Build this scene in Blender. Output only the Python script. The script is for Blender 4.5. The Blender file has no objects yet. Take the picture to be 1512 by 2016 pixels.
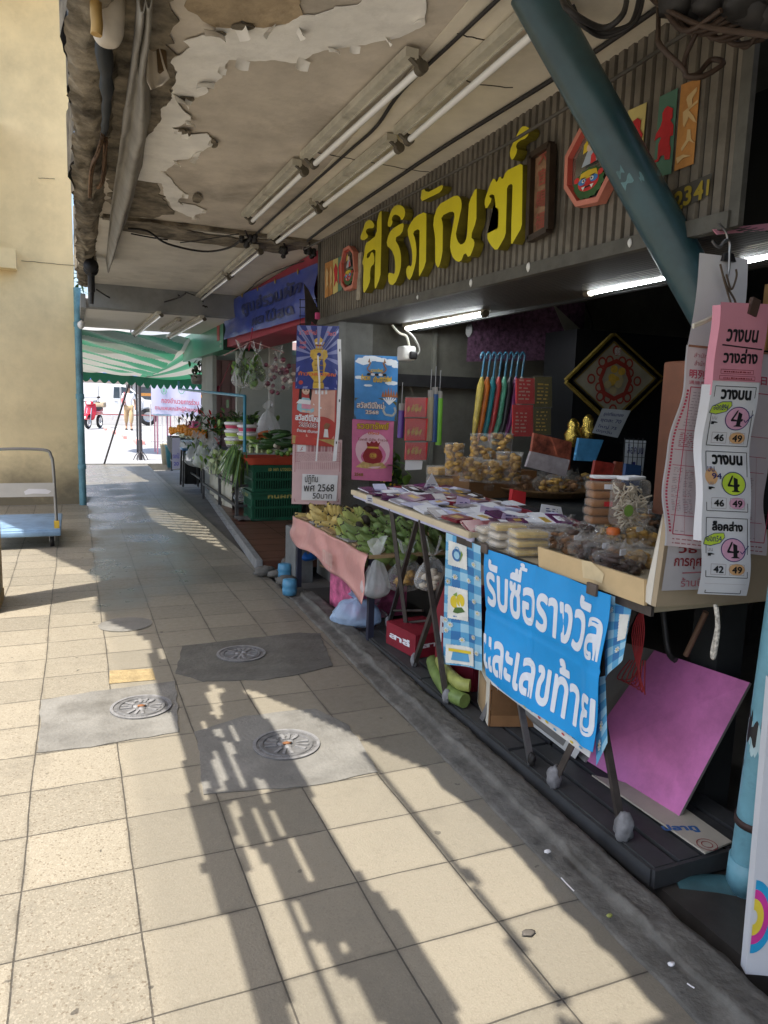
import bpy,bmesh,math,random
from mathutils import Vector,Matrix,noise
V=Vector
R=math.radians
rnd=random.Random(7)
scene=bpy.context.scene
COL=scene.collection
# ------------------------------------------------------------------ camera
CAM_H,FPX,PW,PH=1.4,1452.0,1512,2016
_yaw,_pitch,_roll=R(22.83),R(8.19),R(1.74)
FWD=V((math.sin(_yaw)*math.cos(_pitch),math.cos(_yaw)*math.cos(_pitch),-math.sin(_pitch)))
_r0=V((math.cos(_yaw),-math.sin(_yaw),0));_u0=_r0.cross(FWD)
RT=_r0*math.cos(_roll)+_u0*math.sin(_roll)
UP=-_r0*math.sin(_roll)+_u0*math.cos(_roll)
EYE=V((0,0,CAM_H))
cd=bpy.data.cameras.new('camera');cam=bpy.data.objects.new('camera',cd);COL.objects.link(cam)
cd.sensor_fit='VERTICAL';cd.sensor_height=36.0;cd.lens=36.0*FPX/PH
cd.clip_start=0.05;cd.clip_end=2000
cam.matrix_world=Matrix(((RT.x,UP.x,-FWD.x,EYE.x),(RT.y,UP.y,-FWD.y,EYE.y),(RT.z,UP.z,-FWD.z,EYE.z),(0,0,0,1)))
scene.camera=cam
# ------------------------------------------------------------------ world, sun, exposure
SUN_EL,SUN_H=R(62),V((0.906,0.423,0)).normalized()
SUN_DIR=(SUN_H*math.cos(SUN_EL)+V((0,0,-math.sin(SUN_EL)))).normalized()
world=bpy.data.worlds.new('World');scene.world=world;world.use_nodes=True
wn=world.node_tree.nodes;wl=world.node_tree.links
sky=wn.new('ShaderNodeTexSky');sky.sky_type='NISHITA';sky.sun_disc=False
sky.sun_elevation=SUN_EL
sky.sun_rotation=math.atan2(-SUN_H.x,-SUN_H.y)
sky.air_density=1.0;sky.dust_density=3.0;sky.ozone_density=1.0
wl.new(sky.outputs[0],wn['Background'].inputs[0]);wn['Background'].inputs[1].default_value=0.15
sd=bpy.data.lights.new('sun','SUN');sun=bpy.data.objects.new('sun',sd);COL.objects.link(sun)
sd.energy=3.55;sd.angle=R(0.4);sd.color=(1.0,0.93,0.82)
sun.rotation_euler=SUN_DIR.to_track_quat('-Z','Y').to_euler();sun.location=(-5,-5,12)
scene.view_settings.view_transform='Standard';scene.view_settings.look='None'
scene.view_settings.gamma=1.0;scene.view_settings.use_curve_mapping=False
scene.view_settings.exposure=1.2
scene.cycles.transparent_max_bounces=24
scene.cycles.max_bounces=10;scene.cycles.diffuse_bounces=5
scene.cycles.sample_clamp_indirect=6.0
scene.cycles.caustics_reflective=False;scene.cycles.caustics_refractive=False
# ------------------------------------------------------------------ helpers
def ray(x,y):
 return(FWD*FPX+RT*(x-PW/2)-UP*(y-PH/2)).normalized()
def PL(x,y,o,n):
 d=ray(x,y);n=V(n)
 return EYE+d*((V(o)-EYE).dot(n)/d.dot(n))
def PX(x,y,X):return PL(x,y,(X,0,0),(1,0,0))
def PY(x,y,Y):return PL(x,y,(0,Y,0),(0,1,0))
def PZ(x,y,Z):return PL(x,y,(0,0,Z),(0,0,1))
ORG={}
def tag(o,label=None,cat=None,group=None,kind=None):
 if label:o['label']=label
 if cat:o['category']=cat
 if group:o['group']=group
 if kind:o['kind']=kind
 return o
def thing(name,label,cat,loc=(0,0,0),group=None):
 o=bpy.data.objects.new(name,None);COL.objects.link(o)
 o.location=V(loc);o.empty_display_size=0.1
 ORG[o.name]=V(loc)
 return tag(o,label,cat,group)
def copy_tree(root,loc,rz=0.0,label=None,group=None,scale=None):
 r=root.copy();COL.objects.link(r);r.location=V(loc);r.rotation_euler=(0,0,rz)
 if scale:r.scale=(scale,)*3
 if label:r['label']=label
 if group:r['group']=group
 for ch in list(root.children):
  c=ch.copy();COL.objects.link(c);c.parent=r
  for g in list(ch.children):
   d=g.copy();COL.objects.link(d);d.parent=c
 return r
def basis(z,x=None):
 z=V(z).normalized()
 x=V(x) if x is not None else(V((1,0,0)) if abs(z.x)<0.9 else V((0,1,0)))
 y=z.cross(x).normalized();x=y.cross(z)
 return Matrix((x,y,z)).transposed()
def rotz(a):return Matrix.Rotation(a,3,'Z')
def rotx(a):return Matrix.Rotation(a,3,'X')
def roty(a):return Matrix.Rotation(a,3,'Y')
class Frame:
 """a flat frame: origin, unit s (across), unit t (up); n faces the viewer"""
 def __init__(s,o,u,v):
  s.o=V(o);s.u=V(u).normalized();s.v=V(v).normalized();s.n=s.u.cross(s.v).normalized()
 def p(s,x,y,d=0.0):return s.o+s.u*x+s.v*y+s.n*d
 def moved(s,x,y,d=0.0,rot=0.0):
  c,q=math.cos(rot),math.sin(rot)
  return Frame(s.p(x,y,d),s.u*c+s.v*q,-s.u*q+s.v*c)
_font_cache={}
def glyphs(body,bold=0.0,extrude=0.0,bevel=0.0):
 k=(body,bold,extrude,bevel)
 if k in _font_cache:return _font_cache[k]
 c=bpy.data.curves.new('txt','FONT');c.body=body;c.size=1.0;c.extrude=extrude;c.bevel_depth=bevel
 c.resolution_u=3
 o=bpy.data.objects.new('txt',c);COL.objects.link(o)
 dg=bpy.context.evaluated_depsgraph_get()
 me=bpy.data.meshes.new_from_object(o.evaluated_get(dg))
 vs=[V(v.co) for v in me.vertices];fs=[tuple(p.vertices) for p in me.polygons]
 bpy.data.objects.remove(o);bpy.data.curves.remove(c);bpy.data.meshes.remove(me)
 g=random.Random(len(body))
 if bold:
  ed={}
  for f in fs:
   for i in range(len(f)):
    e=(f[i],f[(i+1)%len(f)]);q=tuple(sorted(e));ed[q]=ed.get(q,0)+1
  for(i,j),n in ed.items():
   if n==1:
    a,b=vs[i],vs[j];d=b-a
    if d.length<1e-6:continue
    d.normalize();w=V((-d.y,d.x,0))*bold;d=d*bold*0.45;m=len(vs)
    vs+=[a-d-w,b+d-w,b+d+w,a-d+w];fs.append((m,m+1,m+2,m+3))
 for v in vs:v.z+=g.uniform(-0.004,0.004)
 _font_cache[k]=(vs,fs)
 return vs,fs
class MB:
 def __init__(s):s.v=[];s.f=[];s.fm=[];s.fs=[];s.mats=[]
 def mi(s,m):
  if m not in s.mats:s.mats.append(m)
  return s.mats.index(m)
 def add(s,vs,fs,m,smooth=False):
  b=len(s.v);i=s.mi(m)
  s.v+=[tuple(v) for v in vs]
  for f in fs:s.f.append(tuple(b+k for k in f));s.fm.append(i);s.fs.append(smooth)
  return s
 def box(s,c,size,m,rot=None,jit=0.0):
  c=V(c);x,y,z=[q/2 for q in size]
  P=[V((a*x,b*y,d*z)) for d in(-1,1) for b in(-1,1) for a in(-1,1)]
  if jit:P=[p+V((rnd.uniform(-jit,jit),rnd.uniform(-jit,jit),rnd.uniform(-jit,jit))) for p in P]
  if rot is not None:P=[rot@p for p in P]
  return s.add([c+p for p in P],[(0,2,3,1),(4,5,7,6),(0,1,5,4),(2,6,7,3),(0,4,6,2),(1,3,7,5)],m)
 def box2(s,a,b,m):
  a,b=V(a),V(b);return s.box((a+b)/2,[abs(q) for q in(b-a)],m)
 def rbox(s,c,size,r,m,rot=None,seg=2):
  """box with rounded edges"""
  bm=bmesh.new();bmesh.ops.create_cube(bm,size=1.0)
  for v in bm.verts:v.co=V((v.co.x*size[0],v.co.y*size[1],v.co.z*size[2]))
  bmesh.ops.bevel(bm,geom=bm.edges[:],offset=r,segments=seg,affect='EDGES',profile=0.5)
  bm.verts.index_update()
  P=[v.co.copy() for v in bm.verts];F=[[v.index for v in f.verts] for f in bm.faces];bm.free()
  if rot is not None:P=[rot@p for p in P]
  return s.add([V(c)+p for p in P],F,m,True)
 def poly(s,pts,m):return s.add(pts,[tuple(range(len(pts)))],m)
 def prism(s,pts,off,m,mside=None):
  """ngon pts pushed by vector off; the face at pts+off looks along off"""
  n=len(pts);off=V(off);pts=[V(p) for p in pts]
  s.add([p+off for p in pts],[tuple(range(n))],m)
  s.add(pts,[tuple(reversed(range(n)))],mside or m)
  s.add(pts+[p+off for p in pts],[(i,(i+1)%n,n+(i+1)%n,n+i) for i in range(n)],mside or m)
  return s
 def tube(s,pts,r,m,n=8,cap=True,smooth=True):
  pts=[V(p) for p in pts];k=len(pts);rs=r if isinstance(r,(list,tuple)) else[r]*k
  vs=[];prev=None
  for i in range(k):
   d=(pts[min(i+1,k-1)]-pts[max(i-1,0)])
   if d.length<1e-9:d=V((0,0,1))
   d.normalize()
   if prev is None:a=d.orthogonal().normalized()
   else:
    a=prev-d*prev.dot(d)
    a=a.normalized() if a.length>1e-6 else d.orthogonal().normalized()
   prev=a;b=d.cross(a)
   for j in range(n):
    t=2*math.pi*j/n
    vs.append(pts[i]+(a*math.cos(t)+b*math.sin(t))*rs[i])
  fs=[(i*n+j,i*n+(j+1)%n,(i+1)*n+(j+1)%n,(i+1)*n+j) for i in range(k-1) for j in range(n)]
  s.add(vs,fs,m,smooth)
  if cap:s.add(vs[:n],[tuple(reversed(range(n)))],m);s.add(vs[-n:],[tuple(range(n))],m)
  return s
 def bar(s,a,b,w,h,m,up=(0,0,1)):
  a,b=V(a),V(b);d=b-a;L=d.length
  z=d.normalized();u=V(up)
  if abs(z.dot(u))>0.99:u=V((1,0,0))
  x=u.cross(z).normalized();y=z.cross(x)
  return s.box((a+b)/2,(w,h,L),m,Matrix((x,y,z)).transposed())
 def lathe(s,o,prof,m,n=16,rot=None,smooth=True,cap=False):
  o=V(o);vs=[]
  for(r,z) in prof:
   for j in range(n):
    t=2*math.pi*j/n;p=V((r*math.cos(t),r*math.sin(t),z))
    vs.append(o+(rot@p if rot is not None else p))
  k=len(prof)
  s.add(vs,[(i*n+j,i*n+(j+1)%n,(i+1)*n+(j+1)%n,(i+1)*n+j) for i in range(k-1) for j in range(n)],m,smooth)
  if cap:s.add(vs[:n],[tuple(reversed(range(n)))],m);s.add(vs[-n:],[tuple(range(n))],m)
  return s
 def grid(s,fn,nu,nv,m,smooth=True):
  vs=[fn(i/nu,j/nv) for j in range(nv+1) for i in range(nu+1)]
  w=nu+1
  return s.add(vs,[(j*w+i,j*w+i+1,(j+1)*w+i+1,(j+1)*w+i) for j in range(nv) for i in range(nu)],m,smooth)
 def blob(s,c,rad,m,amp=0.1,freq=2.0,seed=0,rot=None,sub=2,smooth=True):
  bm=bmesh.new();bmesh.ops.create_icosphere(bm,subdivisions=sub,radius=1.0)
  c=V(c);so=V((seed*3.17,seed*1.31,seed*7.7));P=[]
  for v in bm.verts:
   d=v.co.copy();k=1+amp*noise.noise(d*freq+so)
   p=V((d.x*rad[0],d.y*rad[1],d.z*rad[2]))*k
   P.append(c+(rot@p if rot is not None else p))
  bm.verts.index_update();F=[[v.index for v in f.verts] for f in bm.faces];bm.free()
  return s.add(P,F,m,smooth)
 def text(s,body,fr,x,y,m,h=None,w=None,size=None,bold=0.0,d=0.0006,align='L',extrude=0.0,warp=None,box=None):
  """lettering in frame fr; (x, y) the lower edge; fits the mesh box to height h and/or width w"""
  vs,fs=glyphs(body,bold,extrude)
  if not vs:return s
  x0=min(v.x for v in vs);x1=max(v.x for v in vs);y0=min(v.y for v in vs);y1=max(v.y for v in vs)
  sy=h/(y1-y0) if h else None;sx=w/(x1-x0) if w else None
  if size:sx=sx or size;sy=sy or size
  sx=sx or sy;sy=sy or sx
  W=(x1-x0)*sx;ox={'L':0,'C':-W/2,'R':-W}[align]
  P=[]
  for v in vs:
   px,py,pz=x+ox+(v.x-x0)*sx,y+(v.y-y0)*sy,d+v.z*(sy if extrude else 0.05)
   P.append(warp(px,py,pz) if warp else fr.p(px,py,pz))
  return s.add(P,fs,m)
 def rect(s,fr,x0,y0,x1,y1,m,d=0.0):return s.poly([fr.p(x0,y0,d),fr.p(x1,y0,d),fr.p(x1,y1,d),fr.p(x0,y1,d)],m)
 def fpoly(s,fr,pts,m,d=0.0):
  a=sum(pts[i][0]*pts[(i+1)%len(pts)][1]-pts[(i+1)%len(pts)][0]*pts[i][1] for i in range(len(pts)))
  if a<0:pts=list(reversed(pts))
  return s.poly([fr.p(x,y,d) for x,y in pts],m)
 def disc(s,fr,x,y,rx,ry,m,d=0.0,n=20):
  return s.poly([fr.p(x+rx*math.cos(2*math.pi*k/n),y+ry*math.sin(2*math.pi*k/n),d) for k in range(n)],m)
 def ring(s,fr,x,y,rx,ry,t,m,d=0.0,n=24):
  o=[fr.p(x+rx*math.cos(2*math.pi*k/n),y+ry*math.sin(2*math.pi*k/n),d) for k in range(n)]
  i=[fr.p(x+(rx-t)*math.cos(2*math.pi*k/n),y+(ry-t)*math.sin(2*math.pi*k/n),d) for k in range(n)]
  return s.add(o+i,[(k,(k+1)%n,n+(k+1)%n,n+k) for k in range(n)],m)
 def line(s,fr,pts,t,m,d=0.0):
  for(a,b) in zip(pts[:-1],pts[1:]):
   dx,dy=b[0]-a[0],b[1]-a[1];L=math.hypot(dx,dy) or 1e-6;nx,ny=-dy/L*t/2,dx/L*t/2
   s.fpoly(fr,[(a[0]+nx,a[1]+ny),(b[0]+nx,b[1]+ny),(b[0]-nx,b[1]-ny),(a[0]-nx,a[1]-ny)],m,d)
  return s
 def frame_rect(s,fr,x0,y0,x1,y1,t,m,d=0.0):
  return s.line(fr,[(x0,y0),(x1,y0),(x1,y1),(x0,y1),(x0,y0)],t,m,d)
 def build(s,name,parent=None,origin=None,**kw):
  o0=ORG.get(parent.name,V((0,0,0))) if parent is not None else(V(origin) if origin is not None else V((0,0,0)))
  me=bpy.data.meshes.new(name)
  me.from_pydata([(a-o0.x,b-o0.y,c-o0.z) for a,b,c in s.v],[],s.f)
  for m in s.mats:me.materials.append(m)
  me.polygons.foreach_set('material_index',s.fm);me.polygons.foreach_set('use_smooth',s.fs)
  me.update()
  o=bpy.data.objects.new(name,me);COL.objects.link(o)
  ORG[o.name]=o0
  if parent is not None:o.parent=parent
  else:o.location=o0
  if kw:tag(o,**kw)
  return o
# ------------------------------------------------------------------ materials
MATS={}
def M(name,col,rough=0.6,var=0.18,scale=6.0,bump=0.0,metal=0.0,spec=0.4,alpha=1.0,emit=0.0,dirt=0.0,trans=0.0,bscale=None,coat=0.0,sss=0.0):
 if name in MATS:return MATS[name]
 m=bpy.data.materials.new(name);m.use_nodes=True;MATS[name]=m
 nt=m.node_tree;nd=nt.nodes;lk=nt.links;b=nd['Principled BSDF']
 b.inputs['Roughness'].default_value=rough;b.inputs['Metallic'].default_value=metal
 b.inputs['Specular IOR Level'].default_value=spec;b.inputs['Alpha'].default_value=alpha
 b.inputs['Transmission Weight'].default_value=trans;b.inputs['Coat Weight'].default_value=coat
 c4=(*col,1.0)
 if emit:
  b.inputs['Emission Color'].default_value=c4;b.inputs['Emission Strength'].default_value=emit
 if var or bump or dirt:
  tc=nd.new('ShaderNodeTexCoord')
  nz=nd.new('ShaderNodeTexNoise');nz.inputs['Scale'].default_value=scale;nz.inputs['Detail'].default_value=6;nz.inputs['Roughness'].default_value=0.62
  lk.new(tc.outputs['Object'],nz.inputs['Vector'])
  mx=nd.new('ShaderNodeMix');mx.data_type='RGBA'
  mx.inputs['A'].default_value=(*[min(1,q*(1+var)) for q in col],1);mx.inputs['B'].default_value=(*[q*(1-var) for q in col],1)
  mr=nd.new('ShaderNodeMapRange');mr.inputs['From Min'].default_value=0.3;mr.inputs['From Max'].default_value=0.7
  lk.new(nz.outputs['Fac'],mr.inputs['Value']);lk.new(mr.outputs[0],mx.inputs['Factor'])
  out=mx.outputs['Result']
  if dirt:
   n2=nd.new('ShaderNodeTexNoise');n2.inputs['Scale'].default_value=scale*0.45;n2.inputs['Detail'].default_value=9;n2.inputs['Roughness'].default_value=0.75
   lk.new(tc.outputs['Object'],n2.inputs['Vector'])
   r2=nd.new('ShaderNodeMapRange');r2.inputs['From Min'].default_value=0.5;r2.inputs['From Max'].default_value=0.68;r2.inputs['To Max'].default_value=dirt
   lk.new(n2.outputs['Fac'],r2.inputs['Value'])
   m2=nd.new('ShaderNodeMix');m2.data_type='RGBA';m2.inputs['B'].default_value=(col[0]*0.25+0.01,col[1]*0.23+0.008,col[2]*0.2+0.005,1)
   lk.new(out,m2.inputs['A']);lk.new(r2.outputs[0],m2.inputs['Factor']);out=m2.outputs['Result']
  lk.new(out,b.inputs['Base Color'])
  if bump:
   nb=nd.new('ShaderNodeTexNoise');nb.inputs['Scale'].default_value=bscale or scale*6;nb.inputs['Detail'].default_value=5
   lk.new(tc.outputs['Object'],nb.inputs['Vector'])
   bp=nd.new('ShaderNodeBump');bp.inputs['Strength'].default_value=min(1.0,bump);bp.inputs['Distance'].default_value=0.01
   lk.new(nb.outputs['Fac'],bp.inputs['Height']);lk.new(bp.outputs[0],b.inputs['Normal'])
 else:
  b.inputs['Base Color'].default_value=c4
 return m
def film(name,col,fac=0.3,rough=0.12):
 """thin crinkled clear plastic: mostly see-through, with sharp glints"""
 if name in MATS:return MATS[name]
 m=M(name,col,rough=rough,var=0.05,scale=25,bump=0.9,bscale=38,spec=0.8)
 nt=m.node_tree;nd=nt.nodes;lk=nt.links
 b=nd['Principled BSDF'];tr=nd.new('ShaderNodeBsdfTransparent');mix=nd.new('ShaderNodeMixShader')
 lw=nd.new('ShaderNodeLayerWeight');lw.inputs['Blend'].default_value=0.35
 mr=nd.new('ShaderNodeMapRange');mr.inputs['To Min'].default_value=fac;mr.inputs['To Max'].default_value=min(1,fac+0.5)
 lk.new(lw.outputs['Facing'],mr.inputs['Value']);lk.new(mr.outputs[0],mix.inputs[0])
 lk.new(tr.outputs[0],mix.inputs[1]);lk.new(b.outputs[0],mix.inputs[2]);lk.new(mix.outputs[0],nd['Material Output'].inputs['Surface'])
 return m
def S(r,g,b):
 """sRGB 0-255 to linear"""
 f=lambda c:(c/12.92 if c<=0.04045 else((c+0.055)/1.055)**2.4)
 return tuple(f(q/255) for q in(r,g,b))
# ------------------------------------------------------------------ floor material
TILE_X,TILE_Y,TILE_OX,TILE_OY=0.305,0.291,-0.1775,2.16
def floor_material():
 m=bpy.data.materials.new('pavement_tiles');m.use_nodes=True
 nt=m.node_tree;nd=nt.nodes;lk=nt.links;b=nd['Principled BSDF']
 tc=nd.new('ShaderNodeTexCoord');mp=nd.new('ShaderNodeMapping');mp.inputs['Location'].default_value=(-TILE_OX+TILE_X*40,-TILE_OY+TILE_Y*40,0)
 lk.new(tc.outputs['Object'],mp.inputs['Vector'])
 wob=nd.new('ShaderNodeTexNoise');wob.inputs['Scale'].default_value=1.3;wob.inputs['Detail'].default_value=7
 lk.new(tc.outputs['Object'],wob.inputs['Vector'])
 sub=nd.new('ShaderNodeVectorMath');sub.operation='SUBTRACT';sub.inputs[1].default_value=(0.5,0.5,0.5);lk.new(wob.outputs['Color'],sub.inputs[0])
 scl=nd.new('ShaderNodeVectorMath');scl.operation='SCALE';scl.inputs['Scale'].default_value=0.03;lk.new(sub.outputs[0],scl.inputs[0])
 add=nd.new('ShaderNodeVectorMath');lk.new(mp.outputs[0],add.inputs[0]);lk.new(scl.outputs[0],add.inputs[1])
 br=nd.new('ShaderNodeTexBrick');br.offset=0.0;br.squash=1.0
 br.inputs['Scale'].default_value=1.0;br.inputs['Brick Width'].default_value=TILE_X;br.inputs['Row Height'].default_value=TILE_Y
 br.inputs['Mortar Size'].default_value=0.0026;br.inputs['Mortar Smooth'].default_value=0.25
 br.inputs['Color1'].default_value=(0.325,0.29,0.225,1);br.inputs['Color2'].default_value=(0.215,0.197,0.158,1);br.inputs['Mortar'].default_value=(0.085,0.075,0.062,1)
 lk.new(add.outputs[0],br.inputs['Vector'])
 def nz(scale,detail=4,rough=0.6,lo=0.4,hi=0.6,tmin=0.0,tmax=1.0):
  n=nd.new('ShaderNodeTexNoise');n.inputs['Scale'].default_value=scale;n.inputs['Detail'].default_value=detail;n.inputs['Roughness'].default_value=rough
  lk.new(tc.outputs['Object'],n.inputs['Vector'])
  r=nd.new('ShaderNodeMapRange');r.inputs['From Min'].default_value=lo;r.inputs['From Max'].default_value=hi;r.inputs['To Min'].default_value=tmin;r.inputs['To Max'].default_value=tmax
  lk.new(n.outputs['Fac'],r.inputs['Value']);return r.outputs[0],n.outputs['Fac']
 def mixc(a,fac,col,blend='MIX'):
  x=nd.new('ShaderNodeMix');x.data_type='RGBA';x.blend_type=blend
  lk.new(a,x.inputs['A'])
  if isinstance(col,tuple):x.inputs['B'].default_value=(*col,1)
  else:lk.new(col,x.inputs['B'])
  if isinstance(fac,float):x.inputs['Factor'].default_value=fac
  else:lk.new(fac,x.inputs['Factor'])
  return x.outputs['Result']
 def math_(op,a,c):
  x=nd.new('ShaderNodeMath');x.operation=op;x.use_clamp=False
  for i,q in enumerate((a,c)):
   if isinstance(q,(int,float)):x.inputs[i].default_value=q
   else:lk.new(q,x.inputs[i])
  return x.outputs[0]
 def mrange(a,lo,hi,t0=0.0,t1=1.0):
  r=nd.new('ShaderNodeMapRange');r.inputs['From Min'].default_value=lo;r.inputs['From Max'].default_value=hi;r.inputs['To Min'].default_value=t0;r.inputs['To Max'].default_value=t1
  lk.new(a,r.inputs['Value']);return r.outputs[0]
 col=br.outputs['Color']
 big,_=nz(1.1,5,0.65,0.35,0.7);col=mixc(col,math_('MULTIPLY',big,0.5),(0.23,0.21,0.165))
 sx=nd.new('ShaderNodeSeparateXYZ');lk.new(tc.outputs['Object'],sx.inputs[0])
 street=mrange(sx.outputs['X'],0.12,0.16,1.0,0.35)
 vo=nd.new('ShaderNodeTexVoronoi');vo.inputs['Scale'].default_value=190;lk.new(tc.outputs['Object'],vo.inputs['Vector'])
 vc=nd.new('ShaderNodeSeparateColor');lk.new(vo.outputs['Color'],vc.inputs[0])
 dk=mrange(vc.outputs[0],0.86,0.95,0.0,0.6);col=mixc(col,math_('MULTIPLY',dk,street),(0.12,0.09,0.06))
 lt=mrange(vc.outputs[1],0.65,0.9,0.0,0.3);col=mixc(col,math_('MULTIPLY',lt,street),(0.46,0.42,0.34))
 fine,_=nz(260,2,0.5,0.42,0.58);col=mixc(col,math_('MULTIPLY',fine,0.22),(0.16,0.135,0.10))
 st,_=nz(4.5,8,0.75,0.60,0.72);col=mixc(col,math_('MULTIPLY',st,0.55),(0.10,0.09,0.075))
 sp,_=nz(19,2,0.4,0.735,0.755);col=mixc(col,math_('MULTIPLY',sp,0.75),(0.045,0.04,0.035))
 wn1=nd.new('ShaderNodeTexNoise');wn1.inputs['Scale'].default_value=1.5;wn1.inputs['Detail'].default_value=7;wn1.inputs['Roughness'].default_value=0.55;lk.new(tc.outputs['Object'],wn1.inputs['Vector'])
 xx=math_('ADD',sx.outputs['X'],math_('MULTIPLY',math_('SUBTRACT',wn1.outputs['Fac'],0.5),0.5))
 yy=math_('ADD',sx.outputs['Y'],math_('MULTIPLY',math_('SUBTRACT',wn1.outputs['Fac'],0.5),5.0))
 w=math_('MULTIPLY',mrange(xx,0.12,0.15),math_('MULTIPLY',mrange(xx,0.8,1.35,1.0,0.25),mrange(yy,4.9,6.4)))
 w=math_('MULTIPLY',w,mrange(wn1.outputs['Fac'],0.38,0.62,0.35,1.0))
 inner_tone=math_('MULTIPLY',mrange(sx.outputs['X'],0.13,0.2),0.35)  # tiles toned darker inwards from the street-side column
 col=mixc(col,inner_tone,(0.17,0.158,0.128));col=mixc(col,math_('MULTIPLY',w,0.7),(0.062,0.06,0.055))
 b2=nd.new('ShaderNodeTexBrick');b2.offset=0.0
 for k_,v_ in(('Scale',1.0),('Brick Width',TILE_X),('Row Height',TILE_Y),('Mortar Size',0.018),('Mortar Smooth',1.0)):b2.inputs[k_].default_value=v_
 lk.new(add.outputs[0],b2.inputs['Vector']);gr,_=nz(6,6,0.7,0.42,0.66);col=mixc(col,math_('MULTIPLY',math_('MULTIPLY',b2.outputs['Fac'],gr),0.55),(0.07,0.062,0.05))
 sd2,_=nz(2.3,7,0.7,0.55,0.75);col=mixc(col,math_('MULTIPLY',sd2,0.4),(0.12,0.11,0.09))
 col=mixc(col,math_('MULTIPLY',br.outputs['Fac'],0.6),(0.035,0.032,0.028))
 lk.new(col,b.inputs['Base Color'])
 rg,_=nz(30,3,0.6,0.3,0.7,0.42,0.62)
 rr=nd.new('ShaderNodeMix');rr.data_type='FLOAT';lk.new(w,rr.inputs['Factor']);lk.new(rg,rr.inputs['A']);rr.inputs['B'].default_value=0.22
 lk.new(rr.outputs['Result'],b.inputs['Roughness']);b.inputs['Specular IOR Level'].default_value=0.45
 h=math_('MULTIPLY',math_('SUBTRACT',1.0,br.outputs['Fac']),1.0)
 _,f2=nz(150,3);h=math_('ADD',h,math_('MULTIPLY',f2,0.35));_,f3=nz(7,3);h=math_('ADD',h,math_('MULTIPLY',f3,0.5))
 bp=nd.new('ShaderNodeBump');lk.new(mrange(w,0.0,0.6,0.6,0.02),bp.inputs['Strength']);bp.inputs['Distance'].default_value=0.006
 lk.new(h,bp.inputs['Height']);lk.new(bp.outputs[0],b.inputs['Normal'])
 return m
FLOOR=floor_material()
asphalt=M('asphalt',(0.2,0.195,0.185),rough=0.85,var=0.2,scale=2,bump=0.3)
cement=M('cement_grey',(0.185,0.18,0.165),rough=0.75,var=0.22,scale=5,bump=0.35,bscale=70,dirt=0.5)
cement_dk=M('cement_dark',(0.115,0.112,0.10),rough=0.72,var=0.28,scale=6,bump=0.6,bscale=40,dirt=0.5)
conc=M('rough_concrete',(0.125,0.12,0.108),rough=0.8,var=0.35,scale=9,bump=0.9,bscale=30,dirt=0.5)
black=M('black_paint',(0.018,0.018,0.02),rough=0.45,var=0.3,scale=12)
blackw=M('black_rubber',(0.014,0.013,0.013),rough=0.55,var=0.3,scale=20)
steel=M('dull_steel',(0.34,0.34,0.35),rough=0.35,var=0.2,scale=14,metal=0.85)
darksteel=M('dark_steel',(0.055,0.052,0.05),rough=0.45,var=0.35,scale=12,metal=0.3)
white=M('white_paint',(0.72,0.71,0.68),rough=0.5,var=0.06,scale=5)
offwhite=M('offwhite_paint',(0.62,0.59,0.50),rough=0.6,var=0.12,scale=6,dirt=0.3)
paper=M('white_paper',(0.72,0.72,0.75),rough=0.75,var=0.05,scale=6)
ink=M('black_ink',(0.012,0.012,0.014),rough=0.6,var=0.0)
def structure(o):return tag(o,kind='structure')
mb=MB();mb.grid(lambda u,v:V((-1.45+u*2.87,-8+v*24.6,0.0)),4,24,FLOOR,False);structure(mb.build('pavement'))
mb=MB();mb.poly([(-60,-60,-0.12),(60,-60,-0.12),(60,16.6,-0.12),(-60,16.6,-0.12)],asphalt);structure(mb.build('road'))
mb=MB();mb.box2((-1.6,-8,-0.118),(-1.452,16.6,0.004),cement);structure(mb.build('kerb'))
farpav=M('far_paving',(0.33,0.335,0.34),rough=0.6,var=0.12,scale=1.2,bump=0.2,bscale=8)
def far_z(y):return-0.02+max(0,min(1,(y-17)/16))*0.22
mb=MB();mb.grid(lambda u,v:V((-20+u*40,16.7+v*18.3,far_z(16.7+v*18.3))),2,12,farpav);structure(mb.build('far_pavement'))
mb=MB();mb.grid(lambda u,v:V((-90+u*200,35+v*260,0.10)),2,2,M('far_asphalt',(0.25,0.25,0.25),rough=0.8,var=0.1,scale=0.4));structure(mb.build('far_road'))
mb=MB();mb.box2((-1.4,16.603,-0.11),(1.9,16.697,0.012),cement);structure(mb.build('step'))
def ragged(pts,amp,step,seed):
 out=[]
 for i in range(len(pts)):
  a,b=V(pts[i]),V(pts[(i+1)%len(pts)]);n=max(1,int((b-a).length/step))
  for k in range(n):
   p=a.lerp(b,k/n);j=noise.noise_vector(p*(1.0/step)*0.37+V((seed,seed*2.1,0)))*amp
   out.append(p+V((j.x,j.y,0)))
 return out
PATCH={'a':[(345,1325),(358,1272),(440,1262),(590,1245),(630,1247),(655,1310),(600,1325),(520,1338),(400,1340)],
         'b':[(82,1378),(180,1362),(345,1340),(352,1440),(230,1462),(72,1482)],
         'c':[(385,1440),(480,1410),(620,1395),(690,1430),(745,1520),(600,1548),(400,1562)]}
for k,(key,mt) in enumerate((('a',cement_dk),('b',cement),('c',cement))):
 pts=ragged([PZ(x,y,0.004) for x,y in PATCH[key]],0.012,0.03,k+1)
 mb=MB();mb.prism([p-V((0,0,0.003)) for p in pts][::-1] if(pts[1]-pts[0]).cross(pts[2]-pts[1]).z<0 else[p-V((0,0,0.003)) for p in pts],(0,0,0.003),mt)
 structure(mb.build('pavement_patch'))
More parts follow.
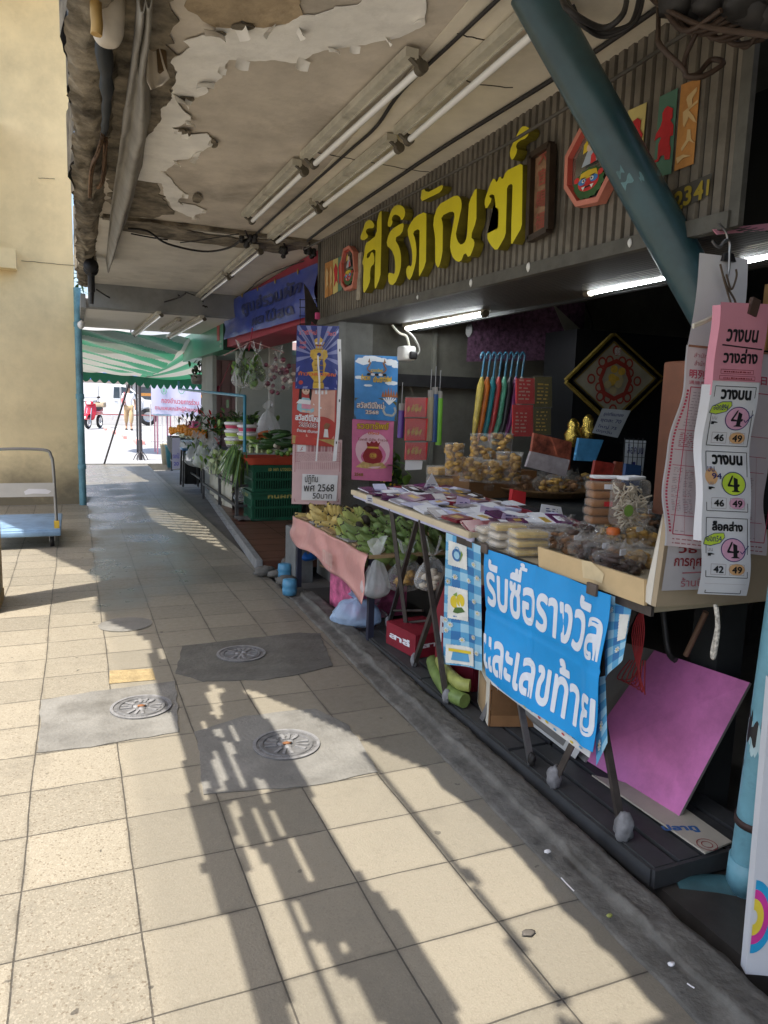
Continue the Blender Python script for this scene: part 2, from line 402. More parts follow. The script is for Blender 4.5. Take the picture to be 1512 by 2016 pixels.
mb=MB();mb.poly([PZ(x,y,0.003) for x,y in[(215,1346),(216,1320),(300,1316),(306,1338)]][::-1],M('bare_bedding',(0.30,0.23,0.12),rough=0.9,var=0.3,scale=15,bump=0.5));structure(mb.build('pavement_patch'))
iron=M('cast_iron_worn',(0.225,0.225,0.23),rough=0.6,var=0.25,scale=30,metal=0.1,dirt=0.4)
iron_dk=M('cast_iron_recess',(0.15,0.15,0.152),rough=0.65,var=0.3,scale=25,metal=0.2)
rust=M('rusty_iron',(0.20,0.085,0.035),rough=0.8,var=0.4,scale=40)
def manhole(px,py,rad,lab,name='manhole_cover',centre=True):
 c=PZ(px,py,0.0);z0=0.005
 t=thing(name,lab,'manhole cover',(c.x,c.y,z0),'round iron drain covers along the pavement')
 mb=MB();mb.lathe((c.x,c.y,z0),[(rad,0),(rad,0.005),(rad*0.90,0.0055),(rad*0.885,0.002),(rad*0.80,0.002),(rad*0.785,0.006),(rad*0.70,0.006),(rad*0.685,0.001),(0.0001,0.001)],iron_dk,40,smooth=False);mb.build('cover_plate',t)
 mb=MB()
 for(r0,r1) in((0.90,1.0),(0.70,0.785)):
  mb.lathe((c.x,c.y,z0),[(rad*r0,0.0058),(rad*r1,0.0058),(rad*r1,0.0052),(rad*r0,0.0052)],iron,40,smooth=False)
 mb.build('rim',t)
 mb=MB();fr=Frame((c.x,c.y,z0+0.0062),(1,0,0),(0,1,0))
 for k in range(16):
  a=2*math.pi*k/16
  if k%4==1:continue
  d=V((math.cos(a),math.sin(a),0));e=V((-d.y,d.x,0))
  p=V((c.x,c.y,z0+0.0035));mb.bar(p+d*rad*0.30,p+d*rad*0.66,0.012*rad/0.13,0.006,iron)
 for k in range(3):
  a=2*math.pi*k/3+0.6
  mb.lathe((c.x+rad*0.17*math.cos(a),c.y+rad*0.17*math.sin(a),z0),[(0.016,0.001),(0.014,0.007),(0.0001,0.0075)],iron,10)
 for k,ch in enumerate('CAWM'):
  a=math.pi/2-0.5*(k-1.5);f=fr.moved(rad*0.5*math.cos(a),rad*0.5*math.sin(a),-0.001,a-math.pi/2);mb.text(ch,f,0,-0.012,iron,h=0.026,align='C',bold=0.03)
 for k,ch in enumerate('BMA  MUENG'):
  if ch==' ':continue
  a=math.pi*1.5-0.32*(k-4.5);f=fr.moved(rad*0.845*math.cos(a),rad*0.845*math.sin(a),-0.003,a-math.pi/2);mb.text(ch,f,0,-0.007,iron,h=0.014,align='C',bold=0.03)
 mb.build('raised_lettering',t)
 if centre:
  mb=MB();mb.blob((c.x,c.y,z0+0.006),(0.02,0.013,0.006),rust,0.6,3,4,sub=2);mb.build('lifting_eye',t)
 return t
manhole(475,1289,0.135,'worn iron drain cover in the darker cement patch, wholly in shade',centre=False)
manhole(278,1394,0.135,'iron drain cover in the pale cement patch out in full sun')
manhole(564,1468,0.138,'iron drain cover cut in two by the shadow edge, rust at its centre')
c=PZ(247,1230,0);mb=MB();mb.add(*(lambda n:([V((c.x+0.0,c.y,0.006))]+[V((c.x+(0.16+0.012*noise.noise(V((math.cos(k),math.sin(k),3))*2))*math.cos(2*math.pi*k/n),c.y+0.15*math.sin(2*math.pi*k/n),0.004)) for k in range(n)],[(0,1+k,1+(k+1)%n) for k in range(n)]))(40),cement);mb.build('covered_drain',label='round cement plug mortared over an old drain near the wall corner',cat='drain plug')
def strip_fn(u,v):
 y=-1.2+v*6.28;xl=1.40+0.012*noise.noise(V((y*3,1,0)))-0.027*(4.9-y);w=0.20
 prof=[(0.0,0.002),(0.03,0.009),(0.42,0.014),(0.455,0.030),(0.60,0.034),(0.97,0.032),(1.0,0.0)]
 k=min(int(u*6+1e-6),5);f=u*6-k;a,b=prof[k],prof[k+1]
 px=a[0]+(b[0]-a[0])*f;pz=a[1]+(b[1]-a[1])*f
 n=noise.noise(V((y*7,px*5,2)))*0.004+noise.noise(V((y*23,px*13,5)))*0.003+noise.noise(V((y*60,px*30,5)))*0.0015
 n+=0.012*noise.noise(V((y*5,3.3,2)))*(1 if 0.35<px<0.55 else 0)
 return V((xl+px*w+n*0.6,y,max(0.001,pz+n*(0.3 if px<0.05 else 1.0))))
mb=MB();mb.grid(strip_fn,24,300,conc);mb.add([strip_fn(i/24,1) for i in range(25)]+[V((strip_fn(i/24,1).x,5.09,-0.1)) for i in range(25)],[(i+1,i,25+i,26+i) for i in range(24)],conc);structure(mb.build('kerb'))
# ------------------------------------------------------------------ yellow building on the street side
plaster=None
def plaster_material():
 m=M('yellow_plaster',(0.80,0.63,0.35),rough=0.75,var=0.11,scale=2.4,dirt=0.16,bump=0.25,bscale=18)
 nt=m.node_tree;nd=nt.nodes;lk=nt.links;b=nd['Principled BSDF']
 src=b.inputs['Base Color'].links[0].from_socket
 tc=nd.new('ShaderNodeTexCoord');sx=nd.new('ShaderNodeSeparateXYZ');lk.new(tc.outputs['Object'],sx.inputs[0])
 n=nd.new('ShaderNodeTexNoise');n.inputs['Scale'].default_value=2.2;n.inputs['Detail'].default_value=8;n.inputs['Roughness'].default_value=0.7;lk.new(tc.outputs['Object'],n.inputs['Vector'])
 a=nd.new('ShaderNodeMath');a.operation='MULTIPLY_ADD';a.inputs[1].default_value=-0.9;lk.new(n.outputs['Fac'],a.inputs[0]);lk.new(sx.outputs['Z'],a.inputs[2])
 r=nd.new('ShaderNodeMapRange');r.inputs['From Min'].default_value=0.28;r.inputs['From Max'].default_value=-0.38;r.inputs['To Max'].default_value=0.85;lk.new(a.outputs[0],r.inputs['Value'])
 x=nd.new('ShaderNodeMix');x.data_type='RGBA';x.inputs['B'].default_value=(0.10,0.085,0.06,1);lk.new(src,x.inputs['A']);lk.new(r.outputs[0],x.inputs['Factor'])  # wall colour darkens unevenly towards the foot
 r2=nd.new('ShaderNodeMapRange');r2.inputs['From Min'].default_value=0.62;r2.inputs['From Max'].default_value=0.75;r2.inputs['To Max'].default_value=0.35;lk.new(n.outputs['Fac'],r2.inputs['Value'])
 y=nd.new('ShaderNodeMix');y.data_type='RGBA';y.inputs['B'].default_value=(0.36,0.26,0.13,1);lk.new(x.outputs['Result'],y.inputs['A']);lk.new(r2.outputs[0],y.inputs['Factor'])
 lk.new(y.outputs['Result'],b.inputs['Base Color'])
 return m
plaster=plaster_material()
t=thing('yellow_wall','broad yellow plastered wall with a darker foot behind the blue trolley','wall',(-1.5,10.42,0))
def wall_fn(u,v):
 x=-3.0+u*3.04;z=v*7.0
 edge=0.012*noise.noise(V((z*4,2,0))) if u>0.95 else 0
 return V((x+edge,10.42+0.008*noise.noise(V((x*2,z*2,0))),z))
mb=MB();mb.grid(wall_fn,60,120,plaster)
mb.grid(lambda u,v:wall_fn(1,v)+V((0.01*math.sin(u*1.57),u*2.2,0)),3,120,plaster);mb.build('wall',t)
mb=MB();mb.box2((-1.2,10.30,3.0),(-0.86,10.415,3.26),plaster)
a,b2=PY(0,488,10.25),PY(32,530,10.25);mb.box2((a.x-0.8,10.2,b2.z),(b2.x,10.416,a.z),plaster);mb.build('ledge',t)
mb=MB();mb.box2((-5,8.75,6.75),(0.3,10.40,6.9),plaster);mb.build('wall_shade_slab',t)  # unseen slab added high up to keep the sun off the wall
mb=MB()
fr=Frame((0,10.408,0),(1,0,0),(0,0,1));crack=M('crack_dark',(0.10,0.075,0.045),rough=0.9)
for(p,q) in(((42,513),(148,523)),((75,350),(108,352))):
 a,b2=PY(p[0],p[1],10.4),PY(q[0],q[1],10.4);pts=[(a.x+(b2.x-a.x)*i/9,a.z+(b2.z-a.z)*i/9+0.012*noise.noise(V((i*1.7,a.z,0)))) for i in range(10)]
 mb.line(fr,pts,0.006,crack,0.0)
mb.build('crack',t)
t=thing('yellow_pillar','yellow pillar showing only its lit corner beside the pavement','pillar',(-0.7,5.5,0))
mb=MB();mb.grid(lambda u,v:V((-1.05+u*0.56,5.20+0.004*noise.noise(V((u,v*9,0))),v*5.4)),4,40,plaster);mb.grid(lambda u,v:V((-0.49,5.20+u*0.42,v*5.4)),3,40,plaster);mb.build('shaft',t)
mb=MB();mb.box2((-1.05,5.195,0.0),(-0.484,5.63,0.07),M('yellow_base',(0.42,0.31,0.14),rough=0.8,dirt=0.5));mb.build('base',t)
# ------------------------------------------------------------------ unseen sheets added over the street side, cut to cast the pavement shadows
def cr(x,y):return PZ(x/1.984,y/1.984+1000,0)
def c7(x,y):return PZ(700+x*0.537,1450+y*0.537,0)
def c3(x,y):return PZ(x/2.88,y/2.88+450,0)
LIT=[]
r2a=[(479,1355),(504,1360),(554,1383),(600,1403),(650,1428),(706,1451),(760,1478),(807,1498),(877,1528),(952,1563),(985,1584),(1033,1611),(1076,1654),(1086,1664),(1070,1681),(1052,1697),(1060,1713),(1130,1767),(1173,1804),(1215,1858),(1258,1896),(1307,1944),(1326,1976),(1317,1992),(1285,2016),(1160,2030),
       (1100,1990),(1125,1962),(1085,1950),(1060,1925),(1033,1860),(1010,1830),(940,1735),(834,1612),(780,1545),(740,1500),(712,1478),(722,1500),(775,1560),(826,1622),(930,1742),(985,1822),(1020,1885),(1065,1945),(1095,1975),(1098,2040),
       (900,2040),(904,1998),(893,1960),(866,1928),(845,1896),(823,1847),(807,1831),(775,1788),(716,1731),(680,1680),(645,1630),(620,1580),(614,1552),(586,1510),(553,1456),(520,1408)]
LIT.append([PZ(x,y,0) for x,y in r2a])
for q in([(800,690),(835,690),(885,800),(855,830),(825,800)],[(775,835),(800,835),(820,865),(790,865)],[(830,865),(860,865),(880,900),(860,905)],[(865,915),(900,915),(975,1090),(950,1100),(890,985)],
          [(820,950),(855,960),(890,1050),(900,1110),(860,1110),(835,1020)],[(990,1060),(1030,1060),(1065,1140),(1055,1155),(1025,1150)],[(780,1065),(810,1070),(830,1140),(795,1140)],[(885,1135),(920,1140),(970,1290),(975,1340),(930,1310)],
          [(980,1175),(1010,1175),(1070,1310),(1060,1330),(1030,1310)],[(1045,1180),(1080,1180),(1130,1270),(1110,1280),(1080,1270)],[(1110,1290),(1150,1300),(1235,1450),(1230,1470),(1195,1455)],
          [(955,1320),(1000,1340),(1045,1400),(1105,1500),(1163,1650),(1268,1900),(1305,2040),(1155,2040),(1118,1850),(1055,1650),(1012,1530),(975,1420)],[(1140,1540),(1180,1560),(1230,1640),(1200,1650)],
          [(1200,1680),(1260,1700),(1330,1830),(1420,2040),(1350,2040),(1260,1830)],[(1310,1700),(1350,1700),(1370,1730),(1340,1740)],[(1330,1830),(1390,1850),(1510,2040),(1410,2040)],[(610,545),(640,550),(645,600),(620,600)],[(890,850),(925,860),(945,915),(915,915)],[(850,700),(880,705),(880,725),(855,725)]):
 cx=sum(a for a,_ in q)/len(q);k=0.8 if max(a for a,_ in q)-min(a for a,_ in q)<150 else 1.0
 LIT.append([cr(cx+(a-cx)*k,b) for a,b in q])
RIM=sorted([(PZ(x,y,0).y,PZ(x,y,0).x) for x,y in[(194,1164),(196,1194),(204,1222),(262,1242),(292,1262),(302,1322),(315,1363),(348,1433),(360,1479),(370,1554),(388,1655),(403,1716),(443,1806),(469,1882),(504,2016)]])
def rim_x(y):
 if y<=RIM[0][0]:return RIM[0][1]-(RIM[0][0]-y)*0.03
 for a,b in zip(RIM[:-1],RIM[1:]):
  if a[0]<=y<=b[0]:return a[1]+(b[1]-a[1])*(y-a[0])/(b[0]-a[0]+1e-9)
 return RIM[-1][1]
def inside(poly,x,y):
 k=False;j=len(poly)-1
 for i in range(len(poly)):
  a,b=poly[i],poly[j]
  if(a.y>y)!=(b.y>y) and x<(b.x-a.x)*(y-a.y)/(b.y-a.y)+a.x:k=not k
  j=i
 return k
LB=[(min(p.x for p in q),max(p.x for p in q),min(p.y for p in q),max(p.y for p in q)) for q in LIT]
STRIPE=[c3(*p) for p in[(815,1575),(905,1590),(1065,1640),(1135,1665),(1225,1680),(1365,1800),(1405,1840),(1330,1850),(1210,1790),(1100,1745),(960,1705),(855,1650)]]
def lit_near(x,y):
 if x<rim_x(y):return True
 return any(b[0]<=x<=b[1] and b[2]<=y<=b[3] and inside(q,x,y) for q,b in zip(LIT,LB))
DIAG=[PZ(60,1076,0),PZ(194,1136,0)]
def lit_far(x,y):
 if y<6.15:return x<rim_x(y)
 if x<0.15:
  f=DIAG[0].y+(x-DIAG[0].x)*(DIAG[1].y-DIAG[0].y)/(DIAG[1].x-DIAG[0].x)
  if y<f:return True
 if inside(STRIPE,x,y):return((y+x*0.55)/0.19)%1.0<0.6
 return False
maskgrey=M('grey_shadow_mask',(0.30,0.31,0.30),rough=0.9,var=0.2,scale=5)
def shadow_mask(name,zc,xr,yr,cell,lit,lab,seams):
 sh=SUN_H*(zc/math.tan(SUN_EL));nx=int((xr[1]-xr[0])/cell);ny=int((yr[1]-yr[0])/cell)
 keep=[[not lit(xr[0]+(i+0.5)*cell,yr[0]+(j+0.5)*cell) for i in range(nx)] for j in range(ny)]
 idx={};mb=MB();vs=[];fs=[]
 def vid(i,j):
  if(i,j) not in idx:
   x=xr[0]+i*cell;y=yr[0]+j*cell
   dz=0.02*noise.noise(V((x*2,y*2,zc)))
   idx[(i,j)]=len(vs);vs.append(V((x,y,0))-V((sh.x,sh.y,0))*((zc+dz)/zc)+V((0,0,zc+dz)))
  return idx[(i,j)]
 for j in range(ny):
  for i in range(nx):
   if keep[j][i]:fs.append((vid(i,j),vid(i+1,j),vid(i+1,j+1),vid(i,j+1)))
 mb.add(vs,fs,maskgrey,True)
 o=mb.build(name,label=lab,cat='shade sheet',group='unseen shadow masks added over the street side')
 sol=o.modifiers.new('thickness','SOLIDIFY');sol.thickness=0.006
 return o
shadow_mask('shadow_mask',2.4,(0.1,0.86),(-0.6,3.4),0.018,lit_near,'low unseen sheet added with slots that stripe the pavement with light',[])
shadow_mask('shadow_mask',3.45,(0.8,1.62),(-0.6,3.45),0.022,lit_near,'unseen overhead sheet added to dapple the near pavement with light',[])
shadow_mask('shadow_mask',3.6,(0.1,1.5),(3.35,4.8),0.03,lit_near,'small unseen sheet added to shade the pavement by the first drain cover',[])
shadow_mask('shadow_mask',4.6,(-1.5,1.5),(4.6,11.6),0.035,lit_far,'slatted unseen sheet added to darken the pavement by the trolley',[])
# ------------------------------------------------------------------ canopy over the pavement
plas_br=M('bare_plaster_brown',(0.57,0.51,0.43),rough=0.85,var=0.24,scale=2.6,bump=0.35,bscale=16,dirt=0.45)
plas_pale=M('pale_ceiling_plaster',(0.74,0.68,0.56),rough=0.85,var=0.18,scale=2.0,bump=0.2,bscale=14,dirt=0.25)
plas_dirty=M('grimy_concrete',(0.20,0.17,0.125),rough=0.9,var=0.8,scale=8,bump=1.0,bscale=22,dirt=0.85)
plas_tan=M('tan_old_plaster',(0.40,0.31,0.20),rough=0.9,var=0.3,scale=7,bump=0.7,bscale=26,dirt=0.5)
paint_wh=M('peeling_white_paint',(0.87,0.85,0.80),rough=0.75,var=0.12,scale=4.5,bump=0.3,bscale=20,dirt=0.3)
cream=M('cream_ceiling',(0.66,0.62,0.54),rough=0.8,var=0.12,scale=2.5,bump=0.25,bscale=16,dirt=0.35)
cream2=M('clean_cream_ceiling',(0.80,0.77,0.71),rough=0.7,var=0.05,scale=2.0)
greybeam=M('grey_beam',(0.26,0.265,0.255),rough=0.8,var=0.15,scale=4,dirt=0.3)
ZC=2.66
t=thing('concrete_canopy','long concrete canopy over the walkway with peeling white paint and stained plaster','canopy',(0.9,5.0,ZC))
mb=MB();mb.grid(lambda u,v:V((0.05+u*1.77,-8.0+v*13.77,ZC+0.006*noise.noise(V((u*3,v*9,0))))),16,50,plas_br)
mb.box2((0.052,-8.0,ZC+0.012),(1.82,5.77,ZC+0.17),plas_br);mb.build('ceiling_slab',t)
pp=[(x,y) for x,y in((836,0),(760,180),(630,320),(480,452),(626,474),(1150,195),(1440,30),(1480,0))]
mb=MB();mb.prism([PZ(x,y,ZC-0.004) for x,y in[(905,20),(780,170),(640,330),(500,470),(626,474),(1150,196),(1440,31),(1440,-200),(1100,-200)]][::1],(0,0,-0.003),plas_pale);mb.build('ceiling_render',t)
corr_dk_=M('ceiling_crack',(0.05,0.04,0.03),rough=0.9)
def jagl(pts):
 out=[]
 for(x0,y0),(x1,y1) in zip(pts[:-1],pts[1:]):
  for k in range(6):out.append((x0+(x1-x0)*k/6+2.5*noise.noise(V((x0,k*1.3,1))),y0+(y1-y0)*k/6+2.5*noise.noise(V((y0,k*1.7,4)))))
 return out+[pts[-1]]
def jag(pts,amp=0.02,step=0.028,seed=0):
 out=[];n=len(pts)
 for i in range(n):
  a,b=V(pts[i]),V(pts[(i+1)%n]);k=max(1,int((b-a).length/step))
  for q in range(k):
   p=a.lerp(b,q/k);s=p*14+V((seed,0,0));j=V((noise.noise(s),noise.noise(s+V((9,3,0))),0))*amp+V((noise.noise(s*3.1),noise.noise(s*3.1+V((4,1,0))),0))*amp*0.5
   out.append(p+j)
 return out
def ceil_patch(px,z,m,amp=0.02,step=0.028,th=0.004,seed=0):
 pts=jag([PZ(x,y,z) for x,y in px],amp,step,seed)
 a=sum(pts[i].x*pts[(i+1)%len(pts)].y-pts[(i+1)%len(pts)].x*pts[i].y for i in range(len(pts)))
 if a>0:pts.reverse()
 mb=MB();mb.prism(pts,(0,0,-th),m);return mb
ceil_patch([(336,-60),(345,150),(330,215),(320,300),(305,352),(340,420),(300,428),(222,424),(205,300),(160,-60)],ZC-0.003,plas_dirty,0.05,0.05,seed=5).build('grimy_band',t)
ceil_patch([(372,0),(365,20),(395,40),(440,55),(466,52),(470,40),(500,55),(545,55),(565,40),(585,30),(600,-30),(372,-60)],ZC-0.003,plas_tan,0.03,0.03,seed=8).build('old_render',t)
W=[(836,-40),(836,46),(826,52),(785,72),(740,82),(690,92),(640,98),(620,105),(590,122),(572,124),(540,118),(500,119),(478,116),(448,116),(440,130),(438,152),(420,162),(407,161),(410,177),(390,191),(370,192),(346,190),(352,205),(360,216),(377,229),(371,240),(352,247),(338,249),(345,255),(350,259),(380,265),(408,262),(416,272),(423,281),(405,292),(389,301),(389,307),(368,312),(350,316),(335,328),(320,338),(336,350),(344,363),(368,383),(352,392),(350,397),(380,403),(407,414),(385,423),(383,430),(340,412),(325,385),(318,360),(268,354),(272,320),(262,300),(290,270),(318,240),(318,215),(335,195),(342,165),(352,140),(335,122),(350,108),(372,92),(360,80),(395,70),(420,66),(425,56),(470,52),(520,56),(560,46),(590,30),(620,30),(660,12),(700,8),(740,-30)]
ceil_patch(W,ZC-0.006,paint_wh,0.012,0.018,0.003,1).build('peeling_paint',t)
mb=MB()
for pts in([(600,296),(690,312),(760,325),(858,342)],[(900,66),(960,80)],[(905,150),(930,165),(1010,172)]):
 c_=[PZ(x,y,ZC-.0075) for x,y in jagl(pts)]
 mb=MB()
 for a,b in zip(c_[:-1],c_[1:]):mb.bar(a,b,.005,.003,corr_dk_)
 mb.build('crack',t)
mb=MB()
for i,(x,y) in enumerate([(826,40),(760,78),(655,96),(600,118),(480,118),(440,134),(407,163),(375,193),(350,192),(372,240),(350,255),(360,260),(418,278),(392,300),(388,308),(345,318),(322,338),(366,382),(352,396),(405,414),(385,428),(470,52),(540,55),(420,62),(585,60),(700,90)]):
 p=PZ(x,y,ZC-0.01);a=rnd.uniform(0,6.28);s=rnd.uniform(0.02,0.05)
 f=rotz(a);mb=MB()
 mb.grid(lambda u,v:p+f@V(((u-0.5)*s*1.6,v*s*(0.5+0.5*math.sin(u*3.1)),-0.75*s*v**1.7)),5,4,paint_wh);mb.build('paint_flake',t)
mb=MB()
for i,(x,y,w,h) in enumerate([(430,66,26,8),(478,52,40,10),(365,195,30,9),(358,259,14,8),(370,262,10,9),(422,284,12,10),(388,390,16,16),(420,280,8,12),(345,447,60,9),(290,130,20,12)]):
 pts=[PZ(x+w*0.6*math.cos(k),y+h*0.6*math.sin(k)+3*noise.noise(V((k*2,i,0))),ZC-0.012) for k in[q*0.52 for q in range(12)]]
 if(pts[1]-pts[0]).cross(pts[2]-pts[1]).z>0:pts.reverse()
 mb=MB();mb.prism(pts,(0,0,-0.004),plas_dirty);mb.build('loose_plaster',t)
def edge_fn(u,v):
 y=-1.0+v*12.6;a=u*math.pi*1.1
 n=0.04*noise.noise(V((y*2.3,u*3,1)))+0.02*noise.noise(V((y*9,u*6,4)))
 return V((0.17+0.10*math.cos(a+math.pi/2)*-1+n+0.012*y,y,ZC+0.09-0.24*math.sin(min(a,3.14))*0.8+n))
mb=MB();mb.grid(lambda u,v:V((-0.02+0.011*(-1+v*10.0)+(0.2)*u+0.022*noise.noise(V((v*24,u*3,1)))+0.016*noise.noise(V((v*140,u*8,3))),-1+v*10.0,ZC-0.06*math.sin(u*3.1)-0.05+0.09*u+0.014*noise.noise(V((v*60,u*6,9)))+0.008*noise.noise(V((v*260,u*18,9))))),12,420,plas_dirty)
mb.grid(lambda u,v:V((-0.02+0.011*(-1+v*10.0)+0.05*noise.noise(V((v*24,0,1)))+0.02*noise.noise(V((v*80,0,3))),-1+v*10.0,ZC-0.05+u*0.32+0.025*noise.noise(V((v*30,0,9)))*(1-u))),3,160,plas_dirty);mb.build('slab_edge',t)
mb=MB();mb.grid(lambda u,v:V((0.2+u*1.9,5.765+v*3.24,ZC-0.02+0.006*noise.noise(V((u*3,v*4,7))))),8,12,cream);mb.box2((0.202,5.765,ZC-0.008),(2.1,9.0,ZC+0.17),cream);mb.build('second_ceiling',t)
mb=MB();mb.box2((0.22,5.70,ZC-0.028),(1.8,5.765,ZC-0.002),plas_dirty);mb.build('joint',t)
ceil_patch([(215,432),(300,437),(390,458),(470,470),(620,478),(560,500),(430,482),(330,470),(230,452)],ZC-0.028,plas_dirty,0.05,0.05,0.003,11).build('stained_strip',t)
mb=MB();mb.box2((0.18,9.0,2.385),(2.1,9.22,ZC+0.1),greybeam);mb.build('cross_beam',t)
mb=MB();mb.box2((0.13,9.222,2.387),(2.1,11.65,2.5),cream2);mb.build('third_ceiling',t)
mb=MB();mb.box2((0.10,9.0,2.372),(0.15,11.66,2.52),greybeam);mb.build('edge_trim',t)
# ------------------------------------------------------------------ shop house
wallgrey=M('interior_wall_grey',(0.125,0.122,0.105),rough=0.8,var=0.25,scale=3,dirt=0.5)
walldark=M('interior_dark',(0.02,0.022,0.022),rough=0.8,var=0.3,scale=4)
wallpale=M('pale_green_wall',(0.40,0.42,0.38),rough=0.7,var=0.1,scale=3,dirt=0.2)
pinkwall=M('dusty_pink_panel',(0.46,0.27,0.26),rough=0.7,var=0.1,scale=4)
brownfloor=M('red_brown_floor_tiles',(0.115,0.052,0.034),rough=0.4,var=0.3,scale=6,dirt=0.3)
redpaint=M('red_paint',(0.32,0.022,0.05),rough=0.5,var=0.12)
t=thing('shop_house','row of open shop units with dark rooms behind the pavement stalls','building',(3.5,6,0))
mb=MB()
mb.box2((1.9,5.36,0.0),(5.3,5.5,ZC+0.3),wallgrey)
mb.build('party_wall',t)
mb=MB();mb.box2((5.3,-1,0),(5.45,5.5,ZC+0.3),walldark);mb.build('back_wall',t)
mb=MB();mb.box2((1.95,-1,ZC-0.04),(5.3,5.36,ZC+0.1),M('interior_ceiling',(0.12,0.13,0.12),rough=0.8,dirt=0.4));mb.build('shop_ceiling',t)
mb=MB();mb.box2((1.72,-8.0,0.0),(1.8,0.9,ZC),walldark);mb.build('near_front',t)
mb=MB();mb.box2((2.12,-1.0,0.0),(5.3,-0.9,ZC),walldark);mb.box2((2.3,0.2,0),(2.36,1.45,ZC),walldark);mb.build('end_wall_dark_opening',t)  # second box: black sheet standing in for the shade of an open recess
mb=MB();mb.box2((1.84,5.36,0.0),(2.12,5.78,ZC),M('pillar_grey',(0.22,0.22,0.205),rough=0.7,var=0.15,dirt=0.4));mb.build('shop_pillar',t)
mb=MB();mb.box2((1.56,5.45,0.0),(1.70,5.75,0.42),M('stone_stub',(0.17,0.175,0.17),rough=0.75,dirt=0.4));mb.build('stone_stub',t)
mb=MB();mb.box2((1.60,-1.0,-0.14),(5.3,5.36,-0.02),M('shop_floor_dark',(0.06,0.055,0.05),rough=0.5,var=0.3,dirt=0.4));mb.build('shop_floor',t)
mb=MB()
o=[PZ(500,1122,0.0),PZ(400,978,0.0)]
pts=[V((1.42,6.0,0.075)),V((4.6,6.0,0.075)),V((4.6,12.0,0.075)),V((1.86,12.0,0.075))]
mb.prism([p-V((0,0,0.075)) for p in pts],(0,0,0.075),brownfloor);mb.build('raised_floor',t)
mb=MB();grout=M('dark_grout',(0.05,0.03,0.022),rough=0.8)
for k in range(20):mb.box2((1.45,6.1+k*0.3,0.0755),(4.5,6.105+k*0.3,0.0765),grout)
for k in range(9):mb.box2((1.9+k*0.3,6.0,0.0755),(1.905+k*0.3,11.9,0.0765),grout)
mb.build('grout',t)
mb=MB();mb.bar((1.40,5.98,0.045),(1.85,12.0,0.045),0.05,0.09,M('worn_metal_edge',(0.36,0.37,0.38),rough=0.4,metal=0.5,var=0.25,scale=10));mb.build('metal_edge',t)
mb=MB();mb.box2((2.0,9.9,0.0),(2.75,10.0,2.5),wallpale);mb.box2((2.75,9.6,0.0),(4.6,9.7,2.6),wallpale);mb.box2((4.6,5.5,0),(4.7,9.9,2.66),wallpale);mb.build('second_shop_wall',t)
mb=MB();mb.box2((2.35,9.55,0.075),(2.42,9.6,2.2),M('door_frame_white',(0.55,0.55,0.52),rough=0.5));mb.build('door_frame',t)
mb=MB();mb.box2((1.9,5.5,2.3),(4.6,9.9,2.36),wallgrey);mb.build('second_shop_ceiling',t)
mb=MB();mb.box2((1.98,12.2,0.0),(4.6,12.3,2.4),pinkwall)
mb.box2((1.9,11.2,0.0),(1.96,12.2,2.1),M('grey_shutter',(0.34,0.34,0.32),rough=0.6,var=0.1));mb.build('third_shop_wall',t)
mb=MB()
for k in range(5):mb.box2((2.06+k*0.16,12.185,0.1),(2.075+k*0.16,12.2,2.1),pinkwall)
mb.build('panel_batten',t)
mb=MB();mb.box2((2.0,10.05,2.05),(4.6,13.7,2.12),M('third_soffit',(0.32,0.42,0.38),rough=0.6));mb.build('third_soffit',t)
# ------------------------------------------------------------------ main sign: corrugated fascia with raised letters
corr=M('corrugated_grey_brown',(0.175,0.155,0.125),rough=0.55,var=0.3,scale=6,metal=0.15,dirt=0.55)
corr_dk=M('corrugation_groove',(0.028,0.025,0.022),rough=0.7,var=0.3,scale=8)
trimgrey=M('fascia_trim',(0.10,0.095,0.08),rough=0.55,var=0.25,scale=10,metal=0.2,dirt=0.5)
XF=1.80
t=thing('shop_sign','grey corrugated shop fascia with big raised yellow Thai letters','shop sign',(XF,3.7,2.0))
def ztop(y):return 2.55+(y-1.75)/3.97*0.12
def zbot(y):return 1.955+(y-1.75)/3.97*0.062
mb=MB();n=82;y0=1.71;y1=5.72;pit=(y1-y0)/n
prof=[(0.0,0.0),(0.70,0.004),(0.76,0.012),(0.94,0.012)]
ys=[]
for k in range(n):
 for a,d in prof:ys.append((y0+(k+a)*pit,d))
ys.append((y1,0.0))
for i in range(len(ys)-1):
 (ya,da),(yb,db)=ys[i],ys[i+1]
 m=corr_dk if da>0.01 and db>0.01 else corr
 mb.poly([(XF+da,ya,zbot(ya)+0.03),(XF+da,ya,ZC+0.03),(XF+db,yb,ZC+0.03),(XF+db,yb,zbot(yb)+0.03)],m)
mb.build('corrugated_panel',t)
mb=MB();mb.bar((XF+0.002,y0,zbot(y0)+0.018),(XF+0.002,y1,zbot(y1)+0.018),0.035,0.05,trimgrey);mb.build('lower_trim',t)
mb=MB();mb.bar((XF+0.004,y1+0.011,2.0),(XF+0.004,y1+0.011,ZC),0.04,0.02,trimgrey);mb.build('end_trim',t);mb=MB();mb.bar((XF+0.004,y0-0.011,1.95),(XF+0.004,y0-0.011,ZC),0.04,0.02,trimgrey);mb.build('end_trim',t)
mb=MB();sof=M('slatted_soffit',(0.055,0.05,0.043),rough=0.6,var=0.25,scale=8)
for k in range(22):
 x=XF+0.03+k*0.027;mb.add([(x,y0,zbot(y0)),(x+0.018,y0,zbot(y0)),(x+0.018,y1,zbot(y1)),(x,y1,zbot(y1)),(x+0.018,y0,zbot(y0)+0.008),(x+0.027,y0,zbot(y0)+0.008),(x+0.027,y1,zbot(y1)+0.008),(x+0.018,y1,zbot(y1)+0.008)],[(0,3,2,1),(4,7,6,5)],sof)
mb.build('soffit',t)
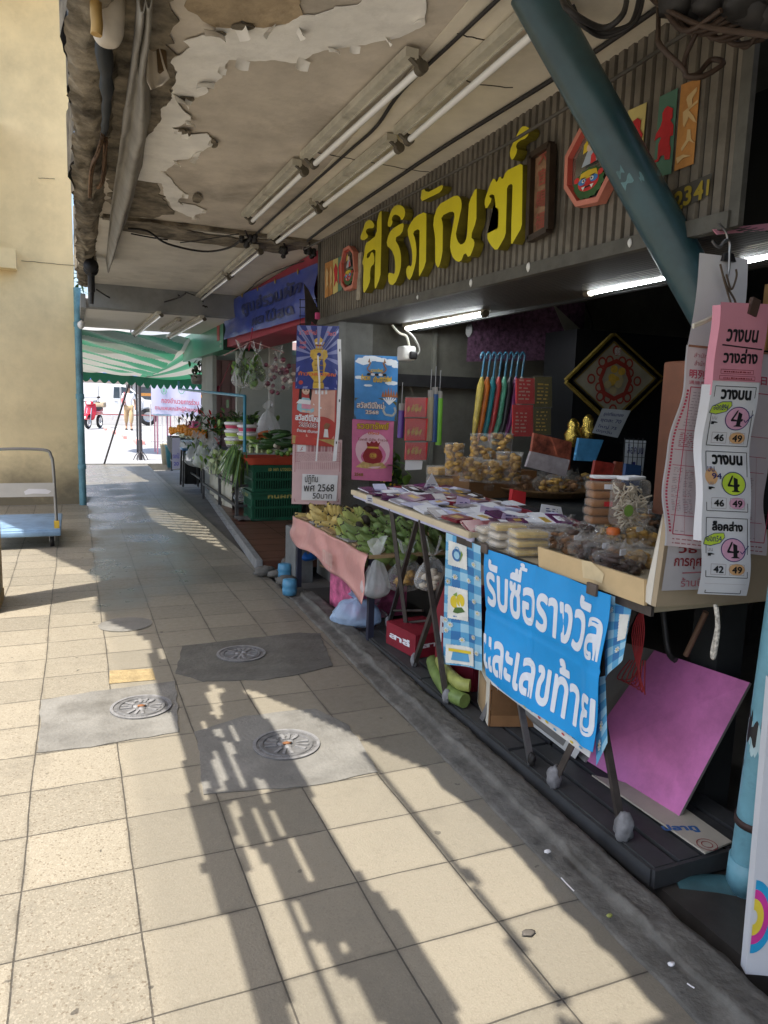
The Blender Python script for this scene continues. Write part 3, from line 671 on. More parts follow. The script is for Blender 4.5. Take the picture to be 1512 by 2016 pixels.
mb=MB();mb.box2((XF+0.63,y0,1.97),(XF+0.66,y1,ZC),walldark);mb.build('rear_panel',t)
mb=MB()
for(x,y,r) in((927,557,0.012),(1040,526,0.013),(822,585,0.008),(1240,478,0.01)):
 p=PX(x,y,XF-0.018);mb=MB();mb.blob(p,(0.006,r,r*1.5),white,0.3,2,3);mb.build('paint_spot',t)
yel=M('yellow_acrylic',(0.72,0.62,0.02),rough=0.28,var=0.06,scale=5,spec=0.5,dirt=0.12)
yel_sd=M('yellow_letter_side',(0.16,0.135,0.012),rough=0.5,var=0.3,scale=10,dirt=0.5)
def q1(x,y):return(640+x/3.6,230+y/3.6)
LET=[[(272,1258),(268,1170),(275,1060),(262,1035),(275,990),(285,900),(310,882),(366,838),(368,720),(400,648),(400,830),(392,1135),(355,1230),(350,1190),(358,930),(300,965),(292,1000),(312,1000),(330,952),(348,975),(350,1040),(325,1060),(318,1110),(320,1160),(300,1215)],
       [(245,860),(270,800),(285,745),(320,725),(350,760),(345,790),(300,790),(285,815),(310,850),(270,880)],
       [(432,910),(450,830),(480,790),(545,752),(560,760),(545,830),(490,860),(530,930),(540,1000),(535,1090),(490,1195),(450,1185),(445,1110),(465,1105),(490,1115),(498,1090),(495,1000),(470,940)],
       [(440,770),(455,700),(480,640),(520,618),(560,640),(570,690),(545,740),(525,700),(490,690),(470,720),(480,750),(460,785)],
       [(580,815),(600,760),(640,705),(718,668),(715,1040),(668,1135),(665,1115),(670,790),(620,815),(640,870),(650,960),(640,1050),(605,1160),(580,1140),(572,1085),(590,1050),(612,1065),(620,1000),(612,920)],
       [(672,605),(690,490),(720,540),(840,475),(825,530)],
       [(762,740),(800,625),(930,552),(962,575),(970,630),(935,790),(925,840),(950,905),(985,900),(1005,850),(1020,600),(1075,490),(1072,740),(1030,850),(1060,880),(1055,925),(1020,1005),(990,955),(960,1035),(910,1010),(885,940),(890,860),(920,690),(900,665),(820,705),(835,760),(832,970),(805,1080),(780,1040),(780,850)],
       [(1128,605),(1145,545),(1185,440),(1205,440),(1215,470),(1238,415),(1258,450),(1280,385),(1400,325),(1395,780),(1318,915),(1320,760),(1330,470),(1290,490),(1280,840),(1215,955),(1165,900),(1145,850),(1165,760),(1203,640),(1230,650),(1226,800),(1198,770),(1200,655),(1205,560),(1178,545),(1160,565),(1185,585),(1140,662)],
       [(1308,240),(1340,170),(1380,85),(1410,60),(1455,85),(1430,150),(1375,170),(1350,205),(1365,240),(1330,310),(1312,290)]]
def chaikin(p):
 out=[]
 for i in range(len(p)):
  a,b=p[i],p[(i+1)%len(p)];L=math.hypot(b[0]-a[0],b[1]-a[1])
  k=0.25 if L<130 else 18/L
  out+=[(a[0]+(b[0]-a[0])*k,a[1]+(b[1]-a[1])*k),(a[0]+(b[0]-a[0])*(1-k),a[1]+(b[1]-a[1])*(1-k))]
 return out
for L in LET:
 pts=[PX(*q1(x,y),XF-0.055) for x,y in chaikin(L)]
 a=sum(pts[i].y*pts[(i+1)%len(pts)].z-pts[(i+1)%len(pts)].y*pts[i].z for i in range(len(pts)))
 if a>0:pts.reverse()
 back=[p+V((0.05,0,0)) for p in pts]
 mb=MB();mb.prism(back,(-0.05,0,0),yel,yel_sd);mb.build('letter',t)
gold=M('dull_gold',(0.32,0.24,0.03),rough=0.4,metal=0.2,var=0.2)
frs=Frame((XF-0.002,1.95,2.0),(0,-1,0),(0,0,1))
def on_sign(x,y):
 p=PX(x,y,XF-0.002);return(1.95-p.y,p.z-2.0)
mb=MB();c4=[on_sign(x,y) for x,y in((1323,375),(1403,340),(1396,385),(1328,420))];mb.fpoly(frs,c4,M('plate_back',(0.06,0.055,0.045),rough=0.5),0.0015)
for ch,(x,y),h in(('2',(1328,417),0.095),('3',(1347,407),0.095),('4',(1367,398),0.09),('1',(1392,386),0.075)):
 a=on_sign(x,y);mb.text(ch,frs,a[0],a[1],gold,h=h*0.62,bold=0.035,d=0.006)
mb.build('house_number',t)
# ------------------------------------------------------------------ charms and plaques fixed to the fascia
def sheet_on(px,x,th=0.004):
 return[PX(a,b,x) for a,b in px]
redpap=M('red_paper',(0.52,0.025,0.03),rough=0.7,var=0.15,scale=18)
orangep=M('orange_paper',(0.48,0.22,0.06),rough=0.7,var=0.18,scale=16)
yellowp=M('pale_yellow_paper',(0.60,0.50,0.18),rough=0.7,var=0.1)
greenp=M('teal_green_paper',(0.09,0.20,0.14),rough=0.7,var=0.12)
palebr=M('pale_brush_ink',(0.60,0.42,0.20),rough=0.7)
def q3(x,y):return(1080+x/4.447,120+y/4.447)
def slip(name,corners,m,lab,cat,extra=None,group='paper charms stuck on the fascia'):
 pts=[PX(*c,XF-0.004) for c in corners]
 if(pts[1]-pts[0]).cross(pts[2]-pts[1]).x>0:pts.reverse()
 mb=MB();mb.prism(pts,(-0.0015,0,0),m)
 for q,mm in(extra or[]):
  z=[PX(*c,XF-0.0075) for c in q]
  ar=sum(z[i].y*z[(i+1)%len(z)].z-z[(i+1)%len(z)].y*z[i].z for i in range(len(z)))
  if ar>0:z.reverse()
  mb.prism(z,(-0.002,0,0),mm)
 return mb.build(name,label=lab,cat=cat,group=group)
fig=[(1045,395),(1090,415),(1085,500),(1070,520),(1095,560),(1090,650),(1065,660),(1060,720),(1070,760),(1060,860),(1020,865),(1015,825),(985,830),(960,880),(920,895),(925,875),(955,860),(965,730),(990,670),(965,670),(930,700),(945,640),(985,570),(1000,520),(1000,460),(1020,420)]
slip('paper_charm',[q3(975,315),q3(1135,235),q3(1075,985),q3(915,1030)],greenp,'teal paper charm with a red cut-out figure standing on it','paper charm',[([q3(*p) for p in fig],redpap)])
fig2=[(720,570),(740,530),(780,500),(810,520),(800,600),(825,640),(800,720),(790,760),(750,700),(725,640)]
slip('paper_charm',[q3(700,435),q3(862,362),q3(822,790),q3(660,850)],yellowp,'pale yellow paper charm with a red figure, half behind the diagonal pipe','paper charm',[([q3(*p) for p in fig2],redpap)])
sw=[[(1220,310),(1300,230),(1300,260),(1260,330),(1260,390),(1230,420),(1210,340)],[(1180,450),(1310,340),(1310,360),(1230,430),(1270,480),(1300,540),(1270,530),(1230,490),(1190,580),(1180,560)],[(1220,600),(1245,600),(1250,680),(1280,720),(1230,700),(1170,790),(1160,770),(1210,690)],[(1120,850),(1180,820),(1250,830),(1180,850),(1130,900)]]
slip('paper_charm',[q3(1165,210),q3(1332,145),q3(1270,900),q3(1103,965)],orangep,'plain orange paper charm with pale brush strokes, topmost on the fascia','paper charm',[([q3(*p) for p in s],palebr) for s in sw])
for(a,b,m,lab,st) in((0,28,orangep,'narrow orange paper charm at the far end of the fascia',palebr),(30,56,orangep,'second orange paper charm from the far end of the fascia, dark edged',palebr),(58,93,yellowp,'pale yellow and red paper charm beside the small octagonal mirror',redpap),(93,124,greenp,'teal and red paper charm tucked behind the small octagonal mirror',redpap)):
 ya,yb=1040-a*0.45,1040-b*0.45
 mid=[(a+5,ya+70),(a+(b-a)*0.5,yb+40),(b-4,yb+80),(b-8,yb+130),(b-3,yb+180),(a+(b-a)*0.6,yb+160),(a+6,ya+190),(a+10,ya+130)]
 slip('paper_charm',[q1(a,ya),q1(b,yb),q1(b-2,yb+240+(0 if a else 5)),q1(a,ya+245)],m,lab,'paper charm',[([q1(*p) for p in mid],st)])
pinkfr=M('pink_frame',(0.56,0.20,0.145),rough=0.5,var=0.12,scale=20)
mirror=M('old_mirror',(0.36,0.35,0.31),rough=0.12,metal=0.8,var=0.3,scale=5)
reds=M('bright_red',(0.55,0.03,0.03),rough=0.5);ylw=M('bright_yellow',(0.65,0.46,0.03),rough=0.5);blues=M('bright_blue',(0.05,0.20,0.50),rough=0.5);greens=M('leaf_green_paint',(0.03,0.10,0.025),rough=0.5)
def octagon(px,lab,lion):
 c=[PX(x,y,XF-0.03) for x,y in px]
 cen=sum(c,V())/len(c)
 t=thing('octagonal_mirror',lab,'mirror',cen,'octagonal guardian mirrors on the fascia')
 def ord_(p):
  a=sum(p[i].y*p[(i+1)%len(p)].z-p[(i+1)%len(p)].y*p[i].z for i in range(len(p)))
  return p if a<0 else p[::-1]
 c=ord_(c);n=len(c);inn=[cen+(p-cen)*0.80 for p in c];inn2=[cen+(p-cen)*0.86 for p in c]
 mb=MB();f=V((-0.012,0,0));B=V((0.028,0,0))
 mb.add([p+f for p in c]+[p+f for p in inn2],[(i,(i+1)%n,n+(i+1)%n,n+i) for i in range(n)],pinkfr)
 mb.add([p+f for p in inn2]+[p+V((0.006,0,0)) for p in inn],[(i,(i+1)%n,n+(i+1)%n,n+i) for i in range(n)],M('pink_frame_lip',(0.40,0.06,0.04),rough=0.5))
 mb.add([p+f for p in c]+[p+B for p in c],[((i+1)%n,i,n+i,n+(i+1)%n) for i in range(n)],pinkfr)
 mb.build('frame',t)
 mb=MB();mb.poly([p+V((0.007,0,0)) for p in inn],mirror);mb.build('glass',t)
 w=max(p.y for p in c)-min(p.y for p in c);h=max(p.z for p in c)-min(p.z for p in c)
 fr=Frame(cen+V((-0.002,0,0)),(0,-1,0),(0,0,1));mb=MB();d=0.0
 cy=-h*0.20
 lf=[]
 for k in range(28):
  r=1.0+0.13*(k%2);a=2*math.pi*k/28;lf.append((w*0.30*r*math.cos(a),cy+h*0.17*r*math.sin(a)))
 mb.fpoly(fr,lf,greens,d);d+=0.001
 mb.disc(fr,0,cy+h*0.02,w*0.22,h*0.11,reds,d);d+=0.001
 mb.fpoly(fr,[(-w*.2,cy+h*.06),(w*.2,cy+h*.06),(w*.16,cy+h*.14),(0,cy+h*.155),(-w*.16,cy+h*.14)],ylw,d)
 for s in(-1,1):
  mb.disc(fr,s*w*0.25,cy+h*0.08,w*0.055,h*0.035,reds,d);mb.disc(fr,s*w*0.12,cy+h*0.035,w*0.085,h*0.04,blues,d+0.001);mb.disc(fr,s*w*0.09,cy+h*0.04,w*0.035,h*0.022,white,d+0.002);mb.disc(fr,s*w*0.085,cy+h*0.04,w*0.017,h*0.012,ink,d+0.003)
  mb.fpoly(fr,[(s*w*.05,cy-h*.03),(s*w*.13,cy-h*.03),(s*w*.09,cy-h*.075)],white,d+0.002)
  mb.fpoly(fr,[(s*w*.02,cy+h*.075),(s*w*.17,cy+h*.085),(s*w*.12,cy+h*.065)],ink,d+0.0025)
 mb.disc(fr,0,cy+h*0.01,w*0.06,h*0.03,reds,d+0.002)
 mb.fpoly(fr,[(-w*.12,cy-h*.03),(w*.12,cy-h*.03),(w*.08,cy-h*.05),(-w*.08,cy-h*.05)],ink,d+0.001)
 mb.build('lion_face',t)
 mb=MB();mb.fpoly(fr,[(-w*.17,h*.02),(w*.16,h*.03),(w*.1,h*.17),(-w*.05,h*.2)],M('pale_blue_robe',(0.35,0.40,0.46),rough=0.5),0.0);mb.fpoly(fr,[(-w*.15,h*.17),(-w*.05,h*.19),(-w*.06,h*.33),(-w*.14,h*.28)],ylw,0.001)
 mb.disc(fr,w*0.0,h*0.22,w*0.07,h*0.05,M('painted_skin',(0.62,0.45,0.36),rough=0.5),0.002);mb.fpoly(fr,[(w*.02,h*.02),(w*.14,h*.03),(w*.1,h*.16),(w*.03,h*.12)],reds,0.0015);mb.build('painted_figure',t)
 return t
big_oct=[(300,580),(165,840),(155,1120),(255,1280),(450,1240),(560,1020),(575,720),(475,540)]
octagon([q3(*p) for p in big_oct],'larger octagonal mirror in a pink frame behind the diagonal pipe',True)
octagon([q1(x,y) for x,y in((180,913),(210,955),(222,1100),(205,1215),(150,1235),(122,1190),(120,1030),(140,935))],'smaller octagonal mirror in a pink frame at the far end of the letters',True)
wood_dk=M('dark_wood',(0.035,0.022,0.014),rough=0.4,var=0.3,scale=12)
t=thing('framed_plaque','tall narrow plaque in a dark wooden frame after the last yellow letter','plaque',PX(1065,380,XF-0.02))
c=[PX(x,y,XF-0.03) for x,y in((1048,308),(1086,284),(1081,452),(1043,472))];cen=sum(c,V())/4;inn=[cen+(p-cen)*1.0+V((0,(cen.y-p.y)*0.28,(cen.z-p.z)*0.09)) for p in c]
mb=MB();
for i in range(4):
 mb.bar(c[i],c[(i+1)%4],0.024,0.03,wood_dk,(1,0,0))
mb.build('frame',t)
mb=MB();mb.poly([p+V((0.008,0,0)) for p in c][::-1],M('plaque_face',(0.26,0.15,0.09),rough=0.25,var=0.35,scale=16));mb.build('glazed_face',t)
fr=Frame(cen+V((0.004,0,0)),(0,-1,0),(0,0,1));mb=MB()
for k,ch in enumerate('天官賜福'):mb.text(ch,fr,0,0.115-0.085*k,M('faded_red_char',(0.30,0.06,0.04),rough=0.5),h=0.065,align='C',bold=0.01)
mb.build('lettering',t)
mb=MB();p=[PX(*q1(*c),XF-0.004) for c in((248,970),(268,960),(258,1295),(232,1300))];mb.prism(p[::-1] if(p[1]-p[0]).cross(p[2]-p[1]).x>0 else p,(-0.012,0,0),M('bleached_wood',(0.36,0.32,0.25),rough=0.8,var=0.3,scale=20));mb.build('thin_wood_strip',label='thin bleached wooden slat beside the first yellow letter',cat='slat')
mb=MB();mb.tube([PX(x,y,XF-0.12) for x,y in((600,490),(760,408),(1000,283),(1250,130),(1420,20))],0.007,M('grey_rod',(0.07,0.065,0.055),rough=0.5));mb.build('hanging_rod',label='thin grey rod strung across the top of the yellow letters',cat='rod')
# ------------------------------------------------------------------ fluorescent lamps under the canopy
tubewhite=M('unlit_tube_glass',(0.90,0.91,0.90),rough=0.18,var=0.02,spec=0.6)
batten=M('yellowed_batten',(0.52,0.49,0.40),rough=0.5,var=0.15,scale=14,dirt=0.45)
holder=M('grimy_holder',(0.10,0.085,0.06),rough=0.6,var=0.4,scale=20,dirt=0.5)
def lamp(a,b,lab,z=ZC,off=(0.045,0,-0.055),r=0.014,lit=None,group='fluorescent lamps under the canopy',w=0.05):
 a,b=V(a),V(b);mid=(a+b)/2;off=V(off)
 t=thing('fluorescent_lamp',lab,'lamp',mid,group)
 mb=MB();mb.bar(a+V((0,0,-0.018)),b+V((0,0,-0.018)),w,0.032,batten)
 d=(b-a).normalized();s=d.cross(V((0,0,1)))
 mb.bar(a+V((0,0,-0.037))+s*w*0.3,b+V((0,0,-0.037))+s*w*0.3,0.008,0.006,batten);mb.build('batten',t)
 ta,tb=a+off+d*0.03,b+off-d*0.03
 mb=MB();mb.tube([ta,tb],r,lit or tubewhite,12);mb.build('tube',t)
 for p,q in((a,ta),(b,tb)):
  mb=MB();dd=d if p is a else-d
  mb.tube([q-dd*0.03,q+dd*0.006],r*1.55,holder,12)
  mb.bar(q-dd*0.018+V((0,0,0.004)),p+dd*0.012+V((0,0,-0.02)),0.03,0.022,holder,d);mb.build('lamp_holder',t)
 return t
Cz=ZC-0.012
lamp(PZ(812,92,Cz),PZ(600,300,Cz),'unlit tube lamp nearest the torn white paint, front one of its row')
lamp(PZ(585,312,Cz),PZ(482,418,Cz),'unlit tube lamp behind the front one, beside the bare plaster')
lamp(PZ(1060,-6,Cz),PZ(785,250,Cz),'unlit tube lamp beside the diagonal pipe, closest to the yellow letters')
lamp(PZ(772,262,Cz),PZ(622,386,Cz),'unlit tube lamp in the middle of the row beside the yellow letters')
lamp(PZ(616,392,Cz),PZ(532,462,Cz),'unlit tube lamp ending at the dark ceiling joint beside the octagonal mirror')
lamp(PZ(503,480,Cz-0.03),PZ(446,530,Cz-0.03),'unlit tube lamp just past the dark joint, before the blue banner')
lamp(PZ(442,534,Cz-0.03),PZ(380,588,Cz-0.03),'unlit tube lamp at the grey cross beam beside the blue banner')
lamp(PZ(313,612,2.375),PZ(262,655,2.375),'thin tube lamp in the pale third bay, on the street side',off=(0.03,0,-0.045))
lamp(PZ(352,626,2.375),PZ(318,648,2.375),'short empty lamp batten between the two lamps of the pale third bay',off=(0.02,0,-0.03),r=0.006)
lamp(PZ(398,620,2.375),PZ(330,660,2.375),'thin tube lamp in the pale third bay, beside the green sign',off=(0.03,0,-0.045))
# ------------------------------------------------------------------ cables
cab=M('black_cable',(0.02,0.018,0.017),rough=0.6,var=0.3,scale=20)
brownc=M('brown_cable',(0.05,0.03,0.02),rough=0.6,var=0.3,scale=20)
def spline(pts,n=6):
 pts=[V(p) for p in pts];out=[]
 for i in range(len(pts)-1):
  p0,p1,p2,p3=pts[max(i-1,0)],pts[i],pts[i+1],pts[min(i+2,len(pts)-1)]
  for k in range(n):
   t=k/n;out.append(0.5*((2*p1)+(p2-p0)*t+(2*p0-5*p1+4*p2-p3)*t*t+(3*p1-p0-3*p2+p3)*t**3))
 return out+[pts[-1]]
def cable(px,z,r,lab,m=None,grp='black cables under the canopy',name='cable'):
 mb=MB();mb.tube(spline([PZ(p[0],p[1],p[2] if len(p)>2 else z) for p in px]),r,m or cab,6);return mb.build(name,label=lab,cat='cable',group=grp)
cable([(1000,-20),(900,75),(790,180),(740,250),(690,295),(600,375),(510,455),(495,475)],ZC-0.02,0.008,'black cable running straight between the two rows of tube lamps')
cable([(1350,-20),(1090,155),(900,270),(630,395),(622,420)],ZC-0.05,0.008,'black cable running along the ceiling just above the yellow letters') if False else cable([(1360,-30),(1200,82),(1085,158),(880,285),(760,365),(650,440),(600,478)],ZC-0.02,0.010,'black cable running along the ceiling just beside the yellow letters')
cable([(252,450),(290,455),(330,480),(400,495),(450,488),(478,470)],ZC-0.06,0.008,'black cable sagging across the white second bay')
cable([(258,460),(300,468),(330,472)],ZC-0.05,0.005,'short black wire stub beside the grey hanging cloth')
cable([(355,478),(400,472),(470,460)],ZC-0.05,0.004,'thin black wire stretched above the sagging cable')
cable([(190,570),(230,592),(290,600),(340,590),(365,578)],2.5,0.008,'black cable drooping across the grey cross beam')
cable([(365,575),(450,600),(520,545),(640,500)],ZC-0.06,0.006,'black wire running along the top of the blue banner')
cable([(1110,-10,2.5),(1130,30,2.42),(1175,62,2.4),(1240,50,2.42),(1262,-10,2.5)],2.5,0.009,'thick loop of black cable hanging at the top beside the diagonal pipe')
cable([(1105,-10,2.5),(1120,20,2.42),(1185,55,2.4),(1225,30,2.42),(1235,-10,2.5)],2.5,0.008,'inner loop of black cable hanging beside the diagonal pipe')
cable([(1128,10,2.45),(1150,52,2.4),(1190,73,2.39),(1250,45,2.42),(1268,-10,2.5)],2.5,0.005,'lowest thin loop of black cable by the diagonal pipe')
cable([(1280,-10,2.5),(1300,10,2.45),(1380,50,2.35),(1512,70,2.2),(1600,80,2.1)],2.5,0.007,'dark cable crossing the corrugated fascia towards the black opening',brownc)
cable([(1297,-5,2.52),(1296,65,2.38),(1300,90,2.33),(1345,135,2.26),(1352,150,2.24),(1385,150,2.24),(1424,125,2.28),(1400,118,2.3),(1375,145,2.26),(1358,150,2.25)],2.5,0.007,'dark cable hanging in a hook above the orange paper charm',brownc)
cable([(1376,55,2.36),(1350,110,2.3),(1347,140,2.26)],2.5,0.007,'short dark cable end joining the hook above the orange charm',brownc)
for(x,y,z,n,lab) in((490,470,ZC-0.05,5,'clump of black wire joints at the end of the long lamp row'),(563,492,ZC-0.05,5,'clump of black wire joints between the lamp row and the sign'),(612,492,ZC-0.06,4,'clump of black wire joints against the sign end'),(358,588,2.56,4,'clump of black wire joints at the cross beam'),(405,600,2.52,5,'clump of black wire joints above the green sign')):
 c=PZ(x,y,z);mb=MB()
 for k in range(n):mb.lathe(c+V((rnd.uniform(-.05,.05),rnd.uniform(-.12,.12),rnd.uniform(-.03,.01))),[(0.012,-0.03),(0.022,-0.02),(0.014,0),(0.022,0.015),(0.014,0.03),(0.001,0.032)],cab,8,rot=rotx(rnd.uniform(-1,1)))
 mb.tube(spline([c+V((-.06,-.15,0.02)),c,c+V((.05,.14,0.0)),c+V((0.02,.2,0.03))]),0.007,cab,6);mb.build('wire_joint',label=lab,cat='wiring',group='black wire joints')
mb=MB()
for k in range(9):
 c=PZ(1340+k*22,0+(k%3)*14,2.46-0.012*k);mb.blob(c,(0.06,0.05,0.045),cab,0.5,2.2,k)
for k in range(8):
 a=PZ(1290+18*k,-15,2.5);b2=PZ(1420+12*k,20+8*k,2.36);mb.tube(spline([a,a.lerp(b2,.5)+V((rnd.uniform(-.05,.05),0,-0.07)),b2]),0.007,brownc,6)
mb.build('cable_tangle',label='dark dusty tangle of old cables in the top corner over the fascia',cat='wiring')
# ------------------------------------------------------------------ cloths and fittings along the canopy's street edge
greycloth=M('grey_cloth',(0.27,0.255,0.225),rough=0.85,var=0.2,scale=5,bump=0.3,bscale=15)
palecloth=M('pale_dusty_cloth',(0.60,0.54,0.45),rough=0.8,var=0.15,scale=9)
def q2(x,y):return(130+x/3.36,y/3.36)
LE=[(478,-60),(462,150),(430,400),(395,620),(370,800),(350,950),(328,1120),(305,1300),(288,1460),(268,1690),(262,1740)]
RE=[(566,-60),(560,150),(530,400),(552,620),(556,800),(525,950),(500,1120),(455,1290),(408,1460),(345,1600),(300,1745)]
mb=MB()
def cl(u,v):
 k=v*(len(LE)-1);i=min(int(k),len(LE)-2);f=k-i
 l=[LE[i][j]+(LE[i+1][j]-LE[i][j])*f for j in(0,1)];r=[RE[i][j]+(RE[i+1][j]-RE[i][j])*f for j in(0,1)]
 p=PZ(*q2(l[0]+(r[0]-l[0])*u,l[1]+(r[1]-l[1])*u),ZC-0.06)
 return p+V((0,0,-0.05*math.sin(u*3.14)-0.03*math.sin(u*9+v*4)+0.02*noise.noise(V((u*4,v*16,0)))))
mb.grid(cl,14,80,greycloth);o=mb.build('hanging_cloth',label='long grey cloth slung along the street edge of the canopy',cat='cloth')
s=o.modifiers.new('th','SOLIDIFY');s.thickness=0.004
mb=MB();Yf=3.0
FLP=[[(560,5),(566,10)],[(548,150),(590,160)],[(538,300),(625,330)],[(530,430),(655,440)],[(530,530),(690,515)],[(560,595),(640,565)]]
def fl(u,v):
 k=v*5;i=min(int(k),4);f=k-i
 a=[FLP[i][0][j]+(FLP[i+1][0][j]-FLP[i][0][j])*f for j in(0,1)];b2=[FLP[i][1][j]+(FLP[i+1][1][j]-FLP[i][1][j])*f for j in(0,1)]
 return PY(*q2(a[0]+(b2[0]-a[0])*u,a[1]+(b2[1]-a[1])*u),Yf+0.05*math.sin(u*4)*v)
mb.grid(fl,8,16,palecloth);o=mb.build('cloth_flap',label='pale cloth corner hanging down into the sun beside the grey cloth',cat='cloth');s=o.modifiers.new('th','SOLIDIFY');s.thickness=0.004
mb=MB();P=[PY(*q2(x,y),2.7) for x,y in((285,-90),(283,60),(275,200),(268,290),(268,310))]
mb.tube(spline(P,4),[0.05*(1-0.0*k) for k in range(9)]+[0.047,0.043,0.038,0.032,0.024,0.016,0.008,0.002][:len(spline(P,4))-9],palecloth,12);mb.build('rolled_cloth',label='rolled pale cloth end poking down at the canopy edge, lit white',cat='cloth')
mb=MB();P=[PY(*q2(x,y),2.62) for x,y in((195,-80),(198,80),(205,160),(200,230))];mb.tube(spline(P,4),0.018,M('amber_strip',(0.42,0.26,0.08),rough=0.6,var=0.3),6);mb.build('amber_strip',label='amber cloth strip hanging beside the rolled pale cloth',cat='cloth')
mb=MB();P=[PZ(*q2(x,y),ZC-0.1) for x,y in((235,220),(262,450),(270,660),(255,860),(235,900))];mb.tube(spline(P,5),[.012,.02,.026,.03,.028,.026,.02,.024,.028,.022,.016,.02,.018,.014,.018,.012,.015,.01,.012,.008,.006],M('blue_black_rag',(0.018,0.022,0.025),rough=0.7,var=0.4),8);mb.build('dark_rag',label='blue-black rag wedged along the broken slab edge',cat='rag')
ropem=M('brown_rope',(0.17,0.10,0.055),rough=0.85,var=0.4,scale=22)
for k,(pts,lab) in enumerate((([(240,900),(210,1010),(170,1110),(160,1290)],'brown rope bundle hanging from the slab edge over the insulators'),([(262,930),(255,1060),(240,1190),(215,1230)],'second brown rope hanging next to the insulators'))):
 mb=MB()
 for j in range(5):mb.tube(spline([PZ(*q2(x+9*math.sin(j*2.1+i),y),ZC-0.12)+V((0,0,.012*math.cos(j*1.7+i))) for i,(x,y) in enumerate(pts)],5),0.006,ropem,6);mb.build('rope',label=lab,cat='rope',group='brown ropes at the slab edge')
mb=MB();P=spline([PY(*q2(x,y),2.95) for x,y in((665,-20),(660,100),(680,215),(715,225),(750,170),(740,60),(725,-20))],6);mb.tube(P,0.006,brownc,6);mb.build('hanging_loop',label='dark loop of cord hanging from the ceiling beside the cloth flap',cat='cord')
mb=MB();P=spline([PY(*q2(x,y),3.0) for x,y in((600,-20),(612,180),(630,330),(640,480))],6);mb.tube(P,0.018,M('brown_hanging_board',(0.12,0.075,0.035),rough=0.7,var=0.3),8);mb.build('hanging_strip',label='brown strip hanging behind the pale cloth flap',cat='strip')
for k,(x,y,lab) in enumerate(((178,1490,'upper black cable spool bolted beside the yellow wall corner'),(165,1770,'lower black cable spool bolted beside the yellow wall corner'))):
 c=PY(*q2(x,y),7.2);mb=MB();mb.lathe(c,[(0.001,-0.05),(0.06,-0.047),(0.064,-0.025),(0.035,-0.012),(0.035,0.012),(0.064,0.025),(0.06,0.047),(0.001,0.05)],blackw,16,rot=rotx(1.2))
 mb.tube([c+V((0,0.0,0.1)),c+V((0,0.05,-0.2))],0.03,blackw,8);mb.build('cable_spool',label=lab,cat='insulator',group='black cable spools at the wall corner')
mb=MB();mb.tube([PY(*q2(170,1440),7.3),PY(*q2(150,1790),7.3)],0.03,blackw,8);mb.tube(spline([PY(*q2(x,y),7.3) for x,y in((165,1780),(172,1900),(168,2010))],4),0.02,blackw,6);mb.build('black_bracket',label='black iron bracket carrying the cable spools',cat='bracket')
drainblue=M('faded_blue_pipe',(0.12,0.27,0.32),rough=0.5,var=0.3,scale=6,dirt=0.55)
def p2(x,y,Y):return PY(x,y,Y)
mb=MB();a,b2=PY(155,585,10.3),PZ(160,990,0.0);mb.tube([V((0.075,10.33,0.0)),V((0.075,10.33,2.75))],0.045,drainblue,12)
for z in(0.5,1.4,2.3):mb.lathe((0.075,10.33,z),[(0.052,-0.03),(0.052,0.03),(0.046,0.032),(0.046,-0.032)],drainblue,12)
mb.build('drain_pipe',label='faded blue drain pipe down the corner of the yellow wall',cat='pipe')
leafg=M('leaf_green',(0.06,0.13,0.025),rough=0.5,var=0.4,scale=9);leafl=M('leaf_light_green',(0.16,0.27,0.05),rough=0.5,var=0.35,scale=9);leafd=M('leaf_dark_green',(0.025,0.06,0.018),rough=0.5,var=0.4,scale=9)
def leaf(mb,p,d,L,w,m,curl=0.25):
 d=V(d).normalized();s=d.cross(V((0,0,1)));s=s.normalized() if s.length>1e-3 else V((1,0,0));n=s.cross(d)
 pts=[]
 for f,ww in((0,0.12),(0.3,0.9),(0.6,1.0),(0.85,0.6),(1.0,0.05)):
  c=V(p)+d*L*f-n*0+V((0,0,-curl*L*f*f));pts+=[c-s*w*ww*0.5+n*0.12*w*ww,c,c+s*w*ww*0.5+n*0.12*w*ww]
 mb.add(pts,[q for i in range(4) for q in((i*3,i*3+1,i*3+4,i*3+3),(i*3+1,i*3+2,i*3+5,i*3+4))],m,True)
mb=MB()
for k in range(40):
 p=PY(152+rnd.uniform(-6,6),rnd.uniform(500,610),11.0+rnd.uniform(-.2,.2));leaf(mb,p,(rnd.uniform(-1,1),rnd.uniform(-1,0),rnd.uniform(-.6,.4)),0.16,0.05,rnd.choice([leafg,leafl,leafl]))
mb.build('hanging_plant',label='sunlit green fronds just past the yellow wall corner',cat='plant')
mb=MB();c=PY(160,640,9.5);mb.blob(c,(0.04,0.06,0.05),white,0.4,2,2);mb.build('white_rag',label='small white rag tied where the blue pipe meets the canopy',cat='rag')
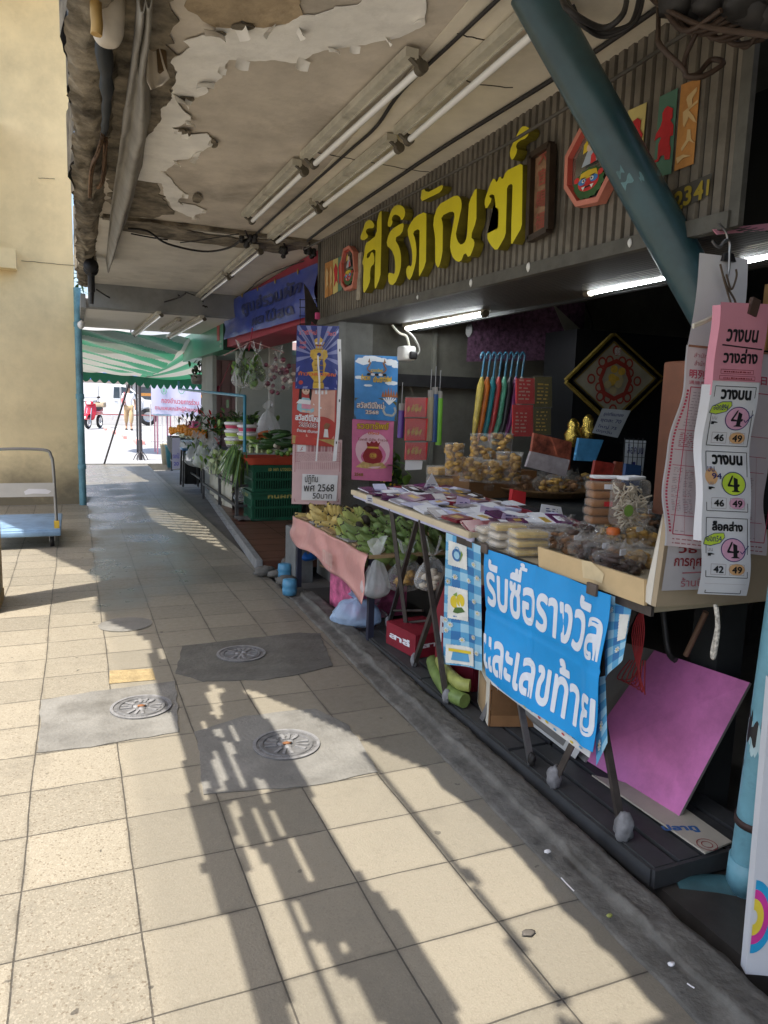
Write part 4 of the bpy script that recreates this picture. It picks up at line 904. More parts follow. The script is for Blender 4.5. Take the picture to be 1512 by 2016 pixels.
# ------------------------------------------------------------------ diagonal strut pipe and the upright pipe at the shop corner
strutm=None
def strut_material():
 m=M('teal_painted_pipe',(0.020,0.060,0.072),rough=0.33,var=0.3,scale=7,spec=0.6,bump=0.12,bscale=20,dirt=0.45)
 return m
strutm=strut_material()
top=PZ(1056,0,ZC);low=PY(1440,690,1.84);d=(top-low).normalized()
t=thing('diagonal_pipe','thick teal painted pipe slanting from the canopy down to the shop corner','pipe',low)
mb=MB();mb.tube([low+(top-low)*k/24 for k in range(26)],0.069,strutm,28);mb.build('pipe',t)
mb=MB();bM=basis(d)
for k in range(9):
 a0=rnd.uniform(0,6.28);w=rnd.uniform(.15,.6);z=rnd.gauss(.50,.02);hh=rnd.uniform(.006,.022)
 mb=MB();mb.grid(lambda u,v:low.lerp(top,z)+bM@V((.0695*math.cos(a0+w*u),.0695*math.sin(a0+w*u),hh*(v-.5)*(1+.6*math.sin(u*7+k))+.01*u)),7,2,M('chipped_pale_teal',(0.10,0.20,0.22),rough=0.5,var=0.4,scale=25));mb.build('paint_stain',t)
mb=MB();mb.bar(V((low.x+0.12,low.y+0.05,-0.02)),V((low.x+0.12,low.y+0.05,low.z+0.1)),0.12,0.12,walldark);mb.build('foot_post',t)
lightblue=M('light_blue_pipe_paint',(0.16,0.36,0.43),rough=0.4,var=0.25,scale=5,dirt=0.6,bump=0.1)
p0,p1=PZ(1467,1740,0.0),PY(1532,1294,1.40);UPD=(p1-p0).normalized();PB=basis(UPD)
def up(z):return p0+UPD*z
t=thing('upright_pipe','light blue drain pipe with chipped dark patches standing by the white board','pipe',p0)
mb=MB();mb.tube([up(-0.12+0.1*k) for k in range(28)],0.05,lightblue,24);mb.build('pipe',t)
for z,h in((0.04,0.05),(0.22,0.011)):
 mb=MB();mb.lathe(up(z),[(0.0505,-h),(0.055,-h),(0.055,h),(0.0505,h)],lightblue if h>0.02 else M('rusty_clamp',(0.06,0.035,0.03),rough=0.7,var=0.4,scale=20),24,rot=PB);mb.build('collar',t)
mb=MB()
for k in range(26):
 a0=rnd.uniform(0,6.28);z=0.50+rnd.gauss(0,.05);w=rnd.uniform(.3,.9);hh=rnd.uniform(.02,.07)
 mb.grid(lambda u,v:up(z+hh*(v-.5)*(1+.5*math.sin(u*9+k)))+PB@V(((.0503+.00002*k)*math.cos(a0+w*u),(.0503+.00002*k)*math.sin(a0+w*u),0)),8,2,black if k%3 else M('pale_chip',(0.42,0.56,0.58),rough=0.5,dirt=.4))
mb.build('chipped_patch',t)
mb=MB();mb.tube([up(-.03),up(-.04)+V((-.07,.05,0)),up(-.04)+V((-.17,.10,-.01))],0.045,M('dark_teal_pipe',(0.05,0.13,0.15),rough=0.4,var=0.3,dirt=0.5),16);mb.build('elbow',t)
# ------------------------------------------------------------------ neighbouring signs
navy=M('blue_vinyl_banner',(0.025,0.055,0.33),rough=0.28,var=0.18,scale=4,spec=0.6,bump=0.25,bscale=9)
navydk=M('blue_banner_ink',(0.010,0.018,0.10),rough=0.4)
t=thing('blue_banner','deep blue vinyl banner with faded dark lettering over the second shop','banner',(1.8,7.6,2.1))
corners=[PX(445,597,1.8),PX(627,518,1.8),PX(627,618,1.8),PX(445,669,1.8)]
def bb(u,v):
 a=corners[0].lerp(corners[1],u);b2=corners[3].lerp(corners[2],u);return a.lerp(b2,v)+V((-0.02-0.012*math.sin(v*7+u*4)-0.02*noise.noise(V((u*9,v*3,0))),0,0))
mb=MB();mb.grid(bb,60,14,navy);mb.build('vinyl',t)
def bwarp(px,py,pz):
 p=bb(px,1-py);return p+V((-0.006,0,0))
mb=MB();mb.text('ศูนย์รวมผัก',None,0.28,0.42,navydk,h=0.42,w=0.62,bold=0.04,warp=bwarp);mb.text('ผลไม้สด',None,0.42,0.12,navydk,h=0.28,w=0.42,bold=0.04,warp=bwarp);mb.build('lettering',t)
for k in range(4):
 mb=MB();p=bb(0.3+0.19*k,0.02);mb.blob(p+V((-0.01,0,0.0)),(0.006,0.016,0.026),gold,0.2,2);mb.build('eyelet',t)
t=thing('second_shop_sign','red soffited sign box behind the blue banner','sign box',(1.85,7.6,2.1))
mb=MB();mb.box2((1.84,5.74,2.085),(2.3,9.72,2.62),redpaint);mb.build('box',t)
lit_white=M('lit_tube',(1.0,0.98,0.92),emit=9.0,var=0.0)
lamp((2.3,6.4,2.05),(2.3,7.3,2.05),'lit tube lamp under the red soffit of the second shop',lit=lit_white,group='lit tube lamps inside the shops')
t=thing('green_sign','green sign box with a red edge stripe over the third shop','sign box',(1.8,11.6,2.1))
greensign=M('green_sign_face',(0.035,0.27,0.15),rough=0.35,var=0.08,scale=3)
mb=MB();mb.box2((1.80,9.79,2.06),(2.2,13.65,2.47),greensign);mb.build('box',t)
mb=MB();mb.box2((1.797,9.77,2.05),(2.2,9.788,2.48),M('dark_green_end',(0.012,0.05,0.032),rough=0.5));mb.build('end_panel',t)
mb=MB();mb.box2((1.795,10.05,2.19),(1.80,10.22,2.46),M('sign_red',(0.42,0.03,0.03),rough=0.45));mb.build('red_stripe',t);mb=MB();mb.box2((1.795,13.5,2.2),(1.80,13.62,2.47),M('sign_red',(0.42,0.03,0.03)));mb.build('red_stripe',t)
fr=Frame((1.794,10.02,2.07),(0,-1,0),(0,0,1));mb=MB();mb.text('ตลาด',fr,0.02,0.08,white,h=0.035,w=0.12,bold=0.02);mb.text('เปิด',fr,0.02,0.02,white,h=0.04,w=0.12,bold=0.02);mb.build('lettering',t)
mb=MB();p=[(598,558),(607,570),(630,618),(622,640),(612,632),(607,655),(602,640),(601,600)]
pts=[PY(x,y,5.55) for x,y in p][::-1];mb.prism(pts,(0,-0.004,0),M('sooty_cloth',(0.028,0.022,0.018),rough=0.8,var=0.5,scale=14));mb.build('black_pennant',label='black ragged pennant hanging at the end of the corrugated fascia',cat='pennant')
mb=MB()
for x in(591,601,612,622):mb.tube([PY(x,588,5.62),PY(x,640,5.62)],0.003,black,5)
for y in(590,605,622,638):mb.tube([PY(589,y,5.62),PY(626,y,5.62)],0.003,black,5)
mb.build('wire_lattice',label='small black wire lattice behind the black pennant',cat='lattice')
mb=MB();c=PY(625,622,5.5);mb.rbox(c,(0.035,0.03,0.05),0.005,M('bright_pink',(0.62,0.08,0.22),rough=0.5));mb.build('pink_tag',label='little pink tag beside the black pennant',cat='tag')
# ------------------------------------------------------------------ green and white awning tent beyond the canopy
tentg=M('tent_green',(0.03,0.15,0.085),rough=0.55,var=0.2,scale=4);tentw=M('tent_white',(0.34,0.36,0.31),rough=0.6,var=0.1,scale=3);tentd=M('tent_dark_green',(0.015,0.10,0.055),rough=0.55,var=0.2,scale=5)
tento=M('tent_grey_green',(0.22,0.29,0.23),rough=0.6,var=0.15,scale=4)
for m_,c_ in((tentg,(0.10,0.55,0.30,1)),(tentw,(0.85,0.85,0.78,1)),(tento,(0.4,0.5,0.4,1)),(tentd,(0.04,0.3,0.16,1))):
 nt=m_.node_tree;tl=nt.nodes.new('ShaderNodeBsdfTranslucent');tl.inputs[0].default_value=c_;mx=nt.nodes.new('ShaderNodeMixShader');mx.inputs[0].default_value=0.13
 nt.links.new(nt.nodes['Principled BSDF'].outputs[0],mx.inputs[1]);nt.links.new(tl.outputs[0],mx.inputs[2]);nt.links.new(mx.outputs[0],nt.nodes['Material Output'].inputs['Surface'])
t=thing('awning_tent','green and white striped awning tent with a scalloped edge at the end of the walkway','awning',(1.0,14.0,1.9))
TL,TR=PZ(150,646,2.40),PZ(372,664,2.40)
H=PY(283,742,16.2);BL=PY(140,728,15.6)
def tent(u,v):
 a=TL.lerp(TR,u);e=BL.lerp(H,u)
 p=a.lerp(e,v)
 f=v*26-u*9
 return p+V((0,0,-0.16*math.sin(v*3.14)*(0.4+0.6*u)+0.02*math.sin(f*1.5)+0.015*noise.noise(V((u*4,v*8,0)))))
mb=MB();nu,nv=60,130
vs=[tent(i/nu,j/nv) for j in range(nv+1) for i in range(nu+1)]
for j in range(nv):
 for i in range(nu):
  k=((j+0.5)/nv*6.5-(i+0.5)/nu*1.6);k2=k%1.0
  m=tentg if k2<0.55 else(tento if j<nv*0.35 else tentw)
  if j>nv*0.80 and i<nu*0.9:m=tentw if j<nv*0.9 else tentw
  q=[j*(nu+1)+i,j*(nu+1)+i+1,(j+1)*(nu+1)+i+1,(j+1)*(nu+1)+i]
  mb.add([vs[w] for w in q],[(0,1,2,3)],m,True)
mb.build('roof_cloth',t)
R1=PY(398,668,14.2);R2=PY(400,742,16.0)
def tent2(u,v):
 a=H;b2=TR.lerp(R2,u);return a.lerp(b2,v)+V((0,0,-0.05*math.sin(v*3.14)+0.012*math.sin(u*30)))
mb=MB();nu,nv=30,10
for i in range(nu):
 m=tentg if(i//5)%2==1 else tentw
 mb.grid(lambda u,v:tent2((i+u)/nu,v),1,nv,m)
mb.build('side_cloth',t)
def valance(a,b,n,drop,m):
 mb=MB();d=b-a
 for k in range(n):
  top=[a+d*((k+q/6)/n) for q in range(7)]
  bot=[p+V((0,0,-drop*(0.62+0.38*math.sin(math.pi*q/6)))) for q,p in enumerate(top)]
  mb.add(top+bot,[(q,q+1,8+q,7+q) for q in range(6)],m,True)
 return mb
valance(BL,H,8,0.20,tentd).build('valance',t)
valance(H+V((0,0,0.0)),R2+V((0,0,-0.03)),9,0.24,tentd).build('valance',t)
polem=M('dark_pole',(0.06,0.055,0.06),rough=0.45,metal=0.4)
ft=PZ(277,905,0.0);hd=PY(277,742,ft.y-0.3)
mb=MB();mb.tube([ft,V((ft.x,ft.y,H.z))],0.035,polem,10);mb.tube([V((ft.x,ft.y,0.0)),V((ft.x,ft.y,0.45))],0.045,polem,10);mb.build('tent_pole',t)
mb=MB()
for k in range(6):
 a=2*math.pi*k/6;mb.tube(spline([V((ft.x+0.16*math.cos(a),ft.y+0.16*math.sin(a),-0.01)),V((ft.x+0.11*math.cos(a),ft.y+0.11*math.sin(a),0.10)),V((ft.x,ft.y,0.22))],4),0.010,polem,5)
mb.build('pole_foot',t)
g0=PZ(205,914,0.0)
mb=MB();mb.tube([g0,V((H.x-0.25,H.y-0.1,H.z))],0.02,polem,6);mb.build('guy_pole',t)
t=thing('blue_umbrella','dark blue market umbrella behind the tent pole','umbrella',(1.2,20,0))
uc=PY(268,716,20.0);blue=M('umbrella_blue',(0.035,0.11,0.36),rough=0.6,var=0.15)
mb=MB()
for k in range(10):
 a0,a1=2*math.pi*k/10,2*math.pi*(k+1)/10
 def um(u,v):
  a=a0+(a1-a0)*u;r=1.12*v*(1-0.06*math.sin(u*3.14));return uc+V((r*math.cos(a),r*math.sin(a),-0.42*v**1.4-0.03*math.sin(u*3.14)*v))
 mb.grid(um,6,5,blue)
mb.build('canopy_cloth',t)
for k in range(10):
 a=2*math.pi*k/10;mb=MB();mb.tube([uc+V((0,0,-0.02)),uc+V((0.55*math.cos(a),0.55*math.sin(a),-0.18)),uc+V((1.11*math.cos(a),1.11*math.sin(a),-0.43))],0.012,polem,5);mb.build('rib',t)
mb=MB();mb.tube([uc,V((uc.x,uc.y,far_z(20)))],0.025,polem,8);mb.build('pole',t)
# ------------------------------------------------------------------ white pickup across the far pavement
carw=M('car_white',(0.78,0.79,0.80),rough=0.25,var=0.02,spec=0.6,coat=0.6);glassd=M('car_glass',(0.05,0.07,0.085),rough=0.08,spec=0.8,var=0.1)
cardk=M('car_underside',(0.025,0.025,0.03),rough=0.7);rim=M('alloy_rim',(0.5,0.5,0.52),rough=0.3,metal=0.8,var=0.1);tyre=M('tyre',(0.02,0.02,0.022),rough=0.8)
Yp=34.6;fw=PY(292,822,Yp);base=far_z(34)+0.02
t=thing('pickup_truck','white double cab pickup with a covered bed parked across the end of the walkway','pickup truck',(fw.x-1.6,Yp+0.9,base))
X0=fw.x
prof=[(0.95,0.42),(1.0,0.72),(0.93,0.98),(0.1,1.12),(-0.15,1.14),(-0.85,1.72),(-1.1,1.77),(-2.3,1.78),(-4.35,1.76),(-4.42,1.2),(-4.42,0.5),(-3.55,0.42),(-3.45,0.75),(-3.1,0.9),(-2.75,0.75),(-2.65,0.40),(-0.5,0.38),(-0.4,0.7),(0,0.84),(0.4,0.7),(0.5,0.4)]
mb=MB();pts=[V((X0+x,Yp,base+z)) for x,z in prof][::-1]
mb.prism([p+V((0,1.75,0)) for p in pts],(0,-1.75,0),carw);o=mb.build('body',t)
bv=o.modifiers.new('b','BEVEL');bv.width=0.06;bv.segments=2;bv.limit_method='ANGLE'
fr=Frame((X0,Yp-0.004,base),(1,0,0),(0,0,1))
for pts in([(-0.28,1.16),(-0.86,1.62),(-1.12,1.66),(-1.12,1.16)],[(-1.18,1.16),(-1.18,1.64),(-1.42,1.64),(-1.45,1.16)]):
 mb=MB();mb.fpoly(fr,pts,glassd,0.002);mb.build('side_window',t)
mb=MB();mb.poly([V((X0-0.12,Yp+0.1,base+1.16)),V((X0-0.12,Yp+1.6,base+1.16)),V((X0-0.80,Yp+1.5,base+1.70)),V((X0-0.80,Yp+0.2,base+1.70))],glassd);mb.build('windscreen',t)
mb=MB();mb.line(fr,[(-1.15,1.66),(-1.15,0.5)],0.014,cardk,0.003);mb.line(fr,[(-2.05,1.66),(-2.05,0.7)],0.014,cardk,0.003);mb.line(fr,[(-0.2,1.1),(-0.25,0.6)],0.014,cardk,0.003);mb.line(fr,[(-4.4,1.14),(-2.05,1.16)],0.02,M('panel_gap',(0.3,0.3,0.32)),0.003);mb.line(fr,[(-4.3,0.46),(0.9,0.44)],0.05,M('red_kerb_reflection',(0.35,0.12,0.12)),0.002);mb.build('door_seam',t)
mb=MB();mb.rbox((X0-0.42,Yp-0.1,base+1.2),(0.14,0.16,0.12),0.03,carw);mb.build('wing_mirror',t)
for k,x in enumerate((-1.35,-2.2)):
 mb=MB();mb.rbox((X0+x,Yp-0.015,base+1.04),(0.16,0.03,0.03),0.01,rim);mb.build('handle',t)
for x in(0.0,-3.1):
 w=MB();c=V((X0+x,Yp+0.02,base+0.37));w.lathe(c,[(0.22,-0.02),(0.36,-0.02),(0.385,0.03),(0.385,0.2),(0.2,0.22)],tyre,28,rot=rotx(-R(90)));wo=w.build('wheel',t)
 r_=MB();r_.lathe(c+V((0,-0.005,0)),[(0.001,0.02),(0.06,0.015),(0.07,0.03),(0.21,0.02),(0.235,0.0)],rim,24,rot=rotx(-R(90)))
 for k in range(6):
  a=2*math.pi*k/6;r_.bar(c+V((0.05*math.cos(a),0.0,0.05*math.sin(a))),c+V((0.22*math.cos(a),-0.005,0.22*math.sin(a))),0.05,0.03,rim)
 ro=r_.build('rim',wo)
mb=MB();mb.rbox((X0+0.93,Yp+0.2,base+0.86),(0.1,0.3,0.14),0.03,M('headlight_glass',(0.6,0.62,0.64),rough=0.1));mb.build('headlight',t)
# ------------------------------------------------------------------ red motorbike, seen from the front
Ym=31.0;mc=PY(180,838,Ym);mz=far_z(Ym)
redm=M('bike_red',(0.50,0.012,0.03),rough=0.25,var=0.08,coat=0.6);chrome=M('chrome',(0.6,0.6,0.62),rough=0.2,metal=0.9)
yaw=rotz(R(-22))
def mp(x,y,z):p=yaw@V((x,y,0));return V((mc.x+0.1+p.x,Ym+0.3+p.y,mz+z))
t=thing('motorbike','red motor scooter parked nose out beside the white pickup','motorbike',mp(0,0,0))
def wheel(y):
 w=MB();w.lathe(mp(0,y,0.27),[(0.19,-0.045),(0.25,-0.045),(0.27,0),(0.25,0.045),(0.19,0.045)],tyre,24,rot=yaw@roty(R(90)));wo=w.build('wheel',t)
 r_=MB();r_.lathe(mp(0,y,0.27),[(0.19,-0.03),(0.2,0),(0.19,0.03)],chrome,20,rot=yaw@roty(R(90)))
 for k in range(6):a=math.pi*k/3;r_.tube([mp(0,y,0.27),mp(0,y+0.19*math.cos(a),0.27+0.19*math.sin(a))],0.012,chrome,5)
 r_.build('rim',wo)
wheel(-0.6);wheel(0.6)
mb=MB();mb.grid(lambda u,v:mp((u-0.5)*(0.34+0.12*math.sin(v*3)),-0.42-0.14*math.sin(u*3.14)+0.16*v,0.36+v*0.62),8,8,redm);mb.build('front_shield',t)
mb=MB();mb.grid(lambda u,v:mp((u-0.5)*0.17,-0.62+0.34*math.cos(v*2.6+0.2),0.28+0.33*math.sin(v*2.6+0.2)-0.03*(2*u-1)**2),4,10,redm);mb.build('mudguard',t)
mb=MB();mb.rbox(mp(0,0.25,0.62),(0.26,0.9,0.2),0.07,redm,rot=yaw);mb.rbox(mp(0,0.62,0.72),(0.22,0.4,0.16),0.06,redm,rot=yaw@rotx(0.2));mb.build('body',t)
mb=MB();mb.rbox(mp(0,0.28,0.78),(0.27,0.72,0.12),0.05,blackw,rot=yaw);mb.build('saddle',t)
mb=MB();mb.rbox(mp(0,-0.40,0.98),(0.30,0.18,0.17),0.06,redm,rot=yaw);mb.build('handlebar_cover',t)
mb=MB();mb.rbox(mp(0,-0.49,0.99),(0.17,0.05,0.11),0.03,M('lamp_lens',(0.65,0.66,0.68),rough=0.1),rot=yaw);mb.build('headlight',t)
mb=MB();mb.tube(spline([mp(-0.36,-0.26,1.03),mp(-0.15,-0.36,1.04),mp(0.15,-0.36,1.04),mp(0.36,-0.26,1.03)]),0.018,blackw,6);mb.build('handlebar',t)
for s in(-1,1):
 mb=MB();mb.tube([mp(s*0.24,-0.33,1.03),mp(s*0.32,-0.36,1.2)],0.008,blackw,5);mb.blob(mp(s*0.34,-0.36,1.22),(0.07,0.02,0.045),blackw,0.05,1,1);mb.build('mirror',t)
for s in(-1,1):
 mb=MB();mb.tube([mp(s*0.08,-0.6,0.27),mp(s*0.08,-0.42,0.8)],0.022,chrome,6);mb.build('fork',t)
mb=MB();mb.rbox(mp(0,0.78,0.93),(0.36,0.3,0.22),0.03,M('tan_box',(0.42,0.34,0.24),rough=0.7),rot=yaw);mb.build('carrier_box',t)
# ------------------------------------------------------------------ walking person
def skin_body(name,joints,edges,m,parent=None,org=None,sub=2):
 """joints: {key: (pos, radius)}; first key is the root"""
 keys=list(joints);me=bpy.data.meshes.new(name);o0=ORG[parent.name] if parent is not None else V((0,0,0))
 me.from_pydata([tuple(V(joints[k][0])-o0) for k in keys],[(keys.index(a),keys.index(b)) for a,b in edges],[])
 o=bpy.data.objects.new(name,me);COL.objects.link(o);me.materials.append(m)
 o.modifiers.new('skin','SKIN');sk=me.skin_vertices[0].data
 for i,k in enumerate(keys):
  r=joints[k][1];sk[i].radius=r if isinstance(r,tuple) else(r,r)
 sk[0].use_root=True
 ss=o.modifiers.new('sub','SUBSURF');ss.levels=sub;ss.render_levels=sub
 if parent is not None:o.parent=parent;ORG[o.name]=o0
 return o
skin=M('skin',(0.38,0.22,0.15),rough=0.5,var=0.08);shirt=M('white_shirt',(0.75,0.75,0.78),rough=0.8,var=0.05);trous=M('khaki_trousers',(0.46,0.33,0.19),rough=0.8,var=0.1)
hairm=M('dark_hair',(0.015,0.012,0.010),rough=0.5,var=0.2);bagred=M('red_bag',(0.36,0.05,0.08),rough=0.5)
Yw=30.5;pc=PY(254,837,Yw);pz=far_z(Yw)+0.01
def W(x,y,z):return V((pc.x+x,Yw+y,pz+z))
t=thing('person','person in white shirt, khaki trousers and dark glasses walking with a red shoulder bag','person',W(0,0,0))
J={'pelvis':(W(0,0,.90),(.14,.10)),'waist':(W(0,0,1.05),(.125,.09)),'chest':(W(0,-.01,1.25),(.15,.10)),'neck0':(W(0,0,1.40),(.07,.06)),'neck':(W(0,-.01,1.47),(.05,.05)),'head0':(W(0,-.03,1.55),(.072,.085)),'head1':(W(0,-.02,1.66),(.075,.088)),
     'shL':(W(.17,0,1.35),.055),'elL':(W(.235,.04,1.08),.042),'wrL':(W(.24,-.06,.86),.030),'haL':(W(.235,-.09,.76),(.030,.02)),
     'shR':(W(-.17,0,1.35),.055),'elR':(W(-.25,.03,1.12),.042),'wrR':(W(-.18,-.14,1.02),.030),'haR':(W(-.12,-.19,1.08),(.030,.02)),
     'hipL':(W(.09,0,.86),.09),'knL':(W(.085,-.12,.50),.062),'anL':(W(.075,-.10,.10),.04),'toL':(W(.085,-.25,.04),.04),
     'hipR':(W(-.09,0,.86),.09),'knR':(W(-.09,.06,.49),.062),'anR':(W(-.085,.24,.13),.04),'toR':(W(-.09,.13,.03),.04)}
E_=[('pelvis','waist'),('waist','chest'),('chest','neck0'),('neck0','neck'),('neck','head0'),('head0','head1'),('chest','shL'),('shL','elL'),('elL','wrL'),('wrL','haL'),('chest','shR'),('shR','elR'),('elR','wrR'),('wrR','haR'),('pelvis','hipL'),('hipL','knL'),('knL','anL'),('anL','toL'),('pelvis','hipR'),('hipR','knR'),('knR','anR'),('anR','toR')]
skin_body('body',J,E_,skin,t)
g=0.022
Jt={k:(J[k][0],tuple(q+g for q in J[k][1]) if isinstance(J[k][1],tuple) else J[k][1]+g) for k in('waist','chest','shL','shR')}
Jt['hem']=(W(0,0,.82),(.175,.13));Jt['cL']=(W(.215,.03,1.17),.062);Jt['cR']=(W(-.222,.02,1.18),.062);Jt['col']=(W(0,0,1.40),(.085,.075))
skin_body('shirt',Jt,[('waist','chest'),('waist','hem'),('chest','shL'),('chest','shR'),('shL','cL'),('shR','cR'),('chest','col')],shirt,t)
Jp={'pelvis':(W(0,0,.88),(.155,.115))}
for s in 'LR':
 for k,gg in(('hip',.025),('kn',.03)):Jp[k+s]=(J[k+s][0],J[k+s][1]+gg)
 Jp['an'+s]=(J['an'+s][0].lerp(J['kn'+s][0],0.35),.068)
skin_body('trousers',Jp,[('pelvis','hipL'),('hipL','knL'),('knL','anL'),('pelvis','hipR'),('hipR','knR'),('knR','anR')],trous,t)
mb=MB();mb.blob(W(0,.0,1.675),(.088,.10,.075),hairm,0.15,3,1,sub=3);mb.blob(W(0,.05,1.6),(.08,.06,.10),hairm,0.15,3,2);mb.build('hair',t)
mb=MB();mb.rbox(W(0,-.125,1.625),(.15,.02,.045),.01,ink);mb.build('sunglasses',t)
mb=MB();mb.blob(W(0,-.128,1.585),(.014,.018,.02),skin,.05,1,1);mb.build('nose',t)
mb=MB();mb.blob(W(0,-.118,1.545),(.026,.006,.008),M('lips',(.30,.10,.09)),.05,1,1);mb.build('mouth',t)
for s in 'LR':
 mb=MB();mb.rbox(J['to'+s][0]+V((0,.04,-.018)),(.09,.24,.04),.015,blackw);mb.build('sandal',t)
t2=thing('shoulder_bag','small red shoulder bag hanging from the walking person','bag',W(-.22,-.05,.95))
mb=MB();mb.rbox(W(-.21,-.08,1.06),(.09,.26,.24),.03,bagred);mb.build('bag_body',t2)
mb=MB();mb.tube(spline([W(-.2,-.12,1.18),W(-.15,-.06,1.42),W(-.17,.06,1.40),W(-.2,.06,1.18)]),.012,bagred,6);mb.build('strap',t2)
# ------------------------------------------------------------------ railing with cloth banner, small pink table, kerb and far houses
Yb=22.0;railm=M('pale_rail',(0.62,0.60,0.60),rough=0.4,metal=0.3,var=0.05)
t=thing('railing','pale metal crowd railing behind the lilac cloth banner','railing',PY(345,860,Yb))
zb=far_z(Yb)
for px in(297,312,320,328,336,344,352,360,368,376,384,392):
 p=PY(px,850,Yb);mb=MB();mb.tube([V((p.x,Yb+0.05,zb)),V((p.x,Yb+0.05,1.25))],0.014,railm,6);mb.build('upright',t)
a,b2=PY(296,850,Yb),PY(400,850,Yb)
for z in(zb+0.15,1.24):mb=MB();mb.tube([V((a.x,Yb+0.05,z)),V((b2.x,Yb+0.05,z))],0.018,railm,6);mb.build('rail',t)
lil=M('lilac_banner',(0.50,0.50,0.66),rough=0.6,var=0.06,scale=2)
c=[PY(298,816,Yb),PY(396,822,Yb),PY(396,762,Yb),PY(298,755,Yb)]
fr=Frame(c[0],c[1]-c[0],V((0,0,1)));w=(c[1]-c[0]).length;h=(c[3]-c[0]).length
t=thing('cloth_banner','lilac cloth banner with red lettering tied along the railing','banner',c[0])
mb=MB();mb.grid(lambda u,v:fr.p(u*w,v*h,0.02*math.sin(u*11)),20,4,lil);mb.build('cloth',t)
redink=M('red_ink',(0.45,0.10,0.16),rough=0.6)
mb=MB();mb.text('กองอำนวยการร่วม',fr,w*0.20,h*0.40,redink,h=h*0.19,w=w*0.75,bold=0.02,d=0.03);mb.text('ตามแผนยกเลิกผู้ค้าซอยสุข',fr,w*0.07,h*0.13,redink,h=h*0.19,w=w*0.9,bold=0.02,d=0.03);mb.build('lettering',t)
mb=MB();em=M('green_emblem',(0.16,0.42,0.28),rough=0.6);mb.ring(fr,w*0.25,h*0.82,w*0.06,h*0.14,w*0.012,em,0.03);mb.disc(fr,w*0.25,h*0.82,w*0.02,h*0.08,em,0.03);mb.ring(fr,w*0.60,h*0.86,w*0.06,h*0.13,w*0.012,em,0.03);mb.build('emblem',t)
pinkleg=M('pink_metal',(0.55,0.24,0.30),rough=0.5)
t=thing('low_table','small pale blue topped table on pink legs by the railing','table',PZ(322,880,0.05))
a=PZ(307,818,0.80) if False else PY(307,816,19.5);b2=PY(338,818,19.5);zt=a.z
mb=MB();mb.box2((a.x,19.5,zt-0.03),(b2.x,20.2,zt),M('pale_blue_top',(0.36,0.50,0.56),rough=0.5));mb.build('table_top',t)
for x in(a.x+.03,b2.x-.03):
 for y in(19.53,20.17):mb=MB();mb.bar((x,y,far_z(19.5)),(x,y,zt-.03),.035,.035,pinkleg);mb.build('leg',t)
redw=M('red_white_kerb_paint',(0.62,0.30,0.28),rough=0.7)
mb=MB();a=PZ(212,838,0.15);
for k in range(7):mb.box((a.x+0.1*k-0.2,30.5-k*1.2,far_z(30-k)+0.02),(0.25,1.15,0.12),redw if k%2==0 else white)
structure(mb.build('far_kerb'))
palebld=[M('pale_house_wall',(0.72,0.70,0.66),rough=0.8,var=0.06,scale=0.5),M('grey_house_wall',(0.58,0.60,0.62),rough=0.8,var=0.08,scale=0.5),M('rose_house_wall',(0.62,0.45,0.40),rough=0.8,var=0.08,scale=0.5)]  # plain wall colours of the far houses
winm=M('far_window',(0.10,0.12,0.14),rough=0.2)
for k,(x0,x1,hh,lab,mm) in enumerate(((-6,4.2,9,'pale rendered house across the road, partly hidden by the yellow wall',0),(4.3,9.6,7,'grey house across the road behind the pickup',1),(9.7,17,10,'rose coloured house across the road behind the banner',2),(17.1,30,8,'pale wide house across the road behind the market stalls',0))):
 t=thing('far_house',lab,'house',((x0+x1)/2,62,0.1),'houses across the road')
 mb=MB();mb.box2((x0,62,0.1),(x1,70,hh),palebld[mm]);mb.build('wall',t)
 n=int((x1-x0)/1.7)
 for i in range(n):
  for z in(1.0,4.0):
   x=x0+0.5+i*1.7;mb=MB();mb.box2((x,61.96,z),(x+0.95,61.995,z+1.3),winm);wi=mb.build('window',t)
   mb=MB();mb.box2((x-0.1,61.85,z-0.12),(x+1.05,61.99,z-0.02),white);mb.build('sill',wi)
 mb=MB();mb.box2((x0-.1,61.2,2.75),(x1+.1,61.98,2.9),[redpaint,orangep,redpaint,greenp][k]);mb.build('shop_awning',t)
mb=MB();mb.box2((-6,46.0,1.55),(26,46.1,1.72),orangep)
for k in range(9):mb.box2((-6+k*4,46.0,0.1),(-5.9+k*4,46.1,1.55),railm)
mb.build('road_railing',label='long orange topped railing in the middle of the far road',cat='railing')
# ------------------------------------------------------------------ platform trolley by the yellow wall
trol=M('trolley_blue',(0.20,0.32,0.47),rough=0.5,var=0.15,scale=8,dirt=0.3);tubem=M('trolley_tube',(0.26,0.255,0.24),rough=0.35,metal=0.6,var=0.1);panm=M('pale_panel',(0.50,0.49,0.46),rough=0.5,var=0.08)
t=thing('platform_trolley','blue flatbed trolley with a grey tube handle in front of the yellow wall','trolley',(-0.35,8.0,0))
a,b2,c=PZ(6,1042,0.18),PZ(122,1044,0.18),PZ(143,1010,0.18);yF=(b2.y+a.y)/2;yB=c.y;xR=b2.x-0.01;xL=xR-0.64
mb=MB();mb.rbox(((xL+xR)/2,(yF+yB)/2,0.165),(xR-xL,yB-yF,0.035),0.012,trol);mb.build('deck',t)
mb=MB();mb.rbox(((xL+xR)/2,yF-0.003,0.14),(xR-xL,0.03,0.05),0.01,trol);mb.build('bumper',t)
